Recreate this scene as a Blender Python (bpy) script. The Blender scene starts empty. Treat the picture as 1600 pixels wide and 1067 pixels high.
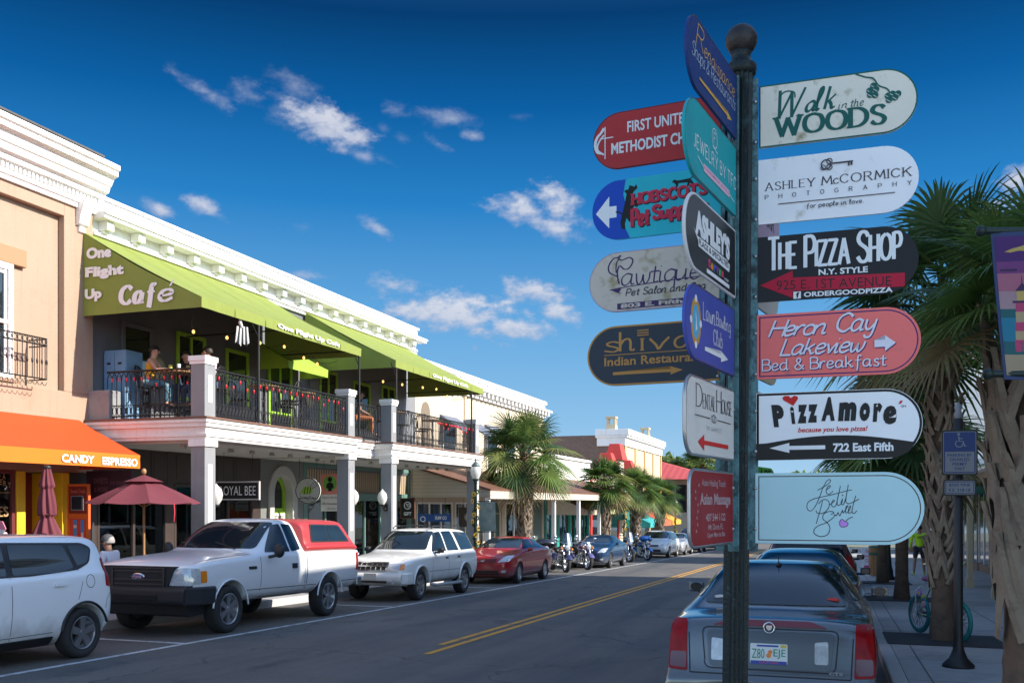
import bpy, bmesh, math, random
from math import sin, cos, pi, radians, atan2, asin, sqrt
from mathutils import Vector, Matrix
from mathutils.bvhtree import BVHTree

random.seed(7)
SC = bpy.context.scene
C = SC.collection
# ------------------------------------------------------------------ camera
F_PX, HOR, YAW, EYE = 1500.0, 787.0, radians(18.6), 1.68      # photo is 1600 x 1067
cam = bpy.data.cameras.new('camera')
cam.sensor_width = 36.0
cam.lens = 36.0 * F_PX / 1600
cam.shift_y = (HOR - 533.5) / 1600
cam.clip_end = 2000
camo = bpy.data.objects.new('camera', cam)
C.objects.link(camo)
camo.location = (0, 0, EYE)
camo.rotation_euler = (pi / 2, 0, YAW)
SC.camera = camo
CR, CF = Vector((cos(YAW), sin(YAW), 0)), Vector((-sin(YAW), cos(YAW), 0))
SLOPE = 0.0253                                                # the street runs gently downhill


def gz(y):
    return -SLOPE * y


def ray(px, py):
    return CR * ((px - 800) / F_PX) + CF + Vector((0, 0, (HOR - py) / F_PX))


def on_x(px, py, x):                                          # point of the pixel's ray on the plane X = x
    d = ray(px, py)
    return Vector((0, 0, EYE)) + d * (x / d.x)


def on_y(px, py, y):
    d = ray(px, py)
    return Vector((0, 0, EYE)) + d * (y / d.y)


# ------------------------------------------------------------------ light
SUN_EL, SUN_AZ = radians(30), radians(6)                     # azimuth from +X towards +Y
sd = Vector((cos(SUN_EL) * cos(SUN_AZ), cos(SUN_EL) * sin(SUN_AZ), sin(SUN_EL)))
sl = bpy.data.lights.new('sun', 'SUN')
sl.energy = 3.8
sl.angle = radians(0.5)
sl.color = (1.0, 0.93, 0.82)
so = bpy.data.objects.new('sun', sl)
C.objects.link(so)
so.rotation_euler = (-sd).to_track_quat('-Z', 'Y').to_euler()
SC.view_settings.view_transform = 'Standard'
SC.view_settings.look = 'None'
SC.view_settings.exposure = 1.22
SC.view_settings.gamma = 1.0
SC.cycles.max_bounces = 6
SC.cycles.transparent_max_bounces = 12
SC.cycles.use_denoising = True

W = bpy.data.worlds.new('World')
SC.world = W
W.use_nodes = True
wn, wl = W.node_tree.nodes, W.node_tree.links
wn.clear()


def N(t, **kw):
    n = wn.new(t)
    for k, v in kw.items():
        setattr(n, k, v)
    return n


def MATH(op, a, b=None, c=None, clamp=False):
    n = wn.new('ShaderNodeMath')
    n.operation = op
    n.use_clamp = clamp
    for i, v in enumerate((a, b, c)):
        if v is None:
            continue
        if isinstance(v, (int, float)):
            n.inputs[i].default_value = v
        else:
            wl.new(v, n.inputs[i])
    return n.outputs[0]


sky = N('ShaderNodeTexSky', sky_type='NISHITA', sun_disc=False)
sky.sun_elevation = SUN_EL
sky.sun_rotation = pi / 2 - SUN_AZ
sky.air_density = 1.0
sky.dust_density = 0.3
sky.ozone_density = 2.0
tc = N('ShaderNodeTexCoord')
sep = N('ShaderNodeSeparateXYZ')
wl.new(tc.outputs['Generated'], sep.inputs[0])
AZ = MATH('ARCTAN2', sep.outputs[0], sep.outputs[1])
EL = MATH('ARCSINE', sep.outputs[2])
# deep polarised blue towards the north: the sky texture is graded by height above the horizon
EXPO = 1.22
SKY_ST = 0.15
GR = 1 / (SKY_ST * 2 ** EXPO)
grade = N('ShaderNodeValToRGB')
wl.new(MATH('DIVIDE', EL, 0.7, clamp=True), grade.inputs[0])
er = grade.color_ramp
for i, (e, c) in enumerate(((0.0, (.44, .66, .86)), (.09, (.26, .53, .82)), (.188, (.13, .40, .75)), (.30, (.022, .225, .58)), (.39, (.004, .115, .37)), (.47, (.002, .048, .17)), (.56, (.02, .10, .29)))):
    q = er.elements[i] if i < 2 else er.elements.new(e / .7)
    q.position = e / .7
    q.color = tuple(v for v in c) + (1,)
gm = N('ShaderNodeMix', data_type='RGBA', blend_type='MULTIPLY')
gm.inputs['Factor'].default_value = 1.0
gm.inputs['B'].default_value = (GR, GR, GR, 1)
wl.new(grade.outputs[0], gm.inputs['A'])
zen = N('ShaderNodeMapRange', interpolation_type='SMOOTHSTEP')
wl.new(EL, zen.inputs['Value'])
zen.inputs['From Min'].default_value = .50
zen.inputs['From Max'].default_value = .75
zen.inputs['To Min'].default_value = 1.0
zen.inputs['To Max'].default_value = 0.0
hs = N('ShaderNodeMix', data_type='RGBA')
north = N('ShaderNodeMapRange', interpolation_type='SMOOTHSTEP')   # strongest across the view, fading towards the sun and behind
wl.new(MATH('ADD', MATH('MULTIPLY', sep.outputs[0], CF.x), MATH('MULTIPLY', sep.outputs[1], CF.y)), north.inputs['Value'])
north.inputs['From Min'].default_value = .35
north.inputs['From Max'].default_value = .75
wl.new(MATH('MULTIPLY', zen.outputs[0], north.outputs[0]), hs.inputs['Factor'])
wl.new(sky.outputs[0], hs.inputs['A'])
wl.new(gm.outputs['Result'], hs.inputs['B'])
nz = N('ShaderNodeTexNoise')
nz.inputs['Scale'].default_value = 19.0
nz.inputs['Detail'].default_value = 9.0
nz.inputs['Roughness'].default_value = 0.62
mp = N('ShaderNodeMapping')
mp.inputs['Scale'].default_value = (1.0, 1.0, 1.7)
wl.new(tc.outputs['Generated'], mp.inputs[0])
wl.new(mp.outputs[0], nz.inputs['Vector'])
NZ = MATH('SUBTRACT', nz.outputs['Fac'], 0.5)
nz2 = N('ShaderNodeTexNoise')
nz2.inputs['Scale'].default_value = 55.0
nz2.inputs['Detail'].default_value = 6.0
nz2.inputs['Roughness'].default_value = 0.6
wl.new(mp.outputs[0], nz2.inputs['Vector'])
NZ2 = MATH('SUBTRACT', nz2.outputs['Fac'], 0.5)
NS = MATH('ADD', MATH('MULTIPLY', NZ, 3.6), MATH('MULTIPLY', NZ2, 2.4))
# (centre px, py, half width, half height, tilt, density) of every cloud seen in the sky
CLOUDS = [(322, 145, 46, 16, -.35, .55), (395, 150, 62, 18, -.05, .5), (462, 140, 40, 22, -.4, .42), (430, 172, 40, 20, -.5, .4),
          (505, 190, 74, 25, -.22, 1.0), (614, 171, 24, 12, -.1, .5), (700, 187, 44, 13, -.1, .5), (737, 211, 20, 9, -.1, .6),
          (684, 225, 24, 9, -.3, .5), (572, 245, 20, 10, -.2, .45), (600, 250, 24, 7, -.3, .35), (598, 200, 12, 8, 0, .3), (628, 218, 14, 8, -.2, .3),
          (318, 320, 30, 14, -.3, .75), (248, 327, 24, 10, -.3, .6), (592, 358, 22, 11, -.4, .65), (476, 355, 18, 8, 0, .25),
          (870, 322, 36, 32, -.5, 1.0), (815, 328, 52, 17, -.12, .95), (860, 352, 44, 16, -.35, .85), (490, 432, 44, 8, -.05, .55),
          (610, 448, 40, 18, -.1, .8), (640, 484, 60, 24, -.12, 1.0), (715, 492, 86, 32, -.18, 1.1), (800, 512, 62, 16, -.15, .95),
          (836, 454, 46, 16, -.15, .95), (884, 493, 30, 15, -.35, .95), (1594, 280, 30, 26, .3, .8), (1650, 330, 90, 60, .2, .9),
          (-60, 420, 80, 26, 0, .8), (1850, 480, 140, 50, 0, .9), (812, 182, 18, 6, 0, .35), (775, 480, 30, 12, 0, .4)]
tot = None
shd = None
for (px, py, hw, hh, tl, den) in CLOUDS:
    d = ray(px, py).normalized()
    a0, e0 = atan2(d.x, d.y), asin(d.z)
    k = 1.0 / (F_PX * (1 + ((px - 800) / F_PX) ** 2)) * 1.0
    ce = cos(e0)
    ra, re_ = hw * k * 1.32, hh / F_PX * 1.3 / (1 + ((px - 800) / F_PX) ** 2) ** .5
    da = MATH('SUBTRACT', AZ, a0)
    de = MATH('SUBTRACT', EL, e0)
    u = MATH('DIVIDE', da, ra)
    v = MATH('DIVIDE', MATH('SUBTRACT', de, MATH('MULTIPLY', da, tl)), re_)
    r2 = MATH('ADD', MATH('MULTIPLY', u, u), MATH('MULTIPLY', v, v))
    m = MATH('MULTIPLY', MATH('SUBTRACT', 1.0, MATH('ADD', MATH('POWER', r2, .6), MATH('MULTIPLY', NS, -0.74))), den * .95, clamp=True)
    s = MATH('MULTIPLY', m, MATH('ADD', MATH('MULTIPLY', v, .35), .62, clamp=True))
    tot = m if tot is None else MATH('MAXIMUM', tot, m)
    shd = s if shd is None else MATH('MAXIMUM', shd, s)
dens = N('ShaderNodeMapRange', interpolation_type='SMOOTHSTEP')
wl.new(tot, dens.inputs['Value'])
dens.inputs['From Min'].default_value = 0.02
dens.inputs['From Max'].default_value = 1.0
dens.inputs['To Max'].default_value = 0.9
cmix = N('ShaderNodeMix', data_type='RGBA')
wl.new(shd, cmix.inputs['Factor'])
cmix.inputs['A'].default_value = (.36 * GR, .43 * GR, .62 * GR, 1)
cmix.inputs['B'].default_value = (.84 * GR, .85 * GR, .90 * GR, 1)
smix = N('ShaderNodeMix', data_type='RGBA')
wl.new(dens.outputs[0], smix.inputs['Factor'])
wl.new(hs.outputs['Result'], smix.inputs['A'])
wl.new(cmix.outputs['Result'], smix.inputs['B'])
bg = N('ShaderNodeBackground')
bg.inputs['Strength'].default_value = SKY_ST
wl.new(smix.outputs['Result'], bg.inputs['Color'])
wo = N('ShaderNodeOutputWorld')
wl.new(bg.outputs[0], wo.inputs['Surface'])

# ------------------------------------------------------------------ materials
_mats = {}


def M(name, col=(.5, .5, .5), rough=.6, metal=0., var=.12, scale=6., bump=0., bscale=60., coat=0., trans=0., emit=None, est=1., grime=None, gscale=2., gth=.55, spec=None, streak=None, tex=None, tscale=1., tcol=None):
    """procedural material; later calls with the name alone fetch it"""
    if name in _mats:
        return _mats[name]
    m = bpy.data.materials.new(name)
    m.use_nodes = True
    nt = m.node_tree
    p = nt.nodes['Principled BSDF']
    L = nt.links
    tcn = nt.nodes.new('ShaderNodeTexCoord')
    co = tcn.outputs['Object']
    n1 = nt.nodes.new('ShaderNodeTexNoise')
    n1.inputs['Scale'].default_value = scale
    n1.inputs['Detail'].default_value = 5
    L.new(co, n1.inputs['Vector'])
    mx = nt.nodes.new('ShaderNodeMix')
    mx.data_type = 'RGBA'
    mx.inputs['A'].default_value = tuple(min(1, c * (1 - var)) for c in col) + (1,)
    mx.inputs['B'].default_value = tuple(min(1, c * (1 + var)) for c in col) + (1,)
    L.new(n1.outputs['Fac'], mx.inputs['Factor'])
    out = mx.outputs['Result']
    if tex:
        if tex == 'brick':
            b = nt.nodes.new('ShaderNodeTexBrick')
            b.inputs['Scale'].default_value = tscale
            b.inputs['Mortar Size'].default_value = .015
            b.inputs['Color1'].default_value = tuple(col) + (1,)
            b.inputs['Color2'].default_value = tuple(c * .7 for c in col) + (1,)
            b.inputs['Mortar'].default_value = tuple(tcol or (.3, .28, .25)) + (1,)
            mpn = nt.nodes.new('ShaderNodeMapping')
            mpn.inputs['Rotation'].default_value = (pi / 2, 0, 0)
            L.new(co, mpn.inputs[0])
            L.new(mpn.outputs[0], b.inputs['Vector'])
            f = b.outputs['Color']
            m2 = nt.nodes.new('ShaderNodeMix')
            m2.data_type = 'RGBA'
            m2.blend_type = 'MULTIPLY'
            m2.inputs['Factor'].default_value = .5
            L.new(f, m2.inputs['A'])
            L.new(out, m2.inputs['B'])
            out = f
        else:                                                 # bands along one axis
            sp = nt.nodes.new('ShaderNodeSeparateXYZ')
            L.new(co, sp.inputs[0])
            q = nt.nodes.new('ShaderNodeMath')
            q.operation = 'MULTIPLY'
            q.inputs[1].default_value = tscale
            L.new(sp.outputs['XYZ'.index(tex)], q.inputs[0])
            q2 = nt.nodes.new('ShaderNodeMath')
            q2.operation = 'FRACT'
            L.new(q.outputs[0], q2.inputs[0])
            q3 = nt.nodes.new('ShaderNodeMath')
            q3.operation = 'GREATER_THAN'
            q3.inputs[1].default_value = .5
            L.new(q2.outputs[0], q3.inputs[0])
            m2 = nt.nodes.new('ShaderNodeMix')
            m2.data_type = 'RGBA'
            L.new(q3.outputs[0], m2.inputs['Factor'])
            L.new(out, m2.inputs['A'])
            m2.inputs['B'].default_value = tuple(tcol) + (1,)
            out = m2.outputs['Result']
    if grime:
        n2 = nt.nodes.new('ShaderNodeTexNoise')
        n2.inputs['Scale'].default_value = gscale
        n2.inputs['Detail'].default_value = 8
        n2.inputs['Roughness'].default_value = .68
        L.new(co, n2.inputs['Vector'])
        mr = nt.nodes.new('ShaderNodeMapRange')
        mr.inputs['From Min'].default_value = gth
        mr.inputs['From Max'].default_value = gth + .16
        L.new(n2.outputs['Fac'], mr.inputs['Value'])
        m3 = nt.nodes.new('ShaderNodeMix')
        m3.data_type = 'RGBA'
        L.new(mr.outputs[0], m3.inputs['Factor'])
        L.new(out, m3.inputs['A'])
        m3.inputs['B'].default_value = tuple(grime) + (1,)
        out = m3.outputs['Result']
    if streak:                                                # rain streaks run down the surface
        mpn = nt.nodes.new('ShaderNodeMapping')
        mpn.inputs['Scale'].default_value = (5, 5, .35)
        L.new(co, mpn.inputs[0])
        n4 = nt.nodes.new('ShaderNodeTexNoise')
        n4.inputs['Scale'].default_value = 1.6
        n4.inputs['Detail'].default_value = 7
        n4.inputs['Roughness'].default_value = .7
        L.new(mpn.outputs[0], n4.inputs['Vector'])
        mr = nt.nodes.new('ShaderNodeMapRange')
        mr.inputs['From Min'].default_value = .52
        mr.inputs['From Max'].default_value = .80
        mr.inputs['To Max'].default_value = streak
        L.new(n4.outputs['Fac'], mr.inputs['Value'])
        m4 = nt.nodes.new('ShaderNodeMix')
        m4.data_type = 'RGBA'
        m4.blend_type = 'MULTIPLY'
        L.new(mr.outputs[0], m4.inputs['Factor'])
        L.new(out, m4.inputs['A'])
        m4.inputs['B'].default_value = (.42, .38, .33, 1)
        out = m4.outputs['Result']
    L.new(out, p.inputs['Base Color'])
    p.inputs['Roughness'].default_value = rough
    p.inputs['Metallic'].default_value = metal
    p.inputs['Coat Weight'].default_value = coat
    p.inputs['Coat Roughness'].default_value = .04
    if spec is not None:
        p.inputs['Specular IOR Level'].default_value = spec
    if bump:
        n3 = nt.nodes.new('ShaderNodeTexNoise')
        n3.inputs['Scale'].default_value = bscale
        n3.inputs['Detail'].default_value = 4
        L.new(co, n3.inputs['Vector'])
        bp = nt.nodes.new('ShaderNodeBump')
        bp.inputs['Strength'].default_value = bump
        bp.inputs['Distance'].default_value = .02
        L.new(n3.outputs['Fac'], bp.inputs['Height'])
        L.new(bp.outputs[0], p.inputs['Normal'])
    if emit:
        p.inputs['Emission Color'].default_value = tuple(emit) + (1,)
        p.inputs['Emission Strength'].default_value = est
    if trans:                                                 # leaves and cloth that let some light through
        t = nt.nodes.new('ShaderNodeBsdfTranslucent')
        L.new(out, t.inputs['Color'])
        ms = nt.nodes.new('ShaderNodeMixShader')
        ms.inputs[0].default_value = trans
        L.new(p.outputs[0], ms.inputs[1])
        L.new(t.outputs[0], ms.inputs[2])
        L.new(ms.outputs[0], nt.nodes['Material Output'].inputs['Surface'])
    _mats[name] = m
    return m


def glass_mat(name, tint=(.6, .7, .7), rough=.02, clear=.5):
    if name in _mats:
        return _mats[name]
    m = bpy.data.materials.new(name)
    m.use_nodes = True
    nt = m.node_tree
    nt.nodes.remove(nt.nodes['Principled BSDF'])
    g = nt.nodes.new('ShaderNodeBsdfGlossy')
    g.inputs['Roughness'].default_value = rough
    g.inputs['Color'].default_value = (.95, .97, 1, 1)
    t = nt.nodes.new('ShaderNodeBsdfTransparent')
    t.inputs['Color'].default_value = tuple(tint) + (1,)
    fr = nt.nodes.new('ShaderNodeFresnel')
    fr.inputs['IOR'].default_value = 1.62
    ms = nt.nodes.new('ShaderNodeMixShader')
    nt.links.new(fr.outputs[0], ms.inputs[0])
    nt.links.new(t.outputs[0], ms.inputs[1])
    nt.links.new(g.outputs[0], ms.inputs[2])
    nt.links.new(ms.outputs[0], nt.nodes['Material Output'].inputs['Surface'])
    _mats[name] = m
    return m


# ------------------------------------------------------------------ mesh builder
class MB:
    def __init__(s):
        s.v, s.f, s.m, s.s = [], [], [], []
        s.T = Matrix()

    def add(s, vs, fs, mi=0, sm=False):
        o = len(s.v)
        s.v += [tuple(s.T @ Vector(p)) for p in vs]
        for f in fs:
            s.f.append(tuple(o + i for i in f))
            s.m.append(mi)
            s.s.append(sm)
        return s

    def box(s, x0, x1, y0, y1, z0, z1, mi=0):
        v = [(x, y, z) for z in (z0, z1) for y in (y0, y1) for x in (x0, x1)]
        return s.add(v, [(0, 2, 3, 1), (4, 5, 7, 6), (0, 1, 5, 4), (2, 6, 7, 3), (0, 4, 6, 2), (1, 3, 7, 5)], mi)

    def hexa(s, lo, hi, mi=0):                                # two quads, bottom and top, same order
        return s.add(list(lo) + list(hi), [(3, 2, 1, 0), (4, 5, 6, 7), (0, 1, 5, 4), (1, 2, 6, 5), (2, 3, 7, 6), (3, 0, 4, 7)], mi)

    def prism(s, poly, ax, a, b, mi=0, sm=False):
        def P(p, t):
            return (t, p[0], p[1]) if ax == 'x' else (p[0], t, p[1]) if ax == 'y' else (p[0], p[1], t)
        n = len(poly)
        v = [P(p, a) for p in poly] + [P(p, b) for p in poly]
        s.add(v, [(i, (i + 1) % n, n + (i + 1) % n, n + i) for i in range(n)], mi, sm)
        return s.add(v, [tuple(range(n))[::-1], tuple(range(n, 2 * n))], mi)

    def cyl(s, p0, p1, r0, r1=None, n=12, mi=0, caps=True, sm=True):
        return s.tube([p0, p1], [r0, r0 if r1 is None else r1], n, mi, caps, sm)

    def tube(s, pts, r, n=8, mi=0, caps=True, sm=True, closed=False):
        pts = [Vector(p) for p in pts]
        if not isinstance(r, (list, tuple)):
            r = [r] * len(pts)
        k = len(pts)
        t0 = (pts[1] - pts[0]).normalized()
        a = t0.orthogonal().normalized()
        vs = []
        for i, p in enumerate(pts):
            if closed:
                t = (pts[(i + 1) % k] - pts[i - 1]).normalized()
            else:
                t = (pts[min(i + 1, k - 1)] - pts[max(i - 1, 0)]).normalized()
            a = (a - t * a.dot(t))
            a = a.normalized() if a.length > 1e-6 else t.orthogonal().normalized()
            b = t.cross(a)
            for j in range(n):
                q = 2 * pi * j / n
                vs.append(p + (a * cos(q) + b * sin(q)) * r[i])
        fs = []
        for i in range(k if closed else k - 1):
            i2 = (i + 1) % k
            for j in range(n):
                fs.append((i * n + j, i * n + (j + 1) % n, i2 * n + (j + 1) % n, i2 * n + j))
        s.add(vs, fs, mi, sm)
        if caps and not closed:
            s.add(vs[:n], [tuple(range(n))[::-1]], mi)
            s.add(vs[-n:], [tuple(range(n))], mi)
        return s

    def lathe(s, prof, n=24, c=(0, 0, 0), ax='z', mi=0, sm=True, a0=0, a1=2 * pi):
        vs, fs = [], []
        full = abs(a1 - a0 - 2 * pi) < 1e-6
        k = n if full else n + 1
        for (r, z) in prof:
            for j in range(k):
                q = a0 + (a1 - a0) * j / n
                p = (r * cos(q), r * sin(q), z)
                p = p if ax == 'z' else (p[2], p[0], p[1]) if ax == 'x' else (p[1], p[2], p[0])
                vs.append((p[0] + c[0], p[1] + c[1], p[2] + c[2]))
        for i in range(len(prof) - 1):
            for j in range(n):
                j2 = (j + 1) % k
                fs.append((i * k + j, i * k + j2, (i + 1) * k + j2, (i + 1) * k + j))
        s.add(vs, fs, mi, sm)
        return s

    def ball(s, c, r, n=12, mi=0, m=8, sm=True):
        r = (r, r, r) if not isinstance(r, (tuple, list)) else r
        vs, fs = [], []
        for i in range(m + 1):
            t = pi * i / m
            for j in range(n):
                q = 2 * pi * j / n
                vs.append((c[0] + r[0] * sin(t) * cos(q), c[1] + r[1] * sin(t) * sin(q), c[2] - r[2] * cos(t)))
        for i in range(m):
            for j in range(n):
                fs.append((i * n + j, i * n + (j + 1) % n, (i + 1) * n + (j + 1) % n, (i + 1) * n + j))
        return s.add(vs, fs, mi, sm)

    def grid(s, fn, nu, nv, mi=0, sm=True):
        vs = [fn(i / nu, j / nv) for j in range(nv + 1) for i in range(nu + 1)]
        w = nu + 1
        return s.add(vs, [(j * w + i, j * w + i + 1, (j + 1) * w + i + 1, (j + 1) * w + i) for j in range(nv) for i in range(nu)], mi, sm)

    def quad(s, a, b, c, d, mi=0):
        return s.add([a, b, c, d], [(0, 1, 2, 3)], mi)

    def mesh(s, name, mats):
        me = bpy.data.meshes.new(name)
        me.from_pydata(s.v, [], s.f)
        for m in mats:
            me.materials.append(m)
        me.polygons.foreach_set('material_index', s.m)
        me.polygons.foreach_set('use_smooth', s.s)
        me.update()
        return me

    def build(s, name, mats, parent=None, bev=0., weld=False, loc=None):
        if not isinstance(mats, (list, tuple)):
            mats = [mats]
        me = s.mesh(name, mats)
        if weld:
            bm = bmesh.new()
            bm.from_mesh(me)
            bmesh.ops.remove_doubles(bm, verts=bm.verts, dist=1e-5)
            bmesh.ops.recalc_face_normals(bm, faces=bm.faces)
            bm.to_mesh(me)
            bm.free()
        return link(name, me, parent, bev, loc)


def link(name, me, parent=None, bev=0., loc=None):
    o = bpy.data.objects.new(name, me)
    C.objects.link(o)
    if parent is not None:
        o.parent = parent
    if loc is not None:
        o.location = loc
    if bev:
        b = o.modifiers.new('bevel', 'BEVEL')
        b.width = bev
        b.segments = 2
        b.limit_method = 'ANGLE'
        b.angle_limit = radians(40)
        b.harden_normals = False
    return o


def tag(o, label, cat, group=None):
    o['label'] = label
    o['category'] = cat
    if group:
        o['group'] = group
    return o


def thing(name, label, cat, loc=(0, 0, 0), rotz=0., group=None, rx=0.):
    o = bpy.data.objects.new(name, None)
    C.objects.link(o)
    o.empty_display_size = .2
    o.location = loc
    o.rotation_euler = (rx, 0, rotz)
    return tag(o, label, cat, group)


def setting(o, kind='structure'):
    o['kind'] = kind
    return o


def dup(root, loc, rotz, label, group=None, scale=None, rx=None):
    def cp(o, par):
        c = o.copy()
        C.objects.link(c)
        if par is not None:
            c.parent = par
        for ch in list(o.children):
            cp(ch, c)
        return c
    r = cp(root, None)
    r.location = loc
    r.rotation_euler.z = rotz
    if rx is not None:
        r.rotation_euler.x = rx
    if scale:
        r.scale = scale
    r['label'] = label
    if group:
        r['group'] = group
    return r


# ------------------------------------------------------------------ lettering
_tc = {}


def glyphs(txt, bold=0., space=1.):
    k = (txt, bold, space)
    if k not in _tc:
        cu = bpy.data.curves.new('lettering', 'FONT')
        cu.body = txt
        cu.size = 1
        cu.offset = bold
        cu.space_character = space
        cu.resolution_u = 3
        ob = bpy.data.objects.new('lettering', cu)
        me = bpy.data.meshes.new_from_object(ob)
        vs = [tuple(v.co) for v in me.vertices]
        fs = [tuple(p.vertices) for p in me.polygons]
        bpy.data.objects.remove(ob)
        bpy.data.meshes.remove(me)
        _tc[k] = (vs, fs)
    return _tc[k]


GL = {  # single-stroke alphabet on a grid of 10 to the cap height; '~' strokes are smooth curves
    'A': '0,0 4,10 8,0|1.4,3.4 6.6,3.4', 'B': '0,0 0,10|~0,10 4.5,9.8 5.6,7.7 4.3,5.5 0,5.3|~0,5.3 5,5 6.4,2.7 5,.3 0,0', 'C': '~7.5,8 4.5,10 1,8.2 0,5 1,1.8 4.5,0 7.5,2',
    'D': '0,0 0,10|~0,10 4.5,9.6 7.4,7 7.4,3 4.5,.4 0,0', 'E': '6,10 0,10 0,0 6,0|0,5.2 4.6,5.2', 'F': '6,10 0,10 0,0|0,5.2 4.6,5.2', 'G': '~7.5,8 4.5,10 1,8.2 0,5 1,1.8 4.5,0 7.5,1.5|7.5,1.5 7.5,4.6 4.8,4.6',
    'H': '0,0 0,10|7,0 7,10|0,5.2 7,5.2', 'I': '0,0 0,10', 'J': '~4,10 4,3 3.4,.8 1.8,0 0,1.2', 'K': '0,0 0,10|6.5,10 0,4.4|2.4,6.2 7,0', 'L': '0,10 0,0 5.6,0', 'M': '0,0 1,10 4.5,2 8,10 9,0',
    'N': '0,0 0,10 7,0 7,10', 'O': '~4.5,10 1.2,8.6 0,5 1.2,1.4 4.5,0 7.8,1.4 9,5 7.8,8.6 4.5,10', 'P': '0,0 0,10|~0,10 4.6,9.8 6.2,7.3 4.6,4.8 0,4.5', 'Q': '~4.5,10 1.2,8.6 0,5 1.2,1.4 4.5,0 7.8,1.4 9,5 7.8,8.6 4.5,10|5.4,2.4 8.6,-1',
    'R': '0,0 0,10|~0,10 4.6,9.8 6.1,7.5 4.6,5.2 0,5|3.2,5 7,0', 'S': '~6,8.3 4.6,9.8 2,9.8 .5,8 1.4,6.2 4.8,4.4 6.2,2.4 4.8,.3 2,.1 0,1.8', 'T': '3.8,0 3.8,10|0,10 7.6,10', 'U': '~0,10 0,3.5 1.2,.7 3.6,0 6,.7 7.2,3.5 7.2,10',
    'V': '0,10 4,0 8,10', 'W': '0,10 3,0 6,9 9,0 12,10', 'X': '0,0 7,10|0,10 7,0', 'Y': '0,10 3.8,4.6 7.6,10|3.8,4.6 3.8,0', 'Z': '0,10 6.6,10 0,0 6.6,0',
    'a': '~5,5.6 2.8,6.4 .6,5 0,2.6 .9,.5 2.8,.3 4.6,2.4 5.2,5.6|~5.2,6 5,2 5.4,.4 6.8,.8', 'b': '~0,10 0,0|~0,3.6 1.4,6 3.6,6.2 5,3.8 4.2,.8 2,0 0,1.6', 'c': '~4.8,5.2 2.8,6.4 .6,5 0,2.8 .8,.6 2.8,0 5,1.2', 'd': '~5,5.6 2.8,6.4 .6,5 0,2.6 .9,.5 2.8,.2 4.8,2|~5.2,10 5.1,2 5.5,.3 6.6,.7',
    'e': '~0.3,3 3.6,3.4 4.7,4.8 3.4,6.3 1.2,5.6 .1,3 .9,.6 2.8,0 5.4,1.6', 'f': '~5,9 3.8,10 2.6,9 2.2,6 2,0 1.6,-3|0.4,5.8 4.2,5.8', 'g': '~5,5.6 2.8,6.4 .6,5 0,2.6 .9,.6 2.8,.4 4.8,2.4|~5.2,6 5,-1 4,-3.6 2,-3.8 .6,-2.4', 'h': '~0,10 0,0|~0,3 1.6,5.6 3.6,6.2 4.6,4.6 4.6,1 5.4,.2 6.4,.8',
    'i': '~0,6 0,1 .8,0 1.8,.8|~0,8.4 .3,8.8', 'j': '~2,6 2,-1 1.2,-3.4 -.6,-3.2|~2,8.4 2.3,8.8', 'k': '~0,10 0,0|~4.4,6.2 1,3.4 0,3|~1.4,3.6 3,2 4,.2 5.6,.8', 'l': '~0,3 2,7.4 2,9.8 .8,10 .2,7.4 .3,1.4 1.2,0 2.4,.8', 'm': '~0,6 0,0|~0,3.4 1.4,5.8 3,6 3.4,4.4 3.4,0|~3.4,3.4 4.8,5.8 6.4,6 6.8,4.4 6.8,1 7.6,.2 8.6,.8', 'n': '~0,6 0,0|~0,3.2 1.6,5.8 3.6,6.2 4.4,4.6 4.4,1 5.2,.2 6.2,.8',
    'o': '~2.6,6.3 .6,5.2 0,3 .8,.7 2.6,0 4.4,.8 5.2,3 4.5,5.3 2.6,6.3', 'p': '~0,6 0,-3.8|~0,3.6 1.4,6 3.6,6.2 5,3.8 4.2,.8 2,0 0,1.6', 'q': '~5,5.6 2.8,6.4 .6,5 0,2.6 .9,.5 2.8,.3 4.8,2.4|~5.2,6 5.2,-3.8', 'r': '~0,6 0,0|~0,3 1.4,5.6 2.8,6.3 4,5.6', 's': '~4,5.4 2.4,6.3 .8,5.4 1.2,4 3.2,2.6 3.8,1.2 2.4,0 0,.9', 't': '~2,9 1.8,2 2.2,.3 4,.8|0,6.2 4.2,6.2',
    'u': '~0,6 0,1.8 1,.2 2.8,.6 4.4,3|~4.6,6 4.6,1.2 5.2,.2 6.2,.8', 'v': '~0,6 1.6,2.4 2.3,0 3.4,3 5,6.2', 'w': '~0,6 .6,1.6 1.8,0 3.2,2 3.6,5 4,1.8 5.2,0 6.8,2.4 7,6.2', 'x': '0,6 5,0|0,0 5,6', 'y': '~0,6 .2,2.4 1.4,.6 3,1 4.6,3.6|~5,6 4.6,-1 3.6,-3.6 1.6,-3.6 .6,-2.2', 'z': '0,6 4.6,6 0,0 4.8,0', '&': '~7,0 2,6 1.4,8.4 2.8,10 4.4,8.8 3.8,6.6 1,4 0,2 1.4,.1 4,.2 6.8,3.8', '.': '0,0 .5,0', '!': '0,3 0,10|0,0 .4,0', ',': '.5,.4 0,-1.4', "'": '0,10 0,8', '0': '~3,10 .6,8 0,5 .6,2 3,0 5.4,2 6,5 5.4,8 3,10', '1': '0,8 2,10 2,0',
    '5': '5,10 .6,10 .2,5.8|~.2,5.8 3,6.4 5.4,4.6 5.4,2 3,0 0,1', '8': '~3,10 .8,9 .8,6.4 3,5.4 5.2,6.4 5.2,9 3,10|~3,5.4 .3,4 .3,1.2 3,0 5.7,1.2 5.7,4 3,5.4'}


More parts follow.
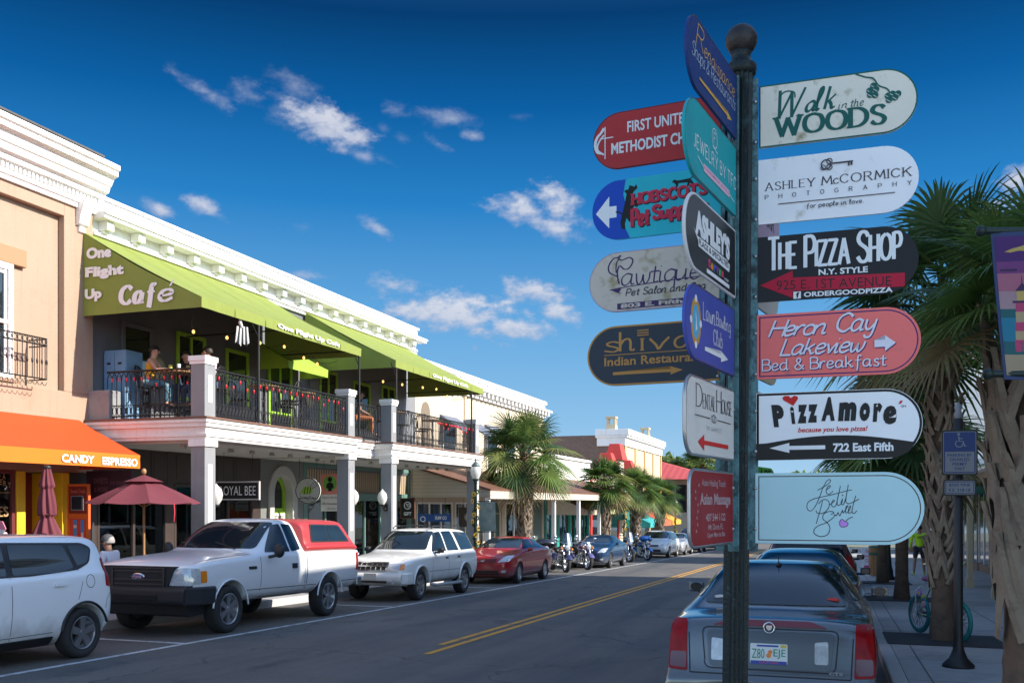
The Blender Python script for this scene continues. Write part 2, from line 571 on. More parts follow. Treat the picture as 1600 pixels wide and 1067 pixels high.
def spline(pts, n=5):
    out = []
    k = len(pts)
    for i in range(k - 1):
        p0, p1, p2, p3 = pts[max(i - 1, 0)], pts[i], pts[i + 1], pts[min(i + 2, k - 1)]
        for j in range(n):
            t = j / n
            out.append(tuple(.5 * (2 * p1[a] + (p2[a] - p0[a]) * t + (2 * p0[a] - 5 * p1[a] + 4 * p2[a] - p3[a]) * t * t + (3 * p1[a] - p0[a] - 3 * p2[a] + p3[a]) * t ** 3) for a in range(len(p1))))
    out.append(tuple(pts[-1]))
    return out


def gstrokes(txt, gap=2.2, caps=None, alt=None):
    """strokes of a line of text in glyph units -> (list of polylines, width)"""
    x, res = 0., []
    for ch in txt:
        if ch == ' ':
            x += 4.0
            continue
        g, k = ch, 1.
        if caps and ch.islower():
            g, k = ch.upper(), caps
        if g not in GL:
            continue
        mxx = 0
        for st in GL[g].split('|'):
            smooth = st[0] == '~'
            pts = [tuple(float(q) * k for q in p.split(',')) for p in st.lstrip('~').split()]
            if smooth and len(pts) > 2:
                pts = spline(pts)
            mxx = max(mxx, max(p[0] for p in pts))
            res.append(([(p[0] + x, p[1]) for p in pts], not smooth))
        x += mxx + gap
    return res, x - gap


class Ink(MB):
    """flat lettering in a sign's (u, v) plane, mapped into 3-D by fn(u, v, height)"""

    def __init__(s, fn, h=.0012):
        super().__init__()
        s.fn, s.h = fn, h

    def put(s, vs, fs, mi=0):
        s.h += .00004
        s.add([s.fn(p[0], p[1], s.h) for p in vs], fs, mi)

    def text(s, txt, u0, v0, u1, v1, bold=0., shear=0., mi=0, space=1., skew=0., arc=0.):
        vs, fs = glyphs(txt, bold, space)
        if shear:
            vs = [(p[0] + shear * p[1], p[1]) for p in vs]
        a0, a1 = min(p[0] for p in vs), max(p[0] for p in vs)
        b0, b1 = min(p[1] for p in vs), max(p[1] for p in vs)
        out = []
        for p in vs:
            t, w = (p[0] - a0) / (a1 - a0), (p[1] - b0) / (b1 - b0)
            out.append((u0 + (u1 - u0) * t, v0 + (v1 - v0) * w + skew * t + arc * (1 - (2 * t - 1) ** 2)))
        s.put(out, fs, mi)

    def line(s, pts, w, mi=0, nib=0., ang=0.):
        n = len(pts)
        if n < 2:
            return
        vs = []
        for i, p in enumerate(pts):
            a, b = pts[max(i - 1, 0)], pts[min(i + 1, n - 1)]
            dx, dy = b[0] - a[0], b[1] - a[1]
            l = sqrt(dx * dx + dy * dy) or 1
            q = abs(sin(atan2(dy, dx) - ang))
            ww = .5 * w * ((1 - nib) + nib * q)
            nx, ny = -dy / l * ww, dx / l * ww
            vs += [(p[0] + nx, p[1] + ny), (p[0] - nx, p[1] - ny)]
        s.put(vs, [(2 * i, 2 * i + 1, 2 * i + 3, 2 * i + 2) for i in range(n - 1)], mi)

    def pen(s, txt, u0, v0, u1, v1, w, nib=0., ang=0., shear=0., serif=0., caps=None, mi=0, gap=2.2, skew=0., fit=None):
        st, wid = gstrokes(txt, gap, caps)
        allp = [(p[0] + shear * p[1], p[1]) for l, _ in st for p in l]
        a0, a1 = min(p[0] for p in allp), max(p[0] for p in allp)
        if fit:
            b0, b1 = fit
        else:
            b0, b1 = min(p[1] for p in allp), max(p[1] for p in allp)
        a1 = max(a1, a0 + .01)
        b1 = max(b1, b0 + .01)
        su, sv = (u1 - u0) / (a1 - a0), (v1 - v0) / (b1 - b0)
        for l, sharp in st:
            q = [(u0 + (p[0] + shear * p[1] - a0) * su, v0 + (p[1] - b0) * sv + skew * (p[0] - a0) / (a1 - a0)) for p in l]
            if sharp:
                for i in range(len(q) - 1):                   # straight strokes piece by piece keep their own pen width
                    a, b = Vector(q[i]), Vector(q[i + 1])
                    e = (b - a).normalized() * w * .22
                    s.line([tuple(a - e), tuple(b + e)], w, mi, nib, ang)
                if serif:
                    for p, o in ((q[0], q[1]), (q[-1], q[-2])):
                        if abs(p[1] - o[1]) > abs(v1 - v0) * .3:
                            s.line([(p[0] - serif, p[1]), (p[0] + serif, p[1])], w * .36, mi)
            else:
                s.line(q, w, mi, nib, ang)

    def poly(s, pts, mi=0):
        bm = bmesh.new()
        vv = [bm.verts.new((p[0], p[1], 0)) for p in pts]
        bm.faces.new(vv)
        bmesh.ops.triangulate(bm, faces=bm.faces[:])
        vs = [tuple(v.co) for v in bm.verts]
        bm.verts.index_update()
        fs = [tuple(v.index for v in f.verts) for f in bm.faces]
        bm.free()
        s.put(vs, fs, mi)

    def rect(s, u0, v0, u1, v1, mi=0):
        s.put([(u0, v0), (u1, v0), (u1, v1), (u0, v1)], [(0, 1, 2, 3)], mi)

    def disc(s, u, v, r, mi=0, n=20, ry=None):
        s.poly([(u + r * cos(2 * pi * i / n), v + (ry or r) * sin(2 * pi * i / n)) for i in range(n)], mi)

    def ring(s, u, v, r, w, mi=0, n=24, ry=None, a0=0, a1=2 * pi):
        s.line([(u + r * cos(a0 + (a1 - a0) * i / n), v + (ry or r) * sin(a0 + (a1 - a0) * i / n)) for i in range(n + 1)], w, mi)

    def arrow(s, u0, v, u1, t, hw, hl, mi=0, skew=0.):
        d = 1 if u1 > u0 else -1
        k = lambda u: v + skew * (u - u0)
        b = u1 - d * hl
        s.poly([(u0, k(u0) - t / 2), (b, k(b) - t / 2), (b, k(b) - hw / 2), (u1, k(u1)), (b, k(b) + hw / 2), (b, k(b) + t / 2), (u0, k(u0) + t / 2)], mi)

# ------------------------------------------------------------------ ground, road, pavements
asph = M('asphalt', (.114, .104, .092), .82, var=.25, scale=1.1, bump=.5, bscale=110, grime=(.085, .085, .09), gscale=.4, gth=.50)


def road_wear(m):
    """tyre polished lanes, aggregate speckle, oil in the bays, sealed cracks and a few patches"""
    nt = m.node_tree
    L = nt.links
    p = nt.nodes['Principled BSDF']
    src = p.inputs['Base Color'].links[0].from_socket
    tcn = nt.nodes.new('ShaderNodeTexCoord')

    def layer(fac, col, blend='MIX'):
        nonlocal src
        mx = nt.nodes.new('ShaderNodeMix')
        mx.data_type = 'RGBA'
        mx.blend_type = blend
        L.new(fac, mx.inputs['Factor'])
        L.new(src, mx.inputs['A'])
        mx.inputs['B'].default_value = col + (1,)
        src = mx.outputs['Result']

    def noise(scale, sc, detail=6, rough=.6, lo=.5, hi=.6, top=1.):
        mp_ = nt.nodes.new('ShaderNodeMapping')
        mp_.inputs['Scale'].default_value = sc
        L.new(tcn.outputs['Object'], mp_.inputs[0])
        n = nt.nodes.new('ShaderNodeTexNoise')
        n.inputs['Scale'].default_value = scale
        n.inputs['Detail'].default_value = detail
        n.inputs['Roughness'].default_value = rough
        L.new(mp_.outputs[0], n.inputs['Vector'])
        r = nt.nodes.new('ShaderNodeMapRange')
        r.inputs['From Min'].default_value = lo
        r.inputs['From Max'].default_value = hi
        r.inputs['To Max'].default_value = top
        L.new(n.outputs['Fac'], r.inputs['Value'])
        return r.outputs[0]
    layer(noise(60, (1, 1, 1), 3, .6, .52, .70, .5), (.25, .245, .235))
    layer(noise(.8, (1.6, .10, 1), 5, .6, .47, .70, .8), (.062, .068, .072))          # long streaks along the lanes
    layer(noise(1.3, (1, .45, 1), 8, .7, .56, .68, .8), (.042, .045, .048))           # oil and damp
    v = nt.nodes.new('ShaderNodeTexVoronoi')
    v.feature = 'DISTANCE_TO_EDGE'
    v.inputs['Scale'].default_value = .22
    mp_ = nt.nodes.new('ShaderNodeMapping')
    L.new(tcn.outputs['Object'], mp_.inputs[0])
    nn = nt.nodes.new('ShaderNodeTexNoise')
    nn.inputs['Scale'].default_value = 1.5
    nn.inputs['Detail'].default_value = 5
    L.new(tcn.outputs['Object'], nn.inputs['Vector'])
    ad = nt.nodes.new('ShaderNodeVectorMath')
    ad.operation = 'MULTIPLY_ADD'
    ad.inputs[1].default_value = (1.2, 1.2, 0)
    L.new(nn.outputs['Color'], ad.inputs[0])
    L.new(mp_.outputs[0], ad.inputs[2])
    L.new(ad.outputs[0], v.inputs['Vector'])
    r = nt.nodes.new('ShaderNodeMapRange')
    r.inputs['From Min'].default_value = .0
    r.inputs['From Max'].default_value = .006
    r.inputs['To Min'].default_value = .75
    r.inputs['To Max'].default_value = 0
    L.new(v.outputs['Distance'], r.inputs['Value'])
    layer(r.outputs[0], (.03, .03, .032))
    L.new(src, p.inputs['Base Color'])


road_wear(asph)
conc = M('concrete', (.36, .35, .34), .85, var=.12, scale=1.5, bump=.2, bscale=80, grime=(.25, .24, .23), gscale=.9, gth=.52)
kerbm = M('kerb concrete', (.42, .41, .4), .85, var=.12, scale=3, bump=.2, bscale=60)
joint = M('pavement joint', (.10, .10, .10), .9)
yellow = M('worn yellow paint', (.62, .29, .02), .7, var=.2, scale=8, grime=(.14, .115, .09), gscale=3.2, gth=.54)
white_line = M('worn white paint', (.55, .55, .55), .7, var=.15, scale=8, grime=(.12, .12, .125), gscale=5, gth=.52)
earth = M('distant ground', (.16, .17, .12), .95, var=.3, scale=.05)


def slab(mb, x0, x1, y0, y1, t, b, mi=0):
    lo = [(x0, y0, gz(y0) + b), (x1, y0, gz(y0) + b), (x1, y1, gz(y1) + b), (x0, y1, gz(y1) + b)]
    hi = [(x0, y0, gz(y0) + t), (x1, y0, gz(y0) + t), (x1, y1, gz(y1) + t), (x0, y1, gz(y1) + t)]
    return mb.hexa(lo, hi, mi)


def sheet(mb, x0, x1, y0, y1, t, mi=0):
    return mb.quad((x0, y0, gz(y0) + t), (x1, y0, gz(y0) + t), (x1, y1, gz(y1) + t), (x0, y1, gz(y1) + t), mi)


KL, KR = -10.95, .55
YEL, WHT = -5.2, -8.66
sheet(MB(), -700, 700, -60, 900, -.35).build('ground', earth)['kind'] = 'structure'
setting(slab(MB(), KL - .3, KR + .3, -30, 170, 0, -.3).build('road', asph))
m = MB()
sheet(m, YEL - .16, YEL - .06, 12.6, 84, .004)
sheet(m, YEL + .06, YEL + .16, 11.6, 84, .004)
setting(m.build('yellow_centre_line', yellow))
m = MB()
sheet(m, WHT - .05, WHT + .05, -20, 84, .004)
y = 11.35
while y < 80:
    sheet(m, KL + .45, WHT - .05, y - .05, y + .05, .004)
    y += 6.75
setting(m.build('white_parking_line', white_line))
m = MB()
for (x0, x1) in ((-14.9, KL - .16), ):
    slab(m, x0, x1, -20, 84, .15, -.3)
for k in range(60):
    sheet(m, -14.9, KL - .16, -19 + k * 1.7, -18.988 + k * 1.7, .154, 1)
setting(m.build('pavement', [conc, joint]))
m = MB()
slab(m, KR + .16, 5.4, -20, 84, .15, -.3)
slab(m, -1.9, KR + .16, -20, 5.9, .1505, -.3)
for k in range(62):
    sheet(m, KR + .16, 5.4, -20 + k * 1.7, -19.985 + k * 1.7, .154, 1)
sheet(m, 2.5, 2.515, -20, 84, .1545, 1)
sheet(m, .93, .945, 5.9, 84, .1545, 1)
setting(m.build('pavement.001', [conc, joint]))
setting(slab(MB(), KL - .16, KL, -20, 84, .152, -.3).build('kerb', kerbm, bev=.02))
m = MB()
slab(m, KR, KR + .16, 6.05, 84, .152, -.3)
slab(m, -2.05, KR, 5.9, 6.05, .152, -.3)
slab(m, -2.05, -1.9, -20, 5.9, .152, -.3)
setting(m.build('kerb.001', kerbm, bev=.02))

# ------------------------------------------------------------------ common building materials
cream = M('cream stucco', (.36, .258, .185), .85, var=.05, scale=2, bump=.35, bscale=22, streak=.28, grime=(.32, .225, .155), gscale=1.2, gth=.55)
white = M('white trim paint', (.79, .78, .76), .6, var=.05, scale=3, streak=.35)
whited = M('white trim aged', (.72, .7, .67), .6, var=.08, scale=3, grime=(.5, .47, .43), gscale=3, gth=.62, streak=.4)
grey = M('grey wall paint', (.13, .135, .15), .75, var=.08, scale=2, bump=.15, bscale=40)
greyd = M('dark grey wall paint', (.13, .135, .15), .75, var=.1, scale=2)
greyl = M('pale grey column paint', (.235, .24, .25), .7, var=.1, streak=.4, scale=2.5, grime=(.19, .19, .20), gscale=3, gth=.55)
iron = M('black wrought iron', (.018, .017, .018), .5, .3, var=.2)
lime = M('lime green paint', (.28, .50, .03), .5, var=.1)
grn = M('olive green awning cloth', (.22, .265, .05), .8, var=.08, scale=3, trans=.05, bump=.9, bscale=2.2, streak=.2)
orng = M('orange awning cloth', (.72, .066, .006), .75, var=.05, scale=3, trans=.10, bump=.5, bscale=2.5)
orngb = M('orange awning valance', (.8, .19, .01), .75, var=.05, trans=.15)
wht_ink = M('white lettering', (.8, .78, .78), .7, var=.03)
woodd = M('dark brown wood', (.045, .03, .025), .5, var=.3, scale=5)
black = M('black paint', (.012, .012, .013), .5, var=.2)
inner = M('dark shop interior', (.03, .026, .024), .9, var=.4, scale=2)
tanst = M('tan boards', (.42, .33, .22), .8, var=.08, tex='Y', tscale=7, tcol=(.16, .12, .09))
teal = M('teal green paint', (.10, .19, .16), .6, var=.1)
brickd = M('brown brick', (.16, .085, .06), .9, tex='brick', tscale=3.2)
shingle = M('dark shingle', (.10, .09, .085), .9, var=.3, scale=8)
maroon = M('maroon umbrella cloth', (.17, .035, .05), .8, var=.08, scale=5, trans=.2)
redm = M('red paint', (.62, .03, .02), .5, var=.08)
yelm = M('yellow paint', (.8, .5, .02), .55, var=.08)
wood = M('varnished wood', (.32, .17, .07), .5, var=.3, scale=6)
bulb = M('lit amber bulb', (1, .6, .2), .4, emit=(1, .5, .12), est=1.2)
glassw = glass_mat('window glass', (.55, .62, .62))
glassd = M('dark window pane', (.012, .018, .024), .04, var=.3, scale=1.5, spec=.8)
copper = M('copper roof', (.17, .08, .05), .55, .2, var=.25, scale=4)
goods_m = [M('goods %s' % n, c, .7, var=.3, scale=20) for n, c in (('red', (.5, .05, .04)), ('cream', (.6, .52, .4)), ('blue', (.06, .16, .4)), ('yellow', (.7, .45, .04)), ('green', (.08, .3, .12)), ('white', (.7, .7, .68)), ('brown', (.25, .13, .07)), ('pink', (.6, .2, .3)))]


def loose(mb, name, mats, parent, bev=0.):
    """every box of a builder as a part of its own"""
    for i in range(0, len(mb.v), 8):
        q = MB()
        q.v, k = mb.v[i:i + 8], (i // 8) * 6
        q.f = [tuple(j - i for j in f) for f in mb.f[k:k + 6]]
        q.m, q.s = mb.m[k:k + 6], mb.s[k:k + 6]
        part(q, name, mats, parent, bev)


def part(mb, name, mats, parent, bev=0., **k):
    return mb.build(name, mats, parent, bev, **k)


def shopfront(par, x, y0, y1, z0, z1, frame, bulk=.5, nm=2, depth=1.4, seed=1, tone=None, sill=None, goods=True):
    """glazed shop bay in the plane X = x: frame, pane, dark room behind with goods on shelves"""
    rg = random.Random(seed)
    f = MB()
    t = .07
    f.box(x - .06, x + .03, y0, y1, z0, z0 + bulk, 1)
    f.box(x - .06, x + .035, y0, y1, z0 + bulk, z0 + bulk + t)
    f.box(x - .06, x + .03, y0, y1, z1 - t, z1)
    for k in range(nm + 1):
        yy = y0 + (y1 - y0 - t) * k / nm
        f.box(x - .058, x + .028, yy, yy + t, z0 + bulk + t, z1 - t)
    fo = part(f, 'shop_window', [frame, sill or frame], par, .008)
    g = MB()
    g.box(x - .025, x - .019, y0 + .02, y1 - .02, z0 + bulk + t * .5, z1 - t * .5)
    part(g, 'pane', glassw, fo)
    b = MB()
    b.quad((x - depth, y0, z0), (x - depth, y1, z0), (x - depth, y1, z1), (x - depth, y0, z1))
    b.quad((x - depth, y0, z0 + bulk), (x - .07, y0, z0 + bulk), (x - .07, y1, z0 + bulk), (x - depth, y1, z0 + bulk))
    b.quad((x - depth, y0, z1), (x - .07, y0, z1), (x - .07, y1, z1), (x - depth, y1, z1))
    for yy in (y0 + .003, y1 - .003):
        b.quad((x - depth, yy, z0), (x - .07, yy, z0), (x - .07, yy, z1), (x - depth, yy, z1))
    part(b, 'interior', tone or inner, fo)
    if goods:
        d = MB()
        k = max(3, int((y1 - y0) * 4))
        for i in range(k):
            yy = y0 + .15 + (y1 - y0 - .3) * (i + rg.random() * .6) / k
            h = rg.uniform(.15, .75)
            xx = x - rg.uniform(.25, depth * .8)
            zz = z0 + bulk + .005
            mi = rg.randrange(len(goods_m))
            q = rg.random()
            if q < .35:
                d.lathe([(.001, zz), (.07, zz), (.09, zz + h * .3), (.05, zz + h * .7), (.06, zz + h), (.001, zz + h)], 10, (xx, yy, 0), mi=mi)
            elif q < .65:
                d.box(xx - .1, xx + .1, yy - .09, yy + .09, zz, zz + h * .7, mi)
            else:                                             # a garment on a stand
                d.lathe([(.001, zz + .3), (.16, zz + .3), (.10, zz + .6), (.14, zz + .85), (.04, zz + .95), (.001, zz + .96)], 10, (xx, yy, 0), mi=mi)
                d.cyl((xx, yy, zz), (xx, yy, zz + .3), .015, n=6, mi=6)
        for i in range(int((y1 - y0) * 1.5)):
            yy = y0 + .3 + rg.random() * (y1 - y0 - .6)
            zz = rg.uniform(z0 + bulk + .9, z1 - .4)
            d.box(x - depth + .02, x - depth + .06, yy - .2, yy + .2, zz, zz + .3, rg.randrange(8))
        part(d, 'window_display', goods_m, fo)
    return fo


def iron_rail(par, p0, p1, z0, h, n=None, name='railing', step=.115):
    """wrought iron railing: bars whose tops join in pointed arches, a row of scrolls along the foot"""
    p0, p1 = Vector((p0[0], p0[1], 0)), Vector((p1[0], p1[1], 0))
    d = p1 - p0
    L = d.length
    n = n or max(4, int(L / step))
    mb = MB()
    P = lambda t, z: tuple(p0 + d * t + Vector((0, 0, z0 + z)))
    mb.tube([P(0, h), P(1, h)], .022, 6)
    mb.tube([P(0, .06), P(1, .06)], .015, 6)
    mb.tube([P(0, .28), P(1, .28)], .011, 5)
    for i in range(n + 1):
        t = i / n
        mb.tube([P(t, .02), P(t, h - .2)], .010, 5)
        mb.ball(P(t, .55), .02, 6, m=4)
        if i < n:
            a, b = t, (i + 1) / n
            mid = (a + b) / 2
            mb.tube([P(a, h - .2), P(a + (mid - a) * .25, h - .09), P(mid, h - .01), P(b - (b - mid) * .25, h - .09), P(b, h - .2)], .009, 4, caps=False)
            mb.tube([P(mid + (b - a) * .36 * cos(q), .17 + .09 * sin(q)) for q in [2 * pi * k / 10 for k in range(10)]], .008, 4, closed=True)
        if i % 4 == 0:
            mb.tube([P(t + (.9 / n) * sin(q * 1.0) * (1 if i % 8 else -1), .3 + .28 * q / pi) for q in [pi * k / 6 for k in range(7)]], .008, 4)
    return part(mb, name, iron, par)


# ------------------------------------------------------------------ cream corner building with the orange awning
XA = -14.4
A = thing('cream_building', 'cream stucco two storey building with heavy white cornice at left edge', 'building', (0, 0, 0))
m = MB()
m.box(-24, XA - .15, 3, 15.9, 2.3, 8.0)
m.box(XA - .149, XA, 3, 15.9, 2.3, 3.9)                       # flush lower wall
m.box(XA - .149, XA, 15.12, 15.9, 3.9, 7.62)                  # pilaster beside the recessed panel
m.box(XA - .149, XA, 3, 15.12, 7.35, 7.62)
m.box(-24, XA - .15, 15.2, 15.9, -2, 2.3)
part(m, 'wall', cream, A, .012)
m = MB()
prof = [(XA - .4, 7.60), (XA + .06, 7.60), (XA + .06, 7.68), (XA + .10, 7.70), (XA + .10, 7.78), (XA + .05, 7.79), (XA + .05, 7.90), (XA + .16, 7.92), (XA + .18, 8.02), (XA + .26, 8.05),
        (XA + .30, 8.16), (XA + .33, 8.18), (XA + .40, 8.32), (XA + .50, 8.36), (XA + .50, 8.46), (XA + .55, 8.48), (XA + .55, 8.58), (XA - .4, 8.60)]
m.prism(prof, 'y', 2.5, 16.05)
for k in range(130):
    yy = 3 + k * .1
    m.box(XA + .05, XA + .13, yy, yy + .055, 7.80, 7.885)
part(m, 'cornice', white, A, .006)
m = MB()
m.box(XA - .5, XA + .56, 3, 15.6, 8.60, 8.635)
part(m, 'roof_edge', shingle, A)
m = MB()
m.prism([(XA + .001, 7.25), (XA + .10, 7.28), (XA + .12, 7.45), (XA + .2, 7.62), (XA + .22, 7.75), (XA + .001, 7.75)], 'y', 15.42, 15.68)
m.prism([(XA + .001, 7.12), (XA + .05, 7.14), (XA + .06, 7.24), (XA + .001, 7.25)], 'y', 15.47, 15.63)
part(m, 'bracket', white, A, .01)
m = MB()
m.box(XA - .149, XA - .05, 12.0, 14.25, 6.12, 6.45)
part(m, 'lintel', M('sand trim', (.32, .2, .105), .8, var=.06), A, .015)
m = MB()
x = XA - .15
m.box(x, x + .04, 12.6, 13.95, 4.0, 6.12, 1)
for (a, b, c, d) in ((12.6, 12.7, 4.0, 6.12), (13.84, 13.95, 4.0, 6.12), (12.7, 13.84, 4.0, 4.1), (12.7, 13.84, 6.0, 6.12), (12.7, 13.84, 5.0, 5.07)):
    m.box(x + .04, x + .09, a, b, c, d)
for (a, b, c, d) in ((12.72, 12.78, 4.1, 6.0), (13.76, 13.82, 4.1, 6.0), (12.78, 13.76, 5.92, 5.98)):
    m.box(x + .04, x + .065, a, b, c, d)
w = part(m, 'window', [white, glassd], A)
m = MB()
m.box(x + .092, x + .16, 12.5, 14.05, 3.93, 4.0)
part(m, 'sill', cream, w, .01)
# small wrought balcony under the window
m = MB()
zb, zt_ = 4.02, 4.78
xo = XA + .32
for z in (zb, zt_, zt_ - .13):
    m.tube([(XA - .1, 14.35, z), (xo, 14.35, z), (xo, 11.6, z)], .014, 5)
for k in range(24):
    yy = 14.35 - k * .115
    m.tube([(xo, yy, zb), (xo, yy, zt_)], .009, 5)
    m.ball((xo, yy, zb + .32), (.02, .02, .06), 6, m=4)
    m.tube([(xo, yy - .057 + .045 * cos(q), zt_ - .065 + .05 * sin(q)) for q in [2 * pi * i / 8 for i in range(8)]], .006, 4, closed=True)
    m.tube([(xo, yy - .057 + .05 * cos(q), zb - .06 + .06 * sin(q)) for q in [pi + pi * i / 5 for i in range(6)]], .006, 4)
for k in range(3):
    xx = XA + .02 + k * .13
    m.tube([(xx, 14.35, zb), (xx, 14.35, zt_)], .009, 5)
part(m, 'iron_balcony', iron, A)


def awning(par, name, xw, xf, y0, y1, zw, zf, val, mats, ends=(1, 1), sag=.02, n=16):
    """sloped cloth with a hanging valance, closed triangular ends and a small thickness"""
    mb = MB()
    rg = random.Random(int(y0 * 10))

    def top(u, v):
        zz = zw + (zf - zw) * v - sag * sin(pi * v) * (.6 + .4 * abs(sin(u * n * .5)))
        return (xw + (xf - xw) * v, y0 + (y1 - y0) * u, zz)
    mb.grid(top, n * 2, 8)
    mb.grid(lambda u, v: (lambda p: (p[0], p[1], p[2] - .02))(top(u, v)), n * 2, 8)
    wv = [rg.uniform(-.012, .012) for _ in range(n * 2 + 1)]
    mb.grid(lambda u, v: (xf + .004 + wv[int(u * n * 2)] * v, y0 + (y1 - y0) * u, zf - val * v), n * 2, 3, mi=1)
    for s, (e, yy) in enumerate(zip(ends, (y0, y1))):
        if e:
            mb.grid(lambda u, v: (xw + (xf - xw) * u, yy + (.012 * sin(u * 9) * v), (zw + (zf - zw) * u - sag * sin(pi * u)) * (1 - v) + (zf - val) * v), 14, 6, mi=2)
    return part(mb, name, mats, par)


aw = awning(A, 'orange_awning', XA + .01, -12.9, 6, 15.5, 3.36, 2.63, .26, [orng, orngb, orng])
ink = Ink(lambda u, v, h: (-12.896 + h + .014, u, v))
# valance letters run along +Y as read from the street
ink.text('CANDY', 13.47, 2.415, 14.25, 2.56, .035)
ink.text('ESPRESSO', 14.46, 2.405, 15.40, 2.555, .035)
part(ink, 'lettering', wht_ink, aw)
# ground floor of the sweet shop
Z0 = -.25
for (y0, y1, n, sd_) in ((6.2, 9.6, 2, 3), (9.8, 13.9, 2, 4)):
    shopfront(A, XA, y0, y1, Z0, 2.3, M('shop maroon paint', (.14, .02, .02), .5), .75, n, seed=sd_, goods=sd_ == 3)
m = MB()
m.box(XA - .8, XA + .05, 13.92, 14.12, Z0 - .3, 2.29, 0)
m.box(XA - .8, XA + .05, 15.02, 15.2, Z0 - .3, 2.29, 0)
m.box(XA - .8, XA - .7, 14.12, 15.02, Z0 - .3, 2.29, 1)
m.box(XA - .15, XA + .03, 9.6, 9.8, Z0 - .3, 2.29, 1)
m.box(XA - .15, XA + .03, 15.2, 15.9, Z0 - .3, 2.29, 2)
loose(m, 'doorway_panel', [yelm, M('dark red panel', (.2, .02, .02), .5), M('charcoal panel', (.035, .036, .04), .6)], A, .01)
# painted words on the shop glass
ink = Ink(lambda u, v, h: (XA + .004 + h, u, v))
gold = M('faded gold lettering', (.42, .26, .12), .6)
pinkw = M('pale pink lettering', (.75, .5, .48), .6)
ink.pen('SMOOTHIES', 12.72, 1.46, 13.75, 1.62, .04, .4, serif=.02, caps=.75)
for k, ch in enumerate('CONFECTIONERY'):
    t = k / 12
    yy = 12.55 + 1.2 * t
    zz = 1.98 + .1 * sin(pi * t)
    ink.text(ch, yy, zz, yy + .075, zz + .1, .02)
for k, ch in enumerate('MOUNT DORA'):
    t = k / 9
    if ch != ' ':
        yy = 12.68 + .95 * t
        zz = 2.13 + .13 * sin(pi * t)
        ink.text(ch, yy, zz, yy + .07, zz + .1, .02)
ink.rect(12.5, 1.88, 13.8, 1.892)
ink.pen('Coffee', 12.95, 1.0, 13.72, 1.2, .06, .3, mi=1, shear=.15)
part(ink, 'lettering', [gold, pinkw], A)

# ------------------------------------------------------------------ cafe building with the upstairs balcony
XB, XF = -14.5, -11.55                                        # facade plane, balcony front
B = thing('cafe_building', 'grey cafe building with white bracketed cornice, upstairs balcony and two green awnings', 'building')
m = MB()
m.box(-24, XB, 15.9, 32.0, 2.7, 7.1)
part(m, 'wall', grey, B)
# parapet and cornice
m = MB()
m.box(-24, XB + .05, 15.905, 32.0, 7.1, 8.0)
m.box(XB + .05, XB + .10, 15.905, 32.0, 7.74, 7.98)
m.box(XB + .05, XB + .16, 15.905, 32.06, 7.98, 8.05)
m.box(XB + .05, XB + .38, 15.905, 32.2, 7.52, 7.60)
m.box(XB + .05, XB + .42, 15.905, 32.24, 7.60, 7.66)
m.box(XB + .05, XB + .12, 15.905, 32.0, 7.20, 7.27)
m.box(XB + .05, XB + .09, 15.905, 32.0, 7.10, 7.16)
k = 0
while 16.1 + k * .95 < 32:
    yy = 16.1 + k * .95
    m.box(XB + .05, XB + .28, yy, yy + .2, 7.33, 7.517)
    m.box(XB + .05, XB + .18, yy + .03, yy + .17, 7.27, 7.33)
    k += 1
part(m, 'cornice', white, B, .008)
m = MB()
k = 0
while 16.3 + k * .42 < 32:
    m.box(XB + .098, XB + .106, 16.3 + k * .42, 16.33 + k * .42, 7.9, 7.93)
    k += 1
part(m, 'fixing_bolts', M('dark fixing', (.2, .2, .2), .7), B)['kind'] = 'stuff'

# balcony deck: two projecting sections joined by a recessed one
ZD = 3.36
for i, (y0, y1, xf) in enumerate(((15.73, 21.95, XF), (21.95, 23.95, XF - .55), (23.95, 30.95, XF))):
    m = MB()
    e0 = .14 if i != 1 else 0
    m.box(XB, xf, y0 + (0 if i != 1 else .001), y1, 2.93, ZD - .1)
    m.box(XB, xf + .05, y0 - e0 * .4, y1 + e0 * .4, ZD - .18, ZD - .02)
    m.box(XB, xf + .08, y0 - e0 * .6, y1 + e0 * .6, ZD - .1, ZD - .04)
    m.box(XB, xf + .03, y0 - e0 * .2, y1 + e0 * .2, 2.99, 3.05)
    part(m, 'balcony_fascia', whited, B, .008)
    m = MB()
    m.box(XB, xf + .09, y0 - e0 * .7, y1 + e0 * .7, ZD - .02, ZD + .015)
    part(m, 'balcony_deck', M('terracotta deck', (.17, .09, .065), .8, var=.2), B)
    m = MB()
    m.box(XB, xf - .15, y0 + .15, y1 - .15, 2.88, 2.93)
    for q in range(int((y1 - y0) / .8)):
        m.cyl((xf - .9, y0 + .5 + q * .8, 2.88), (xf - .9, y0 + .5 + q * .8, 2.8), .05, .07, 8)
    part(m, 'soffit', M('soffit', (.4, .38, .35), .8), B)
COLS = [(XF - .02, 15.75), (XF - .02, 21.55), (XF - .02, 24.02), (XF - .02, 30.55)]
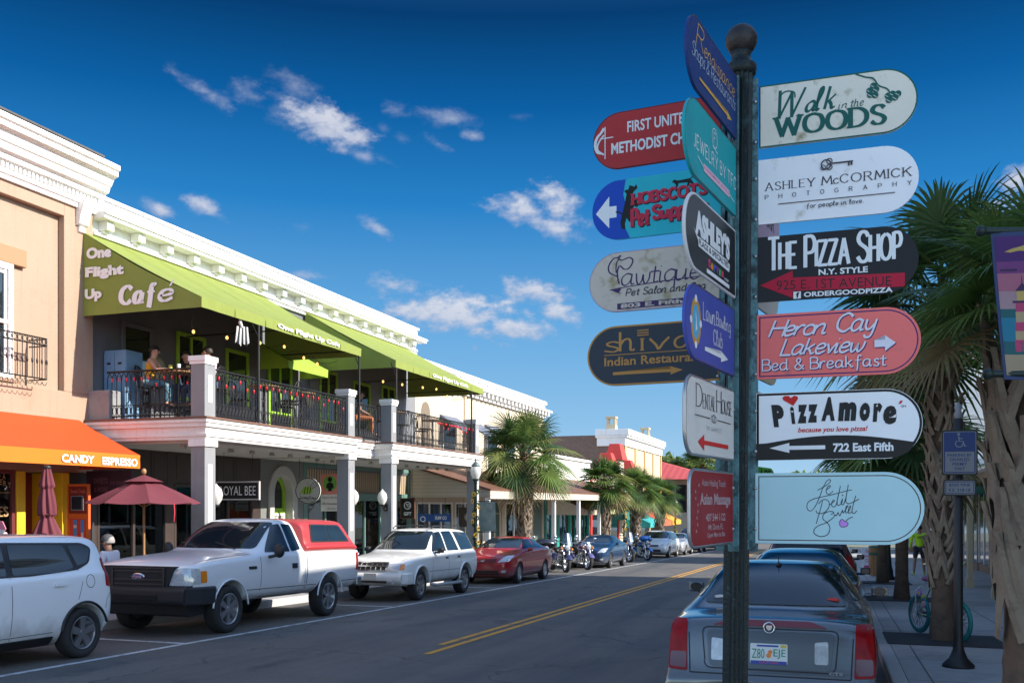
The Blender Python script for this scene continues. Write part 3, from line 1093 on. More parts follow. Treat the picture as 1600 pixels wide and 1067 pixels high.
for i, (xc, yc) in enumerate(COLS):
    m = MB()
    m.box(xc - .34, xc - .02, yc, yc + .34, gz(yc) - .2, 2.9)
    m.box(xc - .38, xc + .015, yc - .035, yc + .375, 2.80, 2.93, 1)
    m.box(xc - .38, xc + .015, yc - .035, yc + .375, gz(yc), gz(yc) + .35, 0)
    m.box(xc - .021, xc - .012, yc + .1, yc + .24, 1.0, 2.45, 1)
    part(m, 'column', [greyl, white], B, .012)
    m = MB()
    m.box(xc - .34, xc - .02, yc, yc + .34, ZD + .015, 4.46)
    m.box(xc - .38, xc + .02, yc - .04, yc + .38, 4.46, 4.56, 1)
    m.box(xc - .36, xc + .0, yc - .02, yc + .36, 4.40, 4.46, 1)
    m.box(xc - .021, xc - .012, yc + .11, yc + .23, ZD + .3, 4.2, 1)
    part(m, 'pillar', [greyl, white], B, .012)
m = MB()
m.box(XB + .02, XB + .62, 15.76, 16.1, ZD + .015, 3.98)
part(m, 'pillar_stub', greyl, B, .015)
RZ = ZD + .02
iron_rail(B, (XB + .5, 15.85), (XF - .36, 15.85), RZ, .96)
iron_rail(B, (XF - .12, 16.1), (XF - .12, 21.55), RZ, .96)
iron_rail(B, (XF - .45, 21.9), (XF - .45, 24.0), RZ, .96)
iron_rail(B, (XF - .12, 24.36), (XF - .12, 30.55), RZ, .96)
# awnings on black posts
for (y0, y1) in ((15.62, 22.2), (24.25, 31.25)):
    aw = awning(B, 'green_awning', XB + .06, XF - .02, y0, y1, 7.19, 5.67, .2, [grn, grn, grn], sag=.09, n=12)
    L = y1 - y0
    ink = Ink(lambda u, v, h: (XF + .014 + h, u, v))
    a = y0 + L * (.40 if y0 < 20 else .36)
    ink.text('One Flight Up Cafe', a, 5.50, a + L * .42, 5.63, .035)
    if y0 < 20:
        ink2 = Ink(lambda u, v, h: (u, y0 - .02 - h, v))
        for t, u0, v0, u1, v1 in (('One', -14.30, 6.60, -13.68, 6.83), ('Flight', -14.33, 6.18, -13.38, 6.44), ('Up', -14.34, 5.74, -13.92, 6.0)):
            ink2.text(t, u0, v0, u1, v1, .06)
        ink2.pen('Caf', -13.45, 5.64, -12.62, 5.99, .12, .66, 0, .12, .05, gap=2.4, fit=(0, 10))
        ink2.pen('e', -12.52, 5.64, -12.22, 5.86, .11, .66, 0, .12)
        ink2.poly([(-12.30, 5.92), (-12.26, 5.92), (-12.17, 6.04), (-12.22, 6.04)])
        o = part(ink2, 'lettering', wht_ink, aw)
    part(ink, 'lettering', wht_ink, aw)
    m = MB()
    ns = 6
    for q in range(1, ns):                                    # stitched seams between the cloth widths
        yy = y0 + L * q / ns
        pts = [(XB + .06 + (XF - .02 - XB - .06) * v, 7.19 + (5.67 - 7.19) * v - .09 * sin(pi * v) * .62 + .012) for v in [k / 8 for k in range(9)]] + [(XF + .006, 5.47)]
        for a_, b_ in zip(pts, pts[1:]):
            m.quad((a_[0], yy - .012, a_[1]), (a_[0], yy + .012, a_[1]), (b_[0], yy + .012, b_[1]), (b_[0], yy - .012, b_[1]))
        part(m, 'seam', M('awning seam', (.15, .21, .03), .8), aw)
        m = MB()
    for t in (.02, .5, .98):
        yy = y0 + L * t
        m.tube([(XB + .08, yy, 7.12), (XF - .06, yy, 5.6)], .018, 6)
        m.tube([(XB + .08, yy, 5.6), (XF - .06, yy, 5.6)], .016, 6)
    m.tube([(XF - .06, y0 + .05, 5.58), (XF - .06, y1 - .05, 5.58)], .018, 6)
    part(m, 'awning_frame', iron, aw)
for yy in (17.6, 22.15, 24.35, 30.2):
    m = MB()
    m.cyl((XF - .05, yy, ZD), (XF - .05, yy, 5.58), .028, n=8)
    m.tube([(XF - .05, yy, 5.2), (XF - .05, yy - .35, 5.57)], .014, 5)
    part(m, 'awning_post', iron, B)
# upstairs doors and windows in the wall, lime framed
for i, (y0, y1, z0, z1, kind) in enumerate(((16.9, 17.7, ZD, 5.5, 'window'), (18.7, 19.6, ZD, 5.6, 'door'), (20.6, 21.4, 4.2, 5.5, 'window'), (22.5, 23.5, ZD, 5.6, 'door'), (25.2, 26.1, ZD, 5.6, 'door'), (27.3, 28.3, 4.1, 5.5, 'window'), (29.3, 30.2, ZD, 5.6, 'door'))):
    m = MB()
    fm = lime if i else greyd
    t = .09
    m.box(XB + .002, XB + .06, y0 - t, y0, z0, z1 + t)
    m.box(XB + .002, XB + .06, y1, y1 + t, z0, z1 + t)
    m.box(XB + .002, XB + .06, y0, y1, z1, z1 + t)
    if kind == 'door':
        m.box(XB + .002, XB + .05, y0, y1, z0 + .01, z0 + .28)
        m.box(XB + .002, XB + .05, y0, y1, z0 + .75, z0 + .83)
        m.box(XB + .002, XB + .05, (y0 + y1) / 2 - .04, (y0 + y1) / 2 + .04, z0 + .83, z1)
    o = part(m, kind, fm, B, .008)
    m = MB()
    m.box(XB + .004, XB + .02, y0, y1, z0 + (.28 if kind == 'door' else 0), z1)
    part(m, 'pane', glassd, o)
m = MB()
m.box(XB + .001, XB + .018, 24.6, 31.9, ZD, 6.5)
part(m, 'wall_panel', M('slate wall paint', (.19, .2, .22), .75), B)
a2 = awning(B, 'small_lime_awning', XB + .04, XB + .95, 21.9, 24.0, 5.95, 5.45, .22, [M('lime awning cloth', (.36, .55, .06), .8, trans=.2)] * 3, n=4)

# ground floor fronts
Z1 = -.45
m = MB()
for (a, b) in ((15.9, 16.1), (18.3, 18.55), (21.7, 22.05), (31.6, 31.98)):
    m.box(XB - .5, XB + .02, a, b, Z1 - .6, 2.88)
m.box(XB - .4, XB + .01, 16.1, 21.7, 2.15, 2.88)
loose(m, 'shop_pier', woodd, B, .01)
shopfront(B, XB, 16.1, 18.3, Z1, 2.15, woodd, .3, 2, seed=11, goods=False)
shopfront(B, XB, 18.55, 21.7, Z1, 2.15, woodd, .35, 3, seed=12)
m = MB()
for k in range(7):
    m.box(XB + .011, XB + .02, 16.2 + k * .78, 16.23 + k * .78, 2.2, 2.85)
    m.box(XB + .011, XB + .016, 16.3 + k * .78, 16.9 + k * .78, 2.26, 2.8)
part(m, 'transom', M('dark bronze', (.06, .045, .035), .4, .3), B)
ink = Ink(lambda u, v, h: (XB + .005 + h, u, v))
hexp = [(17.2, 2.02), (17.4, 1.9), (17.4, 1.55), (17.2, 1.42), (17.0, 1.55), (17.0, 1.9), (17.2, 2.02)]
ink.T = Matrix.Translation((0, 1.15, .28))
ink.line(hexp, .02)
part(ink, 'window_emblem', M('pale line', (.7, .7, .65), .5), B)
# stair entrance: grey wall with a pointed arch round a lime door
m = MB()
yc, ro, zs = 23.12, .72, 1.95
segs = 10
arcp = [(yc + ro * .99 * cos(pi * k / segs), zs + .78 * sin(pi * k / segs)) for k in range(segs + 1)]
poly = [(22.05, Z1 - .3), (yc - ro, Z1 - .3)] + arcp[::-1] + [(yc + ro, Z1 - .3), (24.2, Z1 - .3), (24.2, 2.88), (22.05, 2.88)]
m.prism(poly, 'x', XB - .3, XB + .03)
part(m, 'entrance_wall', M('grey green wall', (.17, .175, .165), .8, var=.08), B)


def archring(r0, r1, h0, h1, x0, x1, yc, zs, zb, mi, mb, segs=14):
    o = [(yc + r1, zb)] + [(yc + r1 * cos(pi * k / segs), zs + h1 * sin(pi * k / segs)) for k in range(segs + 1)] + [(yc - r1, zb)]
    i = [(yc + r0, zb)] + [(yc + r0 * cos(pi * k / segs), zs + h0 * sin(pi * k / segs)) for k in range(segs + 1)] + [(yc - r0, zb)]
    n = len(o)
    vs = [(x1, p[0], p[1]) for p in o] + [(x1, p[0], p[1]) for p in i] + [(x0, p[0], p[1]) for p in o] + [(x0, p[0], p[1]) for p in i]
    fs = []
    for k in range(n - 1):
        fs += [(k, k + 1, n + k + 1, n + k), (2 * n + k, 2 * n + k + 1, k + 1, k), (n + k, n + k + 1, 3 * n + k + 1, 3 * n + k)]
    mb.add(vs, fs, mi)


m = MB()
archring(.46, .72, .52, .78, XB - .28, XB + .075, yc, zs, Z1, 0, m)
m.prism([(yc + .72, Z1), (yc + .95, Z1), (yc + .8, 1.3), (yc + .72, 1.3)], 'x', XB + .032, XB + .074)
m.prism([(yc - .72, Z1), (yc - .72, 1.3), (yc - .8, 1.3), (yc - .95, Z1)], 'x', XB + .032, XB + .074)
part(m, 'stone_arch', M('pale stone', (.42, .41, .39), .8, var=.1), B, .008)
m = MB()
archring(.36, .455, .42, .515, XB - .26, XB - .16, yc, zs, Z1, 0, m)
m.box(XB - .25, XB - .18, yc - .36, yc + .36, Z1, .95)
m.box(XB - .25, XB - .17, yc - .36, yc + .36, 1.42, 1.56)
o = part(m, 'entrance_door', lime, B, .006)
m = MB()
m.prism([(yc - .36, .95), (yc + .36, .95)] + [(yc + .37 * cos(pi * k / 10), zs + .43 * sin(pi * k / 10)) for k in range(11)], 'x', XB - .24, XB - .215)
part(m, 'pane', glassd, o)
m = MB()
m.box(XB - .16, XB - .14, yc - .4, yc + .4, 1.2, 1.42)
ink = Ink(lambda u, v, h: (XB - .139 + h, u, v), .002)
ink.text('UPSTAIRS', yc - .3, 1.26, yc + .3, 1.36, .02, mi=1)
m.v += []
s_ = part(m, 'door_sign', whited, B)
part(ink, 'lettering', [black, black], s_)
# green shop with striped transoms
m = MB()
for (a, b) in ((24.2, 24.4), (26.6, 26.9), (29.2, 29.5), (31.4, 31.6)):
    m.box(XB - .4, XB + .05, a, b, Z1 - .6, 2.88)
m.box(XB - .3, XB + .04, 24.4, 31.4, 1.85, 2.02)
m.box(XB - .3, XB + .04, 24.4, 31.4, 2.76, 2.88)
loose(m, 'shop_pier', teal, B, .01)
m = MB()
m.box(XB - .2, XB - .05, 24.4, 31.4, 2.02, 2.76)
part(m, 'striped_transom', tanst, B)
for i, (a, b) in enumerate(((24.4, 26.6), (26.9, 29.2), (29.5, 31.4))):
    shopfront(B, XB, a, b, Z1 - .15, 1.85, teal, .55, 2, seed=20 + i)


# ------------------------------------------------------------------ cream building beyond, with sloping copper canopy
D = thing('cream_row_building', 'pale cream two storey building with white cornice and dark window awnings beyond the cafe', 'building')
creaml = M('pale cream stucco', (.50, .42, .32), .85, var=.05, scale=1.5)
m = MB()
m.box(-24, XB - .02, 32.0, 48.3, 2.2, 6.9)
part(m, 'wall', creaml, D)
m = MB()
m.box(-24, XB + .06, 32.0, 48.35, 6.55, 7.0)
m.box(XB + .06, XB + .16, 32.0, 48.4, 6.86, 7.02)
m.box(XB + .06, XB + .4, 32.3, 48.6, 6.45, 6.55)
for k in range(30):
    m.box(XB + .0, XB + .34, 32.4 + k * .54, 32.6 + k * .54, 6.25, 6.449)
m.box(XB + .0, XB + .1, 32.0, 48.35, 6.15, 6.24)
part(m, 'cornice', white, D, .008)
m = MB()
for yy in (36.9, 44.6):
    m.box(XB - .02, XB + .03, yy, yy + .22, 2.4, 6.15)
loose(m, 'pilaster', M('tan trim', (.6, .44, .3), .8), D)
m = MB()
m.box(XB - .018, XB - .005, 32.6, 33.4, 3.4, 5.1)
m.prism([(32.6, 5.1)] + [(33.0 - .4 * cos(pi * k / 8), 5.1 + .4 * sin(pi * k / 8)) for k in range(9)], 'x', XB - .018, XB - .005)
part(m, 'arched_window', M('louvred opening', (.18, .14, .1), .8), D)
for k in range(5):
    y0 = 34.6 + k * 2.5
    m = MB()
    m.box(XB - .015, XB + .03, y0, y0 + 1.3, 3.1, 5.0)
    m.box(XB + .03, XB + .05, y0 + .08, y0 + 1.22, 3.2, 4.9, 1)
    m.box(XB + .05, XB + .06, y0 + .1, y0 + 1.2, 4.02, 4.08)
    part(m, 'window', [white, glassd], D)
    m = MB()
    m.prism([(XB, 5.15), (XB + .9, 4.55), (XB + .9, 4.50), (XB, 5.05)], 'y', y0 - .25, y0 + 1.55)
    part(m, 'window_awning', M('slate blue awning', (.12, .14, .19), .7), D)
# canopy over the pavement
m = MB()
y0, y1 = 31.4, 58.0
m.prism([(XB, 3.1), (-11.35, 2.2), (-11.35, 2.14), (XB, 3.02)], 'y', y0, y1)
part(m, 'canopy_roof', copper, D)
m = MB()
m.prism([(XB, 3.01), (-11.42, 2.12), (-11.42, 1.92), (XB, 1.92)], 'y', y0 + .1, y0 + .16)
m.box(-11.42, -11.36, y0, y1, 1.86, 2.135)
part(m, 'canopy_siding', M('cream boards', (.5, .45, .37), .8, tex='Z', tscale=8, tcol=(.44, .4, .33)), D)
m = MB()
for k, yy in enumerate((31.5, 35.6, 39.8, 44, 48.2)):
    m.box(-11.6, -11.44, yy, yy + .16, gz(yy) - .1, 1.9)
    part(m, 'canopy_post', white, D, .01)
    m = MB()
Z2 = -.75
m = MB()
m.box(XB - .3, XB + .02, 32, 48.3, 1.75, 2.2)
for (a, b) in ((32, 32.15), (35.6, 35.9), (39.2, 39.6), (41.6, 42.1), (45.9, 46.4), (47.9, 48.3)):
    m.box(XB - .3, XB + .02, a, b, Z2 - .8, 1.75)
loose(m, 'shop_pier', creaml, D, .01)
for i, (a, b) in enumerate(((32.15, 35.6), (35.9, 39.2), (42.1, 45.9))):
    shopfront(D, XB, a, b, Z2 - .2, 1.75, white, .5, 3, seed=30 + i)
m = MB()
yc, zs = 40.6, 1.25
m.box(XB - .12, XB - .02, 39.6, 41.6, Z2 - .8, 1.75)
part(m, 'door_wall', creaml, D)
m = MB()
archring(.6, .75, .6, .75, XB - .019, XB + .05, yc, zs, Z2 - .3, 0, m)
m.box(XB - .019, XB + .02, yc - .09, yc + .09, Z2 - .3, 1.25)
part(m, 'door_arch', creaml, D)
m = MB()
m.prism([(yc + .6 * cos(pi * k / 10), zs + .03 + .57 * sin(pi * k / 10)) for k in range(11)], 'x', XB - .018, XB + .01)
m.box(XB - .018, XB + .01, yc - .6, yc - .09, Z2 - .3, 1.22)
m.box(XB - .018, XB + .01, yc + .09, yc + .6, Z2 - .3, 1.22)
part(m, 'double_door', M('dark green paint', (.015, .07, .05), .4), D)
m = MB()
m.box(XB - .3, XB + .02, 46.4, 47.9, Z2 - .8, 1.75)
part(m, 'end_door', M('green grey door', (.10, .14, .12), .5), D)

# ------------------------------------------------------------------ single storey white shops
E = thing('white_shop_building', 'single storey white parapet shop row with striped awnings and teal posts', 'building')
m = MB()
m.box(-24, XB + .1, 48.36, 58.0, 1.9, 4.3)
part(m, 'wall', whited, E)
m = MB()
m.box(XB + .1, XB + .22, 48.36, 58.0, 4.2, 4.34)
m.box(XB + .1, XB + .16, 48.36, 58.0, 2.6, 2.7)
part(m, 'cornice', white, E)
brs = M('brown stripe awning', (.42, .33, .24), .8, tex='Y', tscale=2.2, tcol=(.6, .55, .48))
grs = M('green stripe awning', (.34, .40, .16), .8, tex='Y', tscale=2.2, tcol=(.5, .52, .33))
awning(E, 'brown_awning', XB + .12, -12.2, 48.6, 52.6, 2.3, 1.35, .25, [brs] * 3, n=5)
awning(E, 'green_striped_awning', XB + .12, -12.2, 52.8, 57.6, 2.3, 1.35, .25, [grs] * 3, n=5)
Z3 = -1.15
m = MB()
tealb = M('bright teal paint', (.02, .26, .22), .5)
for (a, b) in ((48.4, 48.6), (50.6, 51.1), (53.2, 53.7), (55.6, 56.0), (57.7, 58.0)):
    m.box(XB - .2, XB + .08, a, b, Z3 - .8, 1.9)
m.box(XB - .2, XB + .06, 48.6, 57.7, 1.5, 1.9)
loose(m, 'shop_pier', tealb, E, .01)
for i, (a, b) in enumerate(((48.6, 50.6), (51.1, 53.2), (53.7, 55.6), (56.0, 57.7))):
    shopfront(E, XB, a, b, Z3 - .3, 1.5, tealb, .5, 2, seed=40 + i)

# ------------------------------------------------------------------ red dormer shop
G = thing('red_dormer_building', 'low tan shop with bright red roof turrets behind the palms', 'building')
m = MB()
m.box(-24, XB + .05, 58.0, 68.5, -2.2, 3.9)
part(m, 'wall', M('tan wall', (.5, .4, .32), .85), G)
redr = M('bright red roof', (.62, .05, .03), .5, var=.12, scale=4)
for (yy, zb, w, h) in ((60.6, 4.1, 1.3, .85), (63.4, 4.6, 1.7, 1.1), (66.8, 3.9, 1.3, .85)):
    m = MB()
    x0, x1 = -14.6, -13.3
    m.box(x0 + .2, x1 - .25, yy - w * .38, yy + w * .38, 2.2, zb, 1)
    lo = [(x0, yy - w / 2, zb), (x1, yy - w / 2, zb), (x1, yy + w / 2, zb), (x0, yy + w / 2, zb)]
    hi = [(x0 + .3, yy - w * .28, zb + h), (x1 - .3, yy - w * .28, zb + h), (x1 - .3, yy + w * .28, zb + h), (x0 + .3, yy + w * .28, zb + h)]
    m.hexa(lo, hi)
    part(m, 'roof_turret', [redr, M('pale turret wall', (.6, .5, .4), .8)], G, .03)
m = MB()
m.box(XB + .05, XB + .12, 58.1, 58.5, -2, 3.6)
m.box(XB + .05, XB + .12, 62.1, 62.5, -2, 1.3)
m.box(XB + .05, XB + .12, 66.1, 66.5, -2, 1.3)
loose(m, 'red_column', redm, G)
for i, (a, b) in enumerate(((58.6, 62.0), (62.6, 66.0))):
    m = MB()
    m.box(XB + .051, XB + .075, a, b, -1.4, 1.2)
    part(m, 'shop_window', glassd, G)
awning(G, 'dark_green_awning', XB + .06, -12.6, 60.5, 68, 1.7, .9, .25, [M('dark green cloth', (.02, .14, .11), .8)] * 3, n=6)

# ------------------------------------------------------------------ brick and yellow building
H = thing('brick_building', 'two storey building with dark brick flank, yellow street front and white cornice', 'building')
yel = M('pale yellow stucco', (.52, .42, .28), .85, var=.05)
m = MB()
m.box(-40, XB - .2, 68.6, 84.0, -2.6, 6.7)
part(m, 'wall', brickd, H)
m = MB()
m.box(XB - .2, XB, 68.6, 84.0, -2.6, 6.5)
part(m, 'street_front', yel, H)
m = MB()
for k in range(5):
    m.box(XB, XB + .08, 68.6 + k * 3.77, 69.0 + k * 3.77, .6, 5.9)
loose(m, 'pilaster', M('ochre trim', (.55, .34, .12), .8), H)
m = MB()
m.box(-16.5, XB + .12, 68.45, 84.1, 5.9, 6.8)
m.box(-16.6, XB + .3, 68.35, 84.25, 6.5, 6.66)
m.box(-16.6, XB + .4, 68.3, 84.3, 6.66, 7.1)
part(m, 'cornice', white, H, .02)
for yy, xx in ((69.4, -15.6), (80.5, -15.2)):
    m = MB()
    m.box(xx - .35, xx + .35, yy - .35, yy + .35, 7.1, 7.5)
    for (a, b) in ((-.33, -.33), (.18, -.33), (-.33, .18), (.18, .18)):
        m.box(xx + a, xx + a + .15, yy + b, yy + b + .15, 7.5, 7.95)
    m.box(xx - .38, xx + .38, yy - .38, yy + .38, 7.95, 8.1)
    part(m, 'chimney', M('sand stone', (.5, .4, .26), .85), H, .02)
for k in range(4):
    y0 = 69.6 + k * 3.77
    m = MB()
    m.box(XB + .001, XB + .05, y0 + .6, y0 + 2.2, 1.0, 3.2)
    part(m, 'window', glassd, H)
    m = MB()
    m.prism([(XB, 3.9), (XB + 1.3, 3.1), (XB + 1.3, 3.0), (XB, 3.7)], 'y', y0 + .3, y0 + 2.5)
    part(m, 'window_awning', M('black awning', (.03, .03, .035), .8), H)
for k in range(3):
    m = MB()
    m.box(XB + .001, XB + .05, 70 + k * 4.6, 73.6 + k * 4.6, -1.9, .2)
    part(m, 'shop_window', glassd, H)
for k, c in enumerate(((.03, .35, .35), (.7, .12, .04), (.75, .3, .03))):
    awning(H, 'bright_awning', XB + .01, -12.7, 69.2 + k * 5, 73.8 + k * 5, 1.1, .3, .35, [M('awning cloth %d' % k, c, .8)] * 3, n=4)

# ------------------------------------------------------------------ red hip roofed building at the far corner
J = thing('red_roof_building', 'far corner building with red metal hip roof and dark upper windows', 'building')
m = MB()
m.box(-40, -11.5, 92, 112, -3.2, 4.0)
part(m, 'wall', M('beige wall', (.42, .37, .3), .85), J)
m = MB()
lo = [(-42, 90.5, 4.0), (-10, 90.5, 4.0), (-10, 113.5, 4.0), (-42, 113.5, 4.0)]
hi = [(-36, 98, 6.3), (-18, 98, 6.3), (-18, 106, 6.3), (-36, 106, 6.3)]
m.hexa(lo, hi)
part(m, 'roof', M('red metal roof', (.55, .09, .07), .5, tex='X', tscale=1.6, tcol=(.46, .07, .06)), J)
for k in range(4):
    m = MB()
    m.box(-18.2 + k * 1.9, -16.8 + k * 1.9, 91.93, 91.97, .9, 3.5)
    part(m, 'window', glassd, J)

# ------------------------------------------------------------------ signpost and its blades
PC = Vector((0, 0, 0)) + CR * 1.006 + CF * 4.3                # axis of the post
pole_m = M('weathered green black post', (.010, .017, .019), .45, .1, var=.35, scale=9, bump=.3, bscale=70, grime=(.04, .10, .11), gscale=14, gth=.60, spec=.3)
patina = M('verdigris bracket', (.085, .19, .21), .6, .1, var=.5, scale=22, bump=.4, bscale=90, grime=(.015, .03, .035), gscale=13, gth=.47)
steel = M('dull steel', (.35, .36, .38), .35, .8, var=.15)
post = thing('signpost', 'fluted dark green post with ball finial carrying stacked directional signs', 'signpost', (PC.x, PC.y, .15))
lean = lambda z: .020 - .030 * (3.7 - z) / 3.2
m = MB()
rings = []
NF = 14
zs_ = [0, .12, .12, .3, .32, .36, 1.2, 2.4, 3.42]
for i in range(2):
    pass
vs, fs = [], []
for z in (.28, 1.0, 2.0, 3.46):
    for j in range(NF * 4):
        q = 2 * pi * j / (NF * 4)
        r = .0565 - .009 * (1 if j % 4 == 2 else .55 if j % 2 else 0)
        vs.append((r * cos(q) + lean(z + .15), r * sin(q), z))
n = NF * 4
for i in range(3):
    fs += [(i * n + j, i * n + (j + 1) % n, (i + 1) * n + (j + 1) % n, (i + 1) * n + j) for j in range(n)]
m.add(vs, fs)
part(m, 'shaft', pole_m, post)
m = MB()
m.lathe([(.001, 0), (.17, 0), (.17, .05), (.14, .08), (.11, .2), (.085, .26), (.08, .3), (.06, .3)], 24, (lean(.3), 0, 0))
part(m, 'base', pole_m, post)
m = MB()
m.lathe([(.05, 3.44), (.064, 3.445), (.068, 3.46), (.068, 3.485), (.055, 3.495), (.045, 3.51), (.040, 3.53), (.048, 3.545), (.001, 3.55)], 28, (lean(3.6), 0, 0))
part(m, 'collar', pole_m, post)
m = MB()
m.ball((lean(3.75), 0, 3.60), .070, 28, m=18)
part(m, 'ball_finial', M('dark bronze ball', (.028, .026, .027), .5, .5, var=.3, scale=10, bump=.3, bscale=50), post)
DIRS = {'right': (cos(radians(19.4)), -sin(radians(19.4))), 'left': (-cos(radians(24.5)), sin(radians(24.5))), 'front': (-.469, -.883), 'far': (.469, .883)}


def dirv(k):
    r, f = DIRS[k]
    return (CR * r + CF * f).normalized()


for k in ('right', 'left', 'front', 'far'):
    d = dirv(k)
    m = MB()
    m.T = Matrix.Rotation(atan2(d.y, d.x), 4, 'Z')
    m.box(.045, .094, -.004, .004, 1.32, 3.42)
    m.box(.046, .058, -.024, .024, 1.32, 3.42)
    part(m, 'bracket', patina, post, .002)
    for i in range(6):
        for z in (1.42 + .343 * i, 1.60 + .343 * i):
            m = MB()
            m.T = Matrix.Rotation(atan2(d.y, d.x), 4, 'Z')
            for s in ((-1, ) if k in ('right', 'far') else (1, )):
                m.lathe([(.001, .013), (.006, .012), (.009, .008), (.009, .004)] if s > 0 else [(.009, -.004), (.009, -.008), (.006, -.012), (.001, -.013)], 8, (.080, z, 0) if 0 else (0, 0, 0), 'z')
                m.v = [tuple(Matrix.Rotation(atan2(d.y, d.x), 4, 'Z') @ Vector((.082 + v[0], v[2], z + v[1]))) for v in [tuple(Matrix.Rotation(-atan2(d.y, d.x), 4, 'Z') @ Vector(q)) for q in m.v]]
            part(m, 'bolt', steel, post)

SIGN_L = {}


def blade(kind, z1, z0, L, face, label, rim=None, border=None, Wp=945, Hp=385, rad=None, trim=.006, inset=.010, off=.083, bw=.006):
    """a round-ended sign blade; returns (thing, ink) with ink in pixels of the flattened sign"""
    L += .012
    d = dirv(kind)
    U = d if kind in ('right', 'far') else -d
    s = 1 if kind in ('right', 'far') else -1
    pos = PC + d * off + Vector((lean(z0), 0, 0))
    t = thing('directional_sign', label, 'sign', (pos.x, pos.y, z0), atan2(U.y, U.x), 'directional signs on the signpost')
    H = z1 - z0
    R = rad or H * .5

    def outline(e):
        p = [(-0 + e if False else 0 + e, e), (0 + e, H - e)]
        cx = L - R
        if R >= H * .49:
            a = [(cx + (R - e) * sin(pi * k / 22), H / 2 + (H / 2 - e) * cos(pi * k / 22)) for k in range(23)]
        else:
            a = [(cx + (R - e) * sin(pi / 2 * k / 9), H - R + (R - e) * cos(pi / 2 * k / 9)) for k in range(10)] + [(cx + (R - e) * cos(pi / 2 * k / 9), R - (R - e) * sin(pi / 2 * k / 9)) for k in range(10)]
        o = p + a
        return [(s * q[0], q[1]) for q in o]
    m = MB()
    th = .006
    m.prism(outline(0), 'y', -th, th)
    part(m, 'sign_panel', face, t, .0015)
    x0 = 0 if s > 0 else -L
    ink = Ink(lambda u, v, h: (x0 + u * L / Wp, -th - h, v * H / Hp), .0006)
    if border:
        o = outline(inset)
        o = o + [o[0], o[1]]
        b = MB()
        n = len(o)
        i2 = outline(inset + bw)
        i2 = i2 + [i2[0], i2[1]]
        b.add([(p[0], -th - .0006, p[1]) for p in o] + [(p[0], -th - .0006, p[1]) for p in i2], [(k, k + 1, n + k + 1, n + k) for k in range(n - 1)])
        part(b, 'border', border, t)
    if rim:
        o = outline(-.002)
        b = MB()
        o3 = [(p[0], 0, p[1]) for p in o] + [(o[0][0], 0, o[0][1])]
        b.tube(o3, .0075, 6)
        part(b, 'rim', rim, t)
    return t, ink


def letter(ink, t, mats, name='lettering'):
    part(ink, name, mats, t)


def pm(n, c, **k):
    k.setdefault('var', .06)
    k.setdefault('rough', .5)
    k.setdefault('spec', .2)
    return M(n, c, **k)


ivory = pm('grimy ivory sign', (.68, .65, .56), grime=(.30, .26, .15), gscale=9, gth=.555)
pale = pm('pale weathered sign', (.80, .80, .83), grime=(.52, .50, .45), gscale=9, gth=.58)
dgreen = pm('dark green ink', (.01, .10, .085))
inkblk = pm('black ink', (.012, .012, .014))
inkgry = pm('charcoal ink', (.05, .05, .06))
blackp = pm('black sign', (.014, .014, .017), rough=.35)
whitep = pm('white sign', (.80, .81, .83), grime=(.6, .6, .58), gscale=7, gth=.66)
redi = pm('red ink', (.55, .02, .02))
crim = pm('crimson ink', (.42, .012, .04))
salmon = pm('salmon sign', (.80, .17, .155), grime=(.55, .15, .14), gscale=12, gth=.56)
navy = pm('navy ink', (.02, .02, .14))
aqua = pm('pale aqua sign', (.42, .64, .68))
# --- right hand blades, top to bottom
t, k = blade('right', 3.531, 3.257, .638, ivory, 'ivory sign with green lettering and a grape branch, top right of the post', border=dgreen, Wp=945, Hp=385, inset=.0, bw=.006)
k.pen('W', 125, 172, 285, 335, 24, .75, radians(35), .35, gap=1)
k.line(spline([(125, 250), (128, 300), (165, 330), (215, 320), (222, 285)]), 9, 0)
k.pen('a', 290, 190, 348, 248, 22, .6, .6, .35)
k.pen('l', 352, 190, 395, 325, 22, .6, .6, .35)
k.pen('k', 400, 190, 470, 325, 22, .6, .6, .35)
k.pen('in', 485, 182, 535, 218, 6, .4, .6, .3)
k.pen('the', 560, 182, 632, 228, 6, .4, .6, .3)
k.pen('WOODS', 105, 60, 755, 172, 30, .62, 0, 0, 22)
k.line(spline([(585, 378), (640, 352), (690, 335), (720, 290), (770, 262), (790, 225)]), 9, 0)
rg = random.Random(3)
for (cx, cy) in ((690, 292), (668, 265), (705, 268), (700, 235), (672, 240), (775, 220), (800, 228), (815, 205), (780, 195), (832, 225)):
    k.disc(cx, cy, 20, 0, 10)
    k.line([(cx - 15, cy + 4), (cx + 8, cy - 12)], 3, 1)
letter(k, t, [dgreen, ivory])
t, k = blade('right', 3.203, 2.918, .645, pale, 'pale grey sign with a key emblem and serif black lettering', Wp=955, Hp=395)
k.pen('ASHLEY McCORMICK'.replace('Mc', 'M'), 45, 203, 910, 250, 7.5, .6, 0, 0, 8, gap=3.0) if False else None
k.pen('ASHLEY', 45, 203, 345, 250, 7.5, .6, 0, 0, 8, gap=3)
k.pen('M', 390, 203, 450, 252, 7.5, .6, 0, 0, 8)
k.pen('c', 460, 203, 490, 234, 7, .5)
k.pen('CORMICK', 500, 203, 910, 254, 7.5, .6, 0, 0, 8, gap=3)
for i, ch in enumerate('PHOTOGRAPHY'):
    k.pen(ch, 42 + 85 * i, 150, 62 + 85 * i, 175, 4, .4)
k.rect(125, 111, 820, 116)
k.pen('for people in love.', 300, 62, 636, 98, 4.2, .2)
k.line([(450, 325), (575, 325)], 9)
k.ring(415, 322, 28, 8)
k.ring(435, 340, 16, 6)
k.ring(435, 305, 16, 6)
k.ring(398, 305, 14, 5)
k.rect(545, 300, 555, 325)
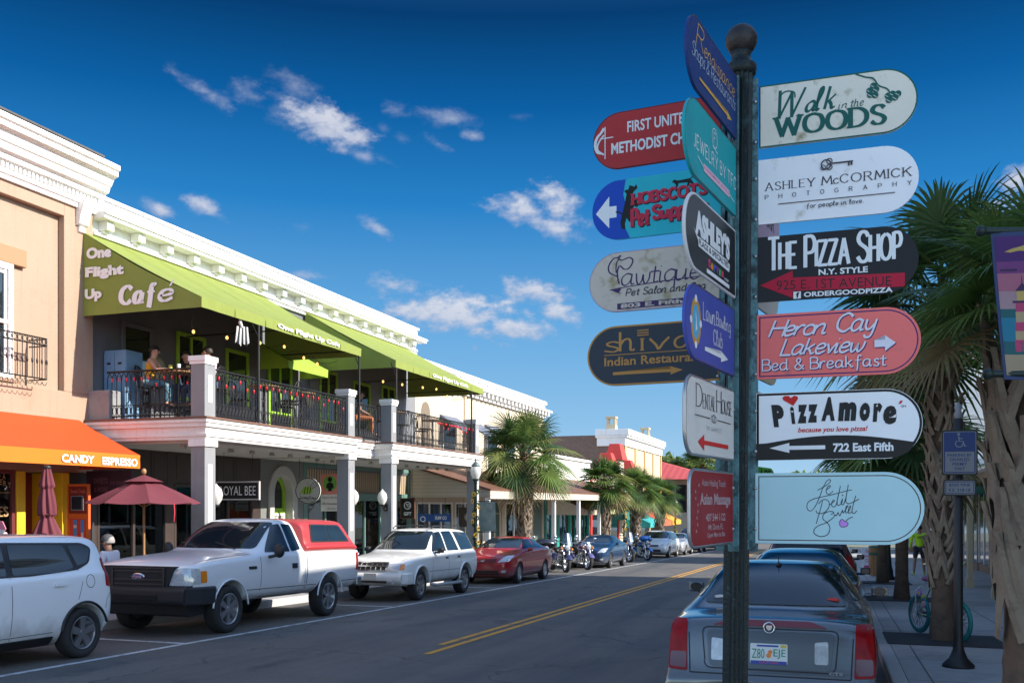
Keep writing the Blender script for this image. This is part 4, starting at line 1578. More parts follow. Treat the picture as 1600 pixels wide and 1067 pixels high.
k.rect(560, 303, 572, 325)
letter(k, t, [inkgry])
t, k = blade('right', 2.861, 2.574, .648, blackp, 'black sign with large white lettering over a red arrow', Wp=961, Hp=393)
k.pen('T', 70, 192, 130, 382, 24, .2, 0, 0, 8)
k.pen('HE', 138, 194, 238, 346, 22, .2, 0, 0, 7)
k.pen('P', 295, 194, 352, 375, 24, .2, 0, 0, 8)
k.pen('IZZA', 362, 196, 555, 340, 22, .2, 0, 0, 7)
k.pen('S', 608, 196, 672, 372, 24, .2)
k.pen('HOP', 682, 196, 860, 345, 22, .2, 0, 0, 7, skew=8)
k.text('N.Y. STYLE', 375, 136, 668, 172, .03, skew=-4)
k.arrow(882, 74, 15, 80, 165, 203, 1, skew=-.03)
k.text('925 E. 1ST AVENUE', 118, 66, 805, 122, .0, mi=2, skew=-22)
k.rect(222, 6, 268, 48)
k.text('f', 238, 10, 258, 44, .05, mi=2)
k.text('ORDERGOODPIZZA', 286, 12, 812, 42, .03, skew=-6)
letter(k, t, [pm('white ink', (.72, .74, .76)), crim, blackp])
t, k = blade('right', 2.517, 2.232, .66, salmon, 'salmon pink sign with white script and a blue inner border', border=navy, Wp=973, Hp=395, inset=.010, bw=.005)
for (o, mi) in ((5, 1), (0, 0)):
    k.pen('Heron', 75 + o, 258 - o, 420 + o, 352 - o, 15, .35, .7, .35, mi=mi, gap=.4)
    k.pen('Cay', 490 + o, 222 - o, 722 + o, 372 - o, 15, .35, .7, .3, mi=mi, gap=.6)
    k.pen('Lakeview', 145 + o, 140 - o, 655 + o, 235 - o, 14, .35, .7, .35, mi=mi, gap=.4)
    k.pen('Bed & Breakfast', 35 + o, 30 - o, 775 + o, 118 - o, 9, .3, mi=mi, gap=1.2)
    k.arrow(707 + o, 182 - o, 830 + o, 42, 95, 62, mi)
letter(k, t, [pm('lilac white ink', (.68, .66, .74)), navy])
t, k = blade('right', 2.170, 1.873, .67, whitep, 'white and black sign with a red heart over the lettering and a white arrow', border=blackp, Wp=1010, Hp=420, inset=.002, bw=.010)
k.h += .0008
k.poly([(0, 0), (860, 6), (930, 40), (972, 95)] + [(972 - 972 * i / 14, 95 + 48 * sin(pi * min(1, i / 14 * 1.05)) + 8 * i / 14) for i in range(1, 15)], 0)
WORD = [('P', 95, 205, 175, 345, .0), ('i', 215, 222, 248, 330, .0), ('z', 262, 225, 320, 340, 0), ('z', 325, 228, 385, 340, 0), ('A', 408, 235, 490, 382, 0), ('m', 510, 232, 622, 350, 0), ('o', 640, 228, 702, 340, 0), ('r', 718, 222, 775, 335, 0), ('e', 780, 205, 858, 318, 0)]
for ch, a, b, c_, d, q in WORD:
    k.text(ch, a, b, c_, d, .075, -.18 if ch in 'Pi' else (.0 if ch in 'zz' else .12), mi=0)
k.poly([(235, 335), (172, 372), (166, 388), (180, 398), (205, 398), (220, 384), (240, 398), (262, 392), (264, 376)], 1)
k.poly([(868, 325), (885, 328), (895, 345), (880, 345)], 1)
k.text('because you love pizza!', 265, 160, 688, 200, .02, .2, mi=1)
k.arrow(432, 75, 85, 24, 62, 125, 2)
k.text('722 East Fifth', 480, 44, 840, 98, .035, mi=2)
k.text('SM', 885, 305, 912, 318, 0, mi=0)
letter(k, t, [blackp, redi, pm('white ink', (.72, .74, .76))])
t, k = blade('right', 1.816, 1.506, .68, aqua, 'pale aqua sign with thin handwritten lettering and a lilac cherry, lowest right', border=pm('brown line', (.07, .03, .03)), Wp=1015, Hp=420, inset=.013, bw=.004)
zz = lambda pts: [(256 + p[0] * .4074, 427 - p[1] * .4074) for p in pts]
for pts in ([(320, 272), (400, 230), (480, 180), (515, 135), (490, 118), (450, 150), (400, 240), (350, 370), (300, 480), (240, 560), (190, 565), (160, 510), (185, 440), (270, 395), (400, 365), (560, 330), (700, 295), (825, 268)],
            [(455, 265), (500, 230), (510, 205), (480, 215), (450, 270), (460, 320), (500, 325), (550, 285)], [(335, 470), (380, 420), (440, 405), (490, 440), (490, 510), (440, 580), (370, 608), (310, 595), (298, 560)], [(395, 425), (360, 560), (300, 755)],
            [(500, 480), (560, 440), (570, 415), (540, 430), (530, 490), (560, 510), (600, 470), (660, 210)], [(630, 330), (610, 450), (630, 490), (680, 450), (690, 390)], [(690, 400), (670, 450), (700, 480), (740, 380), (775, 195)], [(745, 380), (740, 440), (790, 465), (870, 430), (930, 400)],
            [(885, 350), (850, 470), (830, 580), (860, 605), (900, 565)], [(520, 620), (560, 600), (545, 580), (480, 580), (410, 620), (405, 690), (470, 745), (505, 820), (470, 910), (370, 940), (280, 905), (270, 840), (340, 780), (450, 740), (560, 660), (575, 620), (600, 640), (625, 590), (650, 640), (690, 560), (700, 600), (740, 545), (770, 490), (740, 520), (740, 600), (790, 560), (810, 500), (785, 520), (780, 600), (830, 580)], [(840, 655), (780, 680), (720, 735)]):
    k.line(spline(zz(pts)), 4.6, 0)
k.poly(zz([(650, 720), (665, 695), (695, 690), (718, 715), (745, 725), (775, 745), (760, 785), (720, 800), (670, 800), (648, 770)]), 1)
k.line(zz([(650, 720), (665, 695), (695, 690), (718, 715), (745, 725), (775, 745), (760, 785), (720, 800), (670, 800), (648, 770), (650, 720)]), 4)
k.disc(256 + 692 * .4074, 427 - 345 * .4074, 4)
letter(k, t, [inkgry, pm('lilac ink', (.55, .25, .7))])
# --- left hand blades
brick_red = pm('brick red sign', (.36, .028, .03), grime=(.22, .03, .03), gscale=8, gth=.6)
t, k = blade('left', 3.524, 3.258, .60, brick_red, 'brick red sign with white capitals and a cross and flame emblem', border=pm('maroon edge', (.1, .015, .02)), Wp=735, Hp=315, inset=.0, bw=.004)
k.text('FIRST UNITED', 205, 193, 572, 255, .02)
k.text('METHODIST CHURCH', 110, 84, 700, 148, .03)
k.rect(70, 65, 76, 245)
k.rect(42, 178, 122, 184)
k.line(spline([(66, 238), (50, 215), (25, 190), (14, 150), (28, 108), (62, 96)]), 17, 0, .6, 0)
k.line(spline([(66, 90), (30, 120), (34, 160), (66, 200)]), 9, 0)
letter(k, t, [pm('white ink dulled', (.60, .62, .64))])
hob = pm('turquoise sign', (.02, .42, .52), var=.25, scale=3)
t, k = blade('left', 3.204, 2.925, .60, hob, 'turquoise and blue sign with a white arrow and black dog and cat silhouettes', Wp=735, Hp=320)
bl = []
cx = 735 * .233
arcs = [(160 - 160 * sin(pi * i / 22), 160 + 160 * cos(pi * i / 22)) for i in range(23)]
k.poly([(225, 1)] + [(max(1, p[0]), min(319, max(1, p[1]))) for p in arcs[::-1]] + [(200, 319), (185, 240), (205, 160), (190, 70)], 3)
k.arrow(145, 152, 22, 62, 172, 80, 0)
k.poly([(175, 55), (168, 90), (180, 140), (190, 175), (205, 240), (190, 255), (200, 262), (215, 262), (222, 285), (250, 272), (262, 285), (268, 262), (250, 250), (238, 235), (262, 200), (275, 170), (265, 160), (248, 170), (238, 140), (225, 115), (240, 95), (222, 85), (205, 110), (195, 80), (198, 50)], 1)
k.line(spline([(185, 132), (160, 145), (140, 150)]), 8, 1)
k.poly([(465, 268), (478, 280), (500, 272), (560, 276), (572, 270), (590, 245), (585, 235), (568, 252), (560, 236), (548, 236), (555, 255), (505, 258), (495, 235), (480, 228), (490, 250), (478, 262)], 1)
k.line(spline([(565, 272), (585, 285), (598, 312)]), 6, 1)
for (o, mi) in ((5, 1), (0, 2)):
    k.pen('HOBSCOTS', 240 + o, 178 - o, 655 + o, 232 - o, 18, .3, 0, 0, 12, mi=mi, skew=8)
    k.pen('Pet', 238 + o, 62 - o, 335 + o, 150 - o, 21, .25, .1, 0, 8, mi=mi)
    k.pen('Supplies', 358 + o, 62 - o, 665 + o, 156 - o, 21, .25, .1, 0, 8, mi=mi, gap=1.2)
letter(k, t, [pm('white ink', (.72, .74, .76)), inkblk, pm('dark red ink', (.46, .025, .06)), pm('royal blue', (.008, .06, .42))])
beige = pm('stained beige sign', (.52, .46, .40), grime=(.30, .25, .14), gscale=11, gth=.52)
purple = pm('purple ink', (.05, .025, .10))
t, k = blade('left', 2.865, 2.584, .612, beige, 'stained beige sign with purple script and a dog head outline', border=pm('lavender edge', (.35, .28, .4)), Wp=735, Hp=320, inset=0, bw=.004)
k.line(spline([(165, 190), (120, 215), (115, 250), (140, 285), (165, 290), (190, 275), (235, 285), (255, 265), (235, 230), (205, 225), (180, 245), (165, 215), (172, 160), (180, 150)]), 9, 0, .4)
k.line(spline([(165, 290), (185, 300), (160, 260), (158, 210)]), 7, 0, .4)
k.pen('awtique', 190, 100, 632, 225, 9, .45, .6, .1, gap=.6)
k.line(spline([(120, 120), (200, 128), (400, 140), (620, 148)]), 5, 0)
k.poly([(125, 122), (190, 126), (175, 104), (196, 95), (160, 104)], 0)
k.pen('Pet Salon and Spa', 215, 68, 660, 118, 6.5, .3, .6, .2, mi=2, gap=1.5)
k.rect(165, 12, 700, 44)
k.text('803 E. Fifth Ave', 185, 17, 680, 40, .04, mi=1)
letter(k, t, [purple, beige, inkgry])
t, k = blade('left', 2.518, 2.237, .618, pm('dark blue sign', (.03, .04, .055)), 'dark navy sign with gold lettering, gold rim and arrow pointing at the post', border=pm('gold ink', (.42, .21, .06)), Wp=740, Hp=325, inset=.0, bw=.008)
k.pen('s', 100, 185, 185, 240, 14, .55, 0, 0)
k.pen('h', 192, 185, 275, 290, 15, .5, 0, 0, 9)
k.pen('I', 318, 185, 326, 245, 15, .3, 0, 0, 12)
k.pen('v', 360, 185, 470, 245, 15, .55, 0, 0)
k.pen('a', 500, 185, 600, 245, 14, .5, 0, 0)
for q in (262, 275, 288):
    k.rect(290, q, 355, q + 6)
k.rect(98, 166, 650, 170)
k.text('Indian Restaurant', 100, 108, 655, 156, .02)
k.arrow(150, 66, 545, 16, 44, 68)
letter(k, t, [pm('gold ink', (.42, .21, .06))])
# --- blades turned towards the viewer
t, k = blade('front', 3.556, 3.278, .70, pm('deep blue sign', (.012, .04, .17)), 'deep blue sign with gold and white script below the ball finial', border=pm('dark rim', (.08, .05, .06)), Wp=700, Hp=280, inset=0, bw=.003)
k.pen('R', 110, 170, 215, 262, 6, .3, .6, .25, mi=0)
k.pen('enaissance', 220, 168, 660, 222, 5.5, .3, .6, .2, mi=0, gap=1)
k.pen('Shops & Restaurants', 60, 92, 670, 168, 5, .3, .6, .25, mi=1, gap=1)
k.arrow(150, 52, 610, 10, 34, 70, 0)
letter(k, t, [pm('gold yellow ink', (.62, .36, .08)), pm('pale blue ink', (.38, .44, .56))])
t, k = blade('front', 3.24, 2.94, .715, pm('teal turquoise sign', (.008, .33, .37), grime=(.01, .28, .33), gscale=4, gth=.5), 'turquoise sign with a round emblem, white capitals and a pink ribbon', border=pm('brown edge', (.09, .05, .05)), Wp=700, Hp=280, inset=0, bw=.003)
k.pen('JEWELRY BY TFC', 110, 105, 690, 155, 5.5, .1, gap=3.5)
k.ring(375, 215, 36, 4, 0)
k.pen('F', 362, 195, 388, 235, 4, 0)
k.line([(345, 180), (415, 168)], 4)
k.poly([(225, 48), (590, 48), (590, 76), (225, 76)], 1)
k.text('HANDMADE JEWELS', 235, 54, 582, 70, .01, mi=2)
k.line([(150, 80), (225, 62)], 4)
k.line([(590, 62), (665, 50)], 4)
letter(k, t, [pm('white ink', (.72, .74, .76)), pm('pale pink ink', (.68, .45, .55)), pm('magenta ink', (.5, .06, .2))])
t, k = blade('front', 2.875, 2.59, .695, pm('black grey sign', (.022, .023, .026), rough=.3), 'black sign with bold white arched name, banner and rainbow coloured letters', rim=pm('bare aluminium', (.55, .55, .57)), Wp=700, Hp=280)
k.text("ASHLEY'S", 120, 132, 610, 232, .07, mi=0)
k.poly([(95, 150), (150, 128), (560, 128), (610, 118), (600, 84), (160, 92), (158, 112)], 0)
k.text('FLAGS & SPECIALTIES', 165, 98, 590, 122, .03, mi=1)
for i, ch in enumerate('tervis'):
    k.text(ch, 290 + 38 * i, 40, 322 + 38 * i, (68 if ch != 't' else 80), .05, mi=2 + i % 5)
k.rect(270, 14, 600, 30)
k.text('tumbler', 520, 38, 590, 52, 0)
letter(k, t, [pm('white ink', (.72, .74, .76)), blackp, pm('hot pink', (.6, .05, .2)), pm('orange ink', (.7, .28, .02)), pm('cobalt ink', (.05, .15, .6)), pm('violet ink', (.3, .05, .5)), pm('leaf ink', (.05, .4, .08))])
t, k = blade('front', 2.534, 2.239, .69, pm('royal violet sign', (.055, .085, .36), var=.18), 'violet blue sign with a gold wreath seal and white arrow', border=pm('brown edge', (.09, .05, .05)), Wp=700, Hp=290, inset=0, bw=.004)
k.disc(135, 145, 66, 1, 24, 92)
k.disc(135, 145, 44, 2, 24, 66)
for q in range(4):
    k.disc(135 + 62 * cos(pi / 2 * q), 145 + 88 * sin(pi / 2 * q), 15, 0, 10)
k.poly([(130, 105), (150, 120), (140, 165), (128, 190), (135, 150)], 0)
k.pen('Lawn', 230, 170, 395, 235, 5, .4, 0, 0, 6, gap=1.5)
k.pen('Bowling', 415, 155, 630, 232, 5, .4, 0, 0, 6, gap=1.5)
k.pen('Club', 370, 92, 500, 155, 5, .4, 0, 0, 6)
k.arrow(250, 58, 590, 16, 46, 110, 0)
letter(k, t, [pm('white ink', (.72, .74, .76)), pm('gold ink two', (.5, .28, .06)), pm('sky ink', (.08, .38, .6))])
t, k = blade('front', 2.172, 1.875, .665, pm('off white sign', (.60, .59, .57), grime=(.5, .5, .48), gscale=5, gth=.6), 'white sign with serif name, ornament line and red arrow pointing left', rim=steel, Wp=700, Hp=290, rad=.085)
k.pen('D', 130, 182, 210, 268, 9, .6, 0, 0, 8)
k.pen('ENTAL', 222, 182, 400, 238, 7, .6, 0, 0, 7)
k.pen('H', 420, 182, 490, 268, 9, .6, 0, 0, 8)
k.pen('OUSE', 500, 182, 660, 240, 7, .6, 0, 0, 7)
k.rect(110, 146, 320, 150)
k.rect(430, 146, 640, 150)
k.ring(375, 150, 16, 4)
k.ring(350, 148, 12, 3)
k.ring(400, 148, 12, 3)
k.text('DR GARRETT', 270, 100, 500, 116, 0, mi=2, space=1.2)
k.arrow(600, 48, 150, 17, 62, 85, 1)
letter(k, t, [inkgry, redi, pm('pale grey ink', (.4, .4, .4))])
t, k = blade('front', 1.811, 1.514, .60, pm('crimson sign', (.23, .014, .018), var=.25, scale=7, grime=(.30, .06, .02), gscale=3, gth=.55), 'faded crimson sign with grey lettering, lowest on the post', rim=steel, Wp=700, Hp=300, rad=.06)
k.text('Asian Healing Touch', 170, 232, 560, 268, .01)
k.text('Asian Massage', 140, 150, 650, 212, .03)
k.text('407 544 1122', 230, 96, 560, 128, .02)
k.text('Mt Dora FL', 270, 60, 520, 84, .01)
k.text('Open Mon to Sat', 250, 24, 550, 50, .02)
for q in range(8):
    k.disc(70 + rg.random() * 60, 60 + 26 * q, 7, 0, 8)
letter(k, t, [pm('grey ink', (.36, .26, .28))])
# --- blades on the far side, seen edge on past the post
for (z1, z0, c, lab, rim) in ((3.215, 2.93, (.55, .42, .55), 'pink sign edge showing behind the post beside the pale grey sign', None), (2.91, 2.62, (.6, .58, .55), 'white sign with slanted black lettering, mostly hidden behind the post', None), (2.56, 2.28, (.45, .42, .33), 'tan sign edge hidden behind the salmon pink sign', None), (2.22, 1.93, (.58, .6, .6), 'white and red sign edge hidden behind the heart sign', 1), (1.86, 1.57, (.06, .3, .05), 'green and red sign edge hidden behind the pale aqua sign', 2)):
    t, k = blade('far', z1, z0, .68, pm('far sign %.2f' % z1, c), lab, Wp=700, Hp=290)
    if rim is None:
        k.pen('MOUNT DORA', 60, 120, 560, 230, 9, .3)
        letter(k, t, [inkblk])
    else:
        k.rect(0, 110, 520, 190)
        k.pen('VILLAGE', 60, 220, 560, 275, 14, .3, mi=1)
        letter(k, t, [redi, inkblk])

# ------------------------------------------------------------------ vehicles
tyre_m = M('tyre rubber', (.022, .022, .023), .85, var=.25, scale=12, bump=.2, bscale=50)
arch_m = M('wheel well', (.008, .008, .008), .9)
rim_m = M('alloy rim', (.42, .43, .45), .28, .85, var=.12, scale=8)
carglass = M('car window glass', (.010, .016, .022), .02, var=.4, scale=2, coat=.15, spec=.5)
trimb = M('black car trim', (.014, .014, .016), .5, var=.2)
chrome = M('chrome', (.62, .63, .65), .12, .95, var=.05)
lens = M('clear lamp lens', (.5, .52, .54), .08, .15, var=.4, scale=25, coat=1)
amber = M('amber lens', (.75, .22, .01), .2, coat=1)
redl = M('red lamp lens', (.26, .004, .006), .3, var=.6, scale=14, coat=.08, spec=.2)
seam_m = M('panel gap', (.02, .02, .022), .8)
plate_m = M('number plate', (.6, .58, .5), .5, var=.15, scale=20)
seat_m = M('car seat cloth', (.05, .05, .055), .9)
CS = .965                                                     # everything in the street shares this scale


def sect(y, zb, W, zt, zr, wu=None):
    """half section of a body from floor centre to roof centre"""
    h = zt - zb
    p = [(0, zb), (W * .80, zb), (W * .955, zb + .12 * h), (W * .995, zb + .42 * h), (W, zb + .72 * h), (W * .97, zt - .02 * h)]
    if wu:
        p += [(W * .915, zt + .03), (wu * 1.03, zr - .075), (wu * .86, zr - .012), (0, zr)]
    else:
        d = zr - zt
        p += [(W * .90, zt + .35 * d), (W * .66, zt + .75 * d), (W * .36, zt + .95 * d), (0, zr)]
    return [(y, q[0], q[1]) for q in p]


def body_mesh(st, arches, W, crease_ends=.6, lvl=2):
    bm = bmesh.new()
    rows = []
    for s in st:
        half = sect(*s)
        rows.append([bm.verts.new((q[1], q[0], q[2])) for q in half] + [bm.verts.new((-q[1], q[0], q[2])) for q in half[1:-1]])
    nh = len(sect(*st[0]))
    full = list(range(nh)) + list(range(nh, 2 * nh - 2))[::-1]
    # ring order: floor centre .. right side .. roof centre .. left side
    ring = list(range(nh)) + [nh + i for i in range(nh - 2)][::-1]
    n = len(ring)
    for a, b in zip(rows, rows[1:]):
        for i in range(n):
            i2 = (i + 1) % n
            bm.faces.new((a[ring[i]], a[ring[i2]], b[ring[i2]], b[ring[i]]))
    for r in (rows[0], rows[-1]):
        for i in range(nh - 1):
            L = lambda k: r[k] if k in (0, nh - 1) else r[nh + k - 1]
            q = [r[i], r[i + 1], L(i + 1), L(i)]
            q = list(dict.fromkeys(q))
            if len(q) > 2:
                bm.faces.new(q)
    bmesh.ops.recalc_face_normals(bm, faces=bm.faces)
    cl = bm.edges.layers.float.new('crease_edge')
    for r in (rows[0], rows[-1]):
        s_ = set(r)
        for e in bm.edges:
            if e.verts[0] in s_ and e.verts[1] in s_ and len([f for f in e.link_faces if all(v in s_ for v in f.verts)]) == 1:
                e[cl] = crease_ends
    for a, b in zip(rows, rows[1:]):                          # keep the sill and belt lines fairly crisp
        for k in (1, 5):
            for j in (k, nh + k - 1):
                e = bm.edges.get((a[j], b[j]))
                if e:
                    e[cl] = .7 if k == 1 else .45
    me = bpy.data.meshes.new('body')
    bm.to_mesh(me)
    bm.free()
    ob = bpy.data.objects.new('body', me)
    C.objects.link(ob)
    md = ob.modifiers.new('s', 'SUBSURF')
    md.levels = md.render_levels = lvl
    cut = None
    if arches:
        mb = MB()
        for (y, z, r) in arches:
            for s in (-1, 1):
                mb.cyl((s * (W - .34), y, z), (s * (W + .3), y, z), r, n=36, mi=1, sm=False)
        cut = link('cut', mb.mesh('cut', [arch_m, arch_m]))
        bo = ob.modifiers.new('b', 'BOOLEAN')
        bo.object = cut
        bo.operation = 'DIFFERENCE'
        bo.solver = 'EXACT'
    ob.data.materials.append(arch_m)
    ob.data.materials.append(arch_m)
    dg = bpy.context.evaluated_depsgraph_get()
    dg.update()
    res = bpy.data.meshes.new_from_object(ob.evaluated_get(dg), depsgraph=dg)
    bpy.data.objects.remove(ob)
    if cut:
        bpy.data.objects.remove(cut)
    res.polygons.foreach_set('use_smooth', [True] * len(res.polygons))
    res.set_sharp_from_angle(angle=radians(38))
    return res


def bvh_of(me):
    return BVHTree.FromPolygons([v.co.copy() for v in me.vertices], [tuple(p.vertices) for p in me.polygons])


def rpoly(pts, r, n=4):
    out = []
    k = len(pts)
    for i in range(k):
        p, a, b = Vector(pts[i]), Vector(pts[i - 1]), Vector(pts[(i + 1) % k])
        da, db = (a - p), (b - p)
        q = min(r, da.length * .45, db.length * .45)
        s, e = p + da.normalized() * q, p + db.normalized() * q
        for j in range(n + 1):
            t = j / n
            out.append(tuple(s * (1 - t) ** 2 + p * 2 * t * (1 - t) + e * t * t))
    return out


class Body:
    def __init__(s, root, me, paint, name='body'):
        me.materials.clear()
        me.materials.append(paint)
        me.materials.append(arch_m)
        s.root, s.bvh = root, bvh_of(me)
        s.obj = link(name, me, root)

    def hit(s, a, b, ax, sg, off):
        if ax == 'x':
            o, d = Vector((sg * 4, a, b)), Vector((-sg, 0, 0))
        elif ax == 'y':
            o, d = Vector((a, sg * 6, b)), Vector((0, -sg, 0))
        else:
            o, d = Vector((a, b, sg * 5)), Vector((0, 0, -sg))
        h = s.bvh.ray_cast(o, d)
        if h[0] is None:
            p = o + d * (4 - .9 if ax == 'x' else 6 - 2.3 if ax == 'y' else 4)
            h = s.bvh.find_nearest(p)
        n = h[1]
        if n.dot(d) > 0:
            n = -n
        return h[0] + n * off, n

    def panel(s, name, mat, poly, ax, sg=1, off=.005, g=.14, depth=.02, parent=None):
        g, off = min(g, .06), off + .003
        bm = bmesh.new()
        vv = [bm.verts.new((p[0], p[1], 0)) for p in poly]
        bm.faces.new(vv)
        for k in (0, 1):
            lo, hi = min(p[k] for p in poly), max(p[k] for p in poly)
            n = int((hi - lo) / g)
            for i in range(1, n + 1):
                c = lo + (hi - lo) * i / (n + 1)
                pc = (c, 0, 0) if k == 0 else (0, c, 0)
                nn = (1, 0, 0) if k == 0 else (0, 1, 0)
                bmesh.ops.bisect_plane(bm, geom=bm.verts[:] + bm.edges[:] + bm.faces[:], plane_co=pc, plane_no=nn)
        bm.verts.index_update()
        nrm = {}
        for v in bm.verts:
            co, n = s.hit(v.co.x, v.co.y, ax, sg, off)
            v.co = co
            nrm[v] = n
        be = [e for e in bm.edges if len(e.link_faces) == 1]
        inn = {}
        for e in be:
            for v in e.verts:
                if v not in inn:
                    inn[v] = bm.verts.new(v.co - nrm[v] * depth)
        for e in be:
            a, b = e.verts
            bm.faces.new((a, b, inn[b], inn[a]))
        bmesh.ops.recalc_face_normals(bm, faces=bm.faces)
        me = bpy.data.meshes.new(name)
        bm.to_mesh(me)
        bm.free()
        me.materials.append(mat)
        me.polygons.foreach_set('use_smooth', [True] * len(me.polygons))
        me.set_sharp_from_angle(angle=radians(40))
        return link(name, me, parent or s.root)

    def seams(s, name, lines, mat=None, w=.008):
        """dark gaps between the panels as one mesh of thin ribbons; lines = [(axis, sign, points)]"""
        mb = MB()
        for ax, sg, pts in lines:
            q = []
            for a, b in zip(pts, pts[1:]):
                n = max(1, int(sqrt((a[0] - b[0]) ** 2 + (a[1] - b[1]) ** 2) / .1))
                q += [(a[0] + (b[0] - a[0]) * i / n, a[1] + (b[1] - a[1]) * i / n) for i in range(n)]
            q.append(pts[-1])
            vs = []
            for i, p in enumerate(q):
                a, b = q[max(0, i - 1)], q[min(len(q) - 1, i + 1)]
                dx, dy = b[0] - a[0], b[1] - a[1]
                l = sqrt(dx * dx + dy * dy) or 1
                for t in (w / 2, -w / 2):
                    vs.append(s.hit(p[0] - dy / l * t, p[1] + dx / l * t, ax, sg, .003)[0])
            mb.add(vs, [(2 * i, 2 * i + 1, 2 * i + 3, 2 * i + 2) for i in range(len(q) - 1)])
        return mb.build(name, mat or seam_m, s.obj)


_wh = {}


def wheel_meshes(r, w, style, rim):
    k = (r, w, style, rim.name)
    if k in _wh:
        return _wh[k]
    rr = r * (.66 if style != 'steel' else .62)
    t = MB()
    t.lathe([(rr, -w * .42), (r * .88, -w * .5), (r * .97, -w * .42), (r, -w * .25), (r, w * .25), (r * .97, w * .42), (r * .88, w * .5), (rr, w * .42), (rr, -w * .42)], 36, ax='x')
    d = MB()
    d.lathe([(rr, w * .44), (rr * .94, w * .47), (rr * .90, w * .40), (rr * .90, -w * .3), (rr * .2, -w * .32)], 36, ax='x')
    d.lathe([(.001, w * .40), (rr * .16, w * .40), (rr * .2, w * .36), (rr * .24, w * .2)], 16, ax='x')
    b = MB()
    b.lathe([(.001, -w * .05), (rr * .86, -w * .05)], 24, ax='x', mi=0)
    n = {'six': 6, 'five': 5, 'multi': 9, 'steel': 7}[style]
    for i in range(n):
        a = 2 * pi * i / n
        d.T = Matrix.Rotation(a, 4, 'X')
        hw0, hw1 = (rr * .12, rr * .21) if style in ('six', ) else (rr * .17, rr * .24) if style == 'five' else (rr * .07, rr * .07) if style == 'multi' else (rr * .16, rr * .30)
        lo = [(w * .20, -hw0, rr * .15), (w * .20, hw0, rr * .15), (w * .26, hw1, rr * .93), (w * .26, -hw1, rr * .93)]
        hi = [(w * .38, -hw0, rr * .15), (w * .38, hw0, rr * .15), (w * .42, hw1, rr * .93), (w * .42, -hw1, rr * .93)]
        d.hexa([(p[0], p[1], p[2]) for p in lo], [(p[0], p[1], p[2]) for p in hi])
    d.T = Matrix()
    for i in range(5):
        a = 2 * pi * (i + .5) / 5
        d.cyl((w * .3, rr * .14 * cos(a), rr * .14 * sin(a)), (w * .42, rr * .14 * cos(a), rr * .14 * sin(a)), .012, n=6)
    _wh[k] = (t.mesh('wheel', [tyre_m]), d.mesh('rim', [rim]), b.mesh('brake_disc', [M('brake disc', (.12, .11, .1), .5, .6)]))
    return _wh[k]


def wheels(root, W, yf, yr, r, w=.22, style='five', rim=None, sides=(1, -1), inset=.015):
    t, d, b = wheel_meshes(r, w, style, rim or rim_m)
    for sd_ in sides:
        for y in (yf, yr):
            o = link('wheel', t, root, loc=(sd_ * (W - w / 2 - inset), y, r))
            if sd_ < 0:
                o.rotation_euler.z = pi
            link('rim', d, o)
            link('brake_disc', b, o)


def mirrors(root, x, y, z, mat, s=1., sides=(1, -1), l=.2):
    for sd_ in sides:
        m = MB()
        c = sd_ * (x + l * .60)
        hw, hz = l * .42, .062 * s
        lo = [(c - hw, y - .05, z - hz), (c + hw, y - .05, z - hz), (c + hw * .8, y + .07, z - hz * .7), (c - hw * .8, y + .07, z - hz * .7)]
        hi = [(c - hw, y - .05, z + hz), (c + hw, y - .05, z + hz), (c + hw * .8, y + .07, z + hz * .7), (c - hw * .8, y + .07, z + hz * .7)]
        m.hexa(lo, hi)
        m.box(min(sd_ * (x - .04), c), max(sd_ * (x - .04), c), y, y + .05, z - hz - .012, z - hz * .4)
        o = part(m, 'mirror', mat, root, .025 * s)
        m = MB()
        m.lathe([(.001, 0), (.07 * s, .0)], 14, (0, 0, 0), 'y')
        m.v = [(sd_ * (x + l * .60) + v[2] * l * 5.0 * .9 / s, y - .053, z + v[0] * .68) for v in m.v]
        part(m, 'mirror_glass', carglass, o)


def paint(name, c, metal=.0, rough=.28, **k):
    m = M(name, c, rough, metal, var=.04, scale=1.2, coat=.8, **k)
    nt = m.node_tree                                          # road dust thrown up along the sills
    p = nt.nodes['Principled BSDF']
    src = p.inputs['Base Color'].links[0].from_socket
    tcn = nt.nodes.new('ShaderNodeTexCoord')
    sp = nt.nodes.new('ShaderNodeSeparateXYZ')
    nt.links.new(tcn.outputs['Object'], sp.inputs[0])
    n = nt.nodes.new('ShaderNodeTexNoise')
    n.inputs['Scale'].default_value = 5
    n.inputs['Detail'].default_value = 6
    nt.links.new(tcn.outputs['Object'], n.inputs['Vector'])
    ad = nt.nodes.new('ShaderNodeMath')
    ad.operation = 'MULTIPLY_ADD'
    ad.inputs[1].default_value = -.5
    nt.links.new(n.outputs['Fac'], ad.inputs[0])
    nt.links.new(sp.outputs[2], ad.inputs[2])
    r = nt.nodes.new('ShaderNodeMapRange')
    r.inputs['From Min'].default_value = .32
    r.inputs['From Max'].default_value = .0
    r.inputs['To Max'].default_value = .5
    nt.links.new(ad.outputs[0], r.inputs['Value'])
    mx = nt.nodes.new('ShaderNodeMix')
    mx.data_type = 'RGBA'
    nt.links.new(r.outputs[0], mx.inputs['Factor'])
    nt.links.new(src, mx.inputs['A'])
    mx.inputs['B'].default_value = (.16, .145, .125, 1)
    nt.links.new(mx.outputs['Result'], p.inputs['Base Color'])
    return m


def place(root, x, y, facing):
    root.location = (x, y, gz(y))
    a = math.atan(SLOPE)
    root.rotation_euler = (-a if facing > 0 else a, 0, 0 if facing > 0 else pi)
    root.scale = (CS, CS, CS)


def interior_dark(root, pts):
    pass


def mir(p):
    return [(-a, b) for a, b in p][::-1]


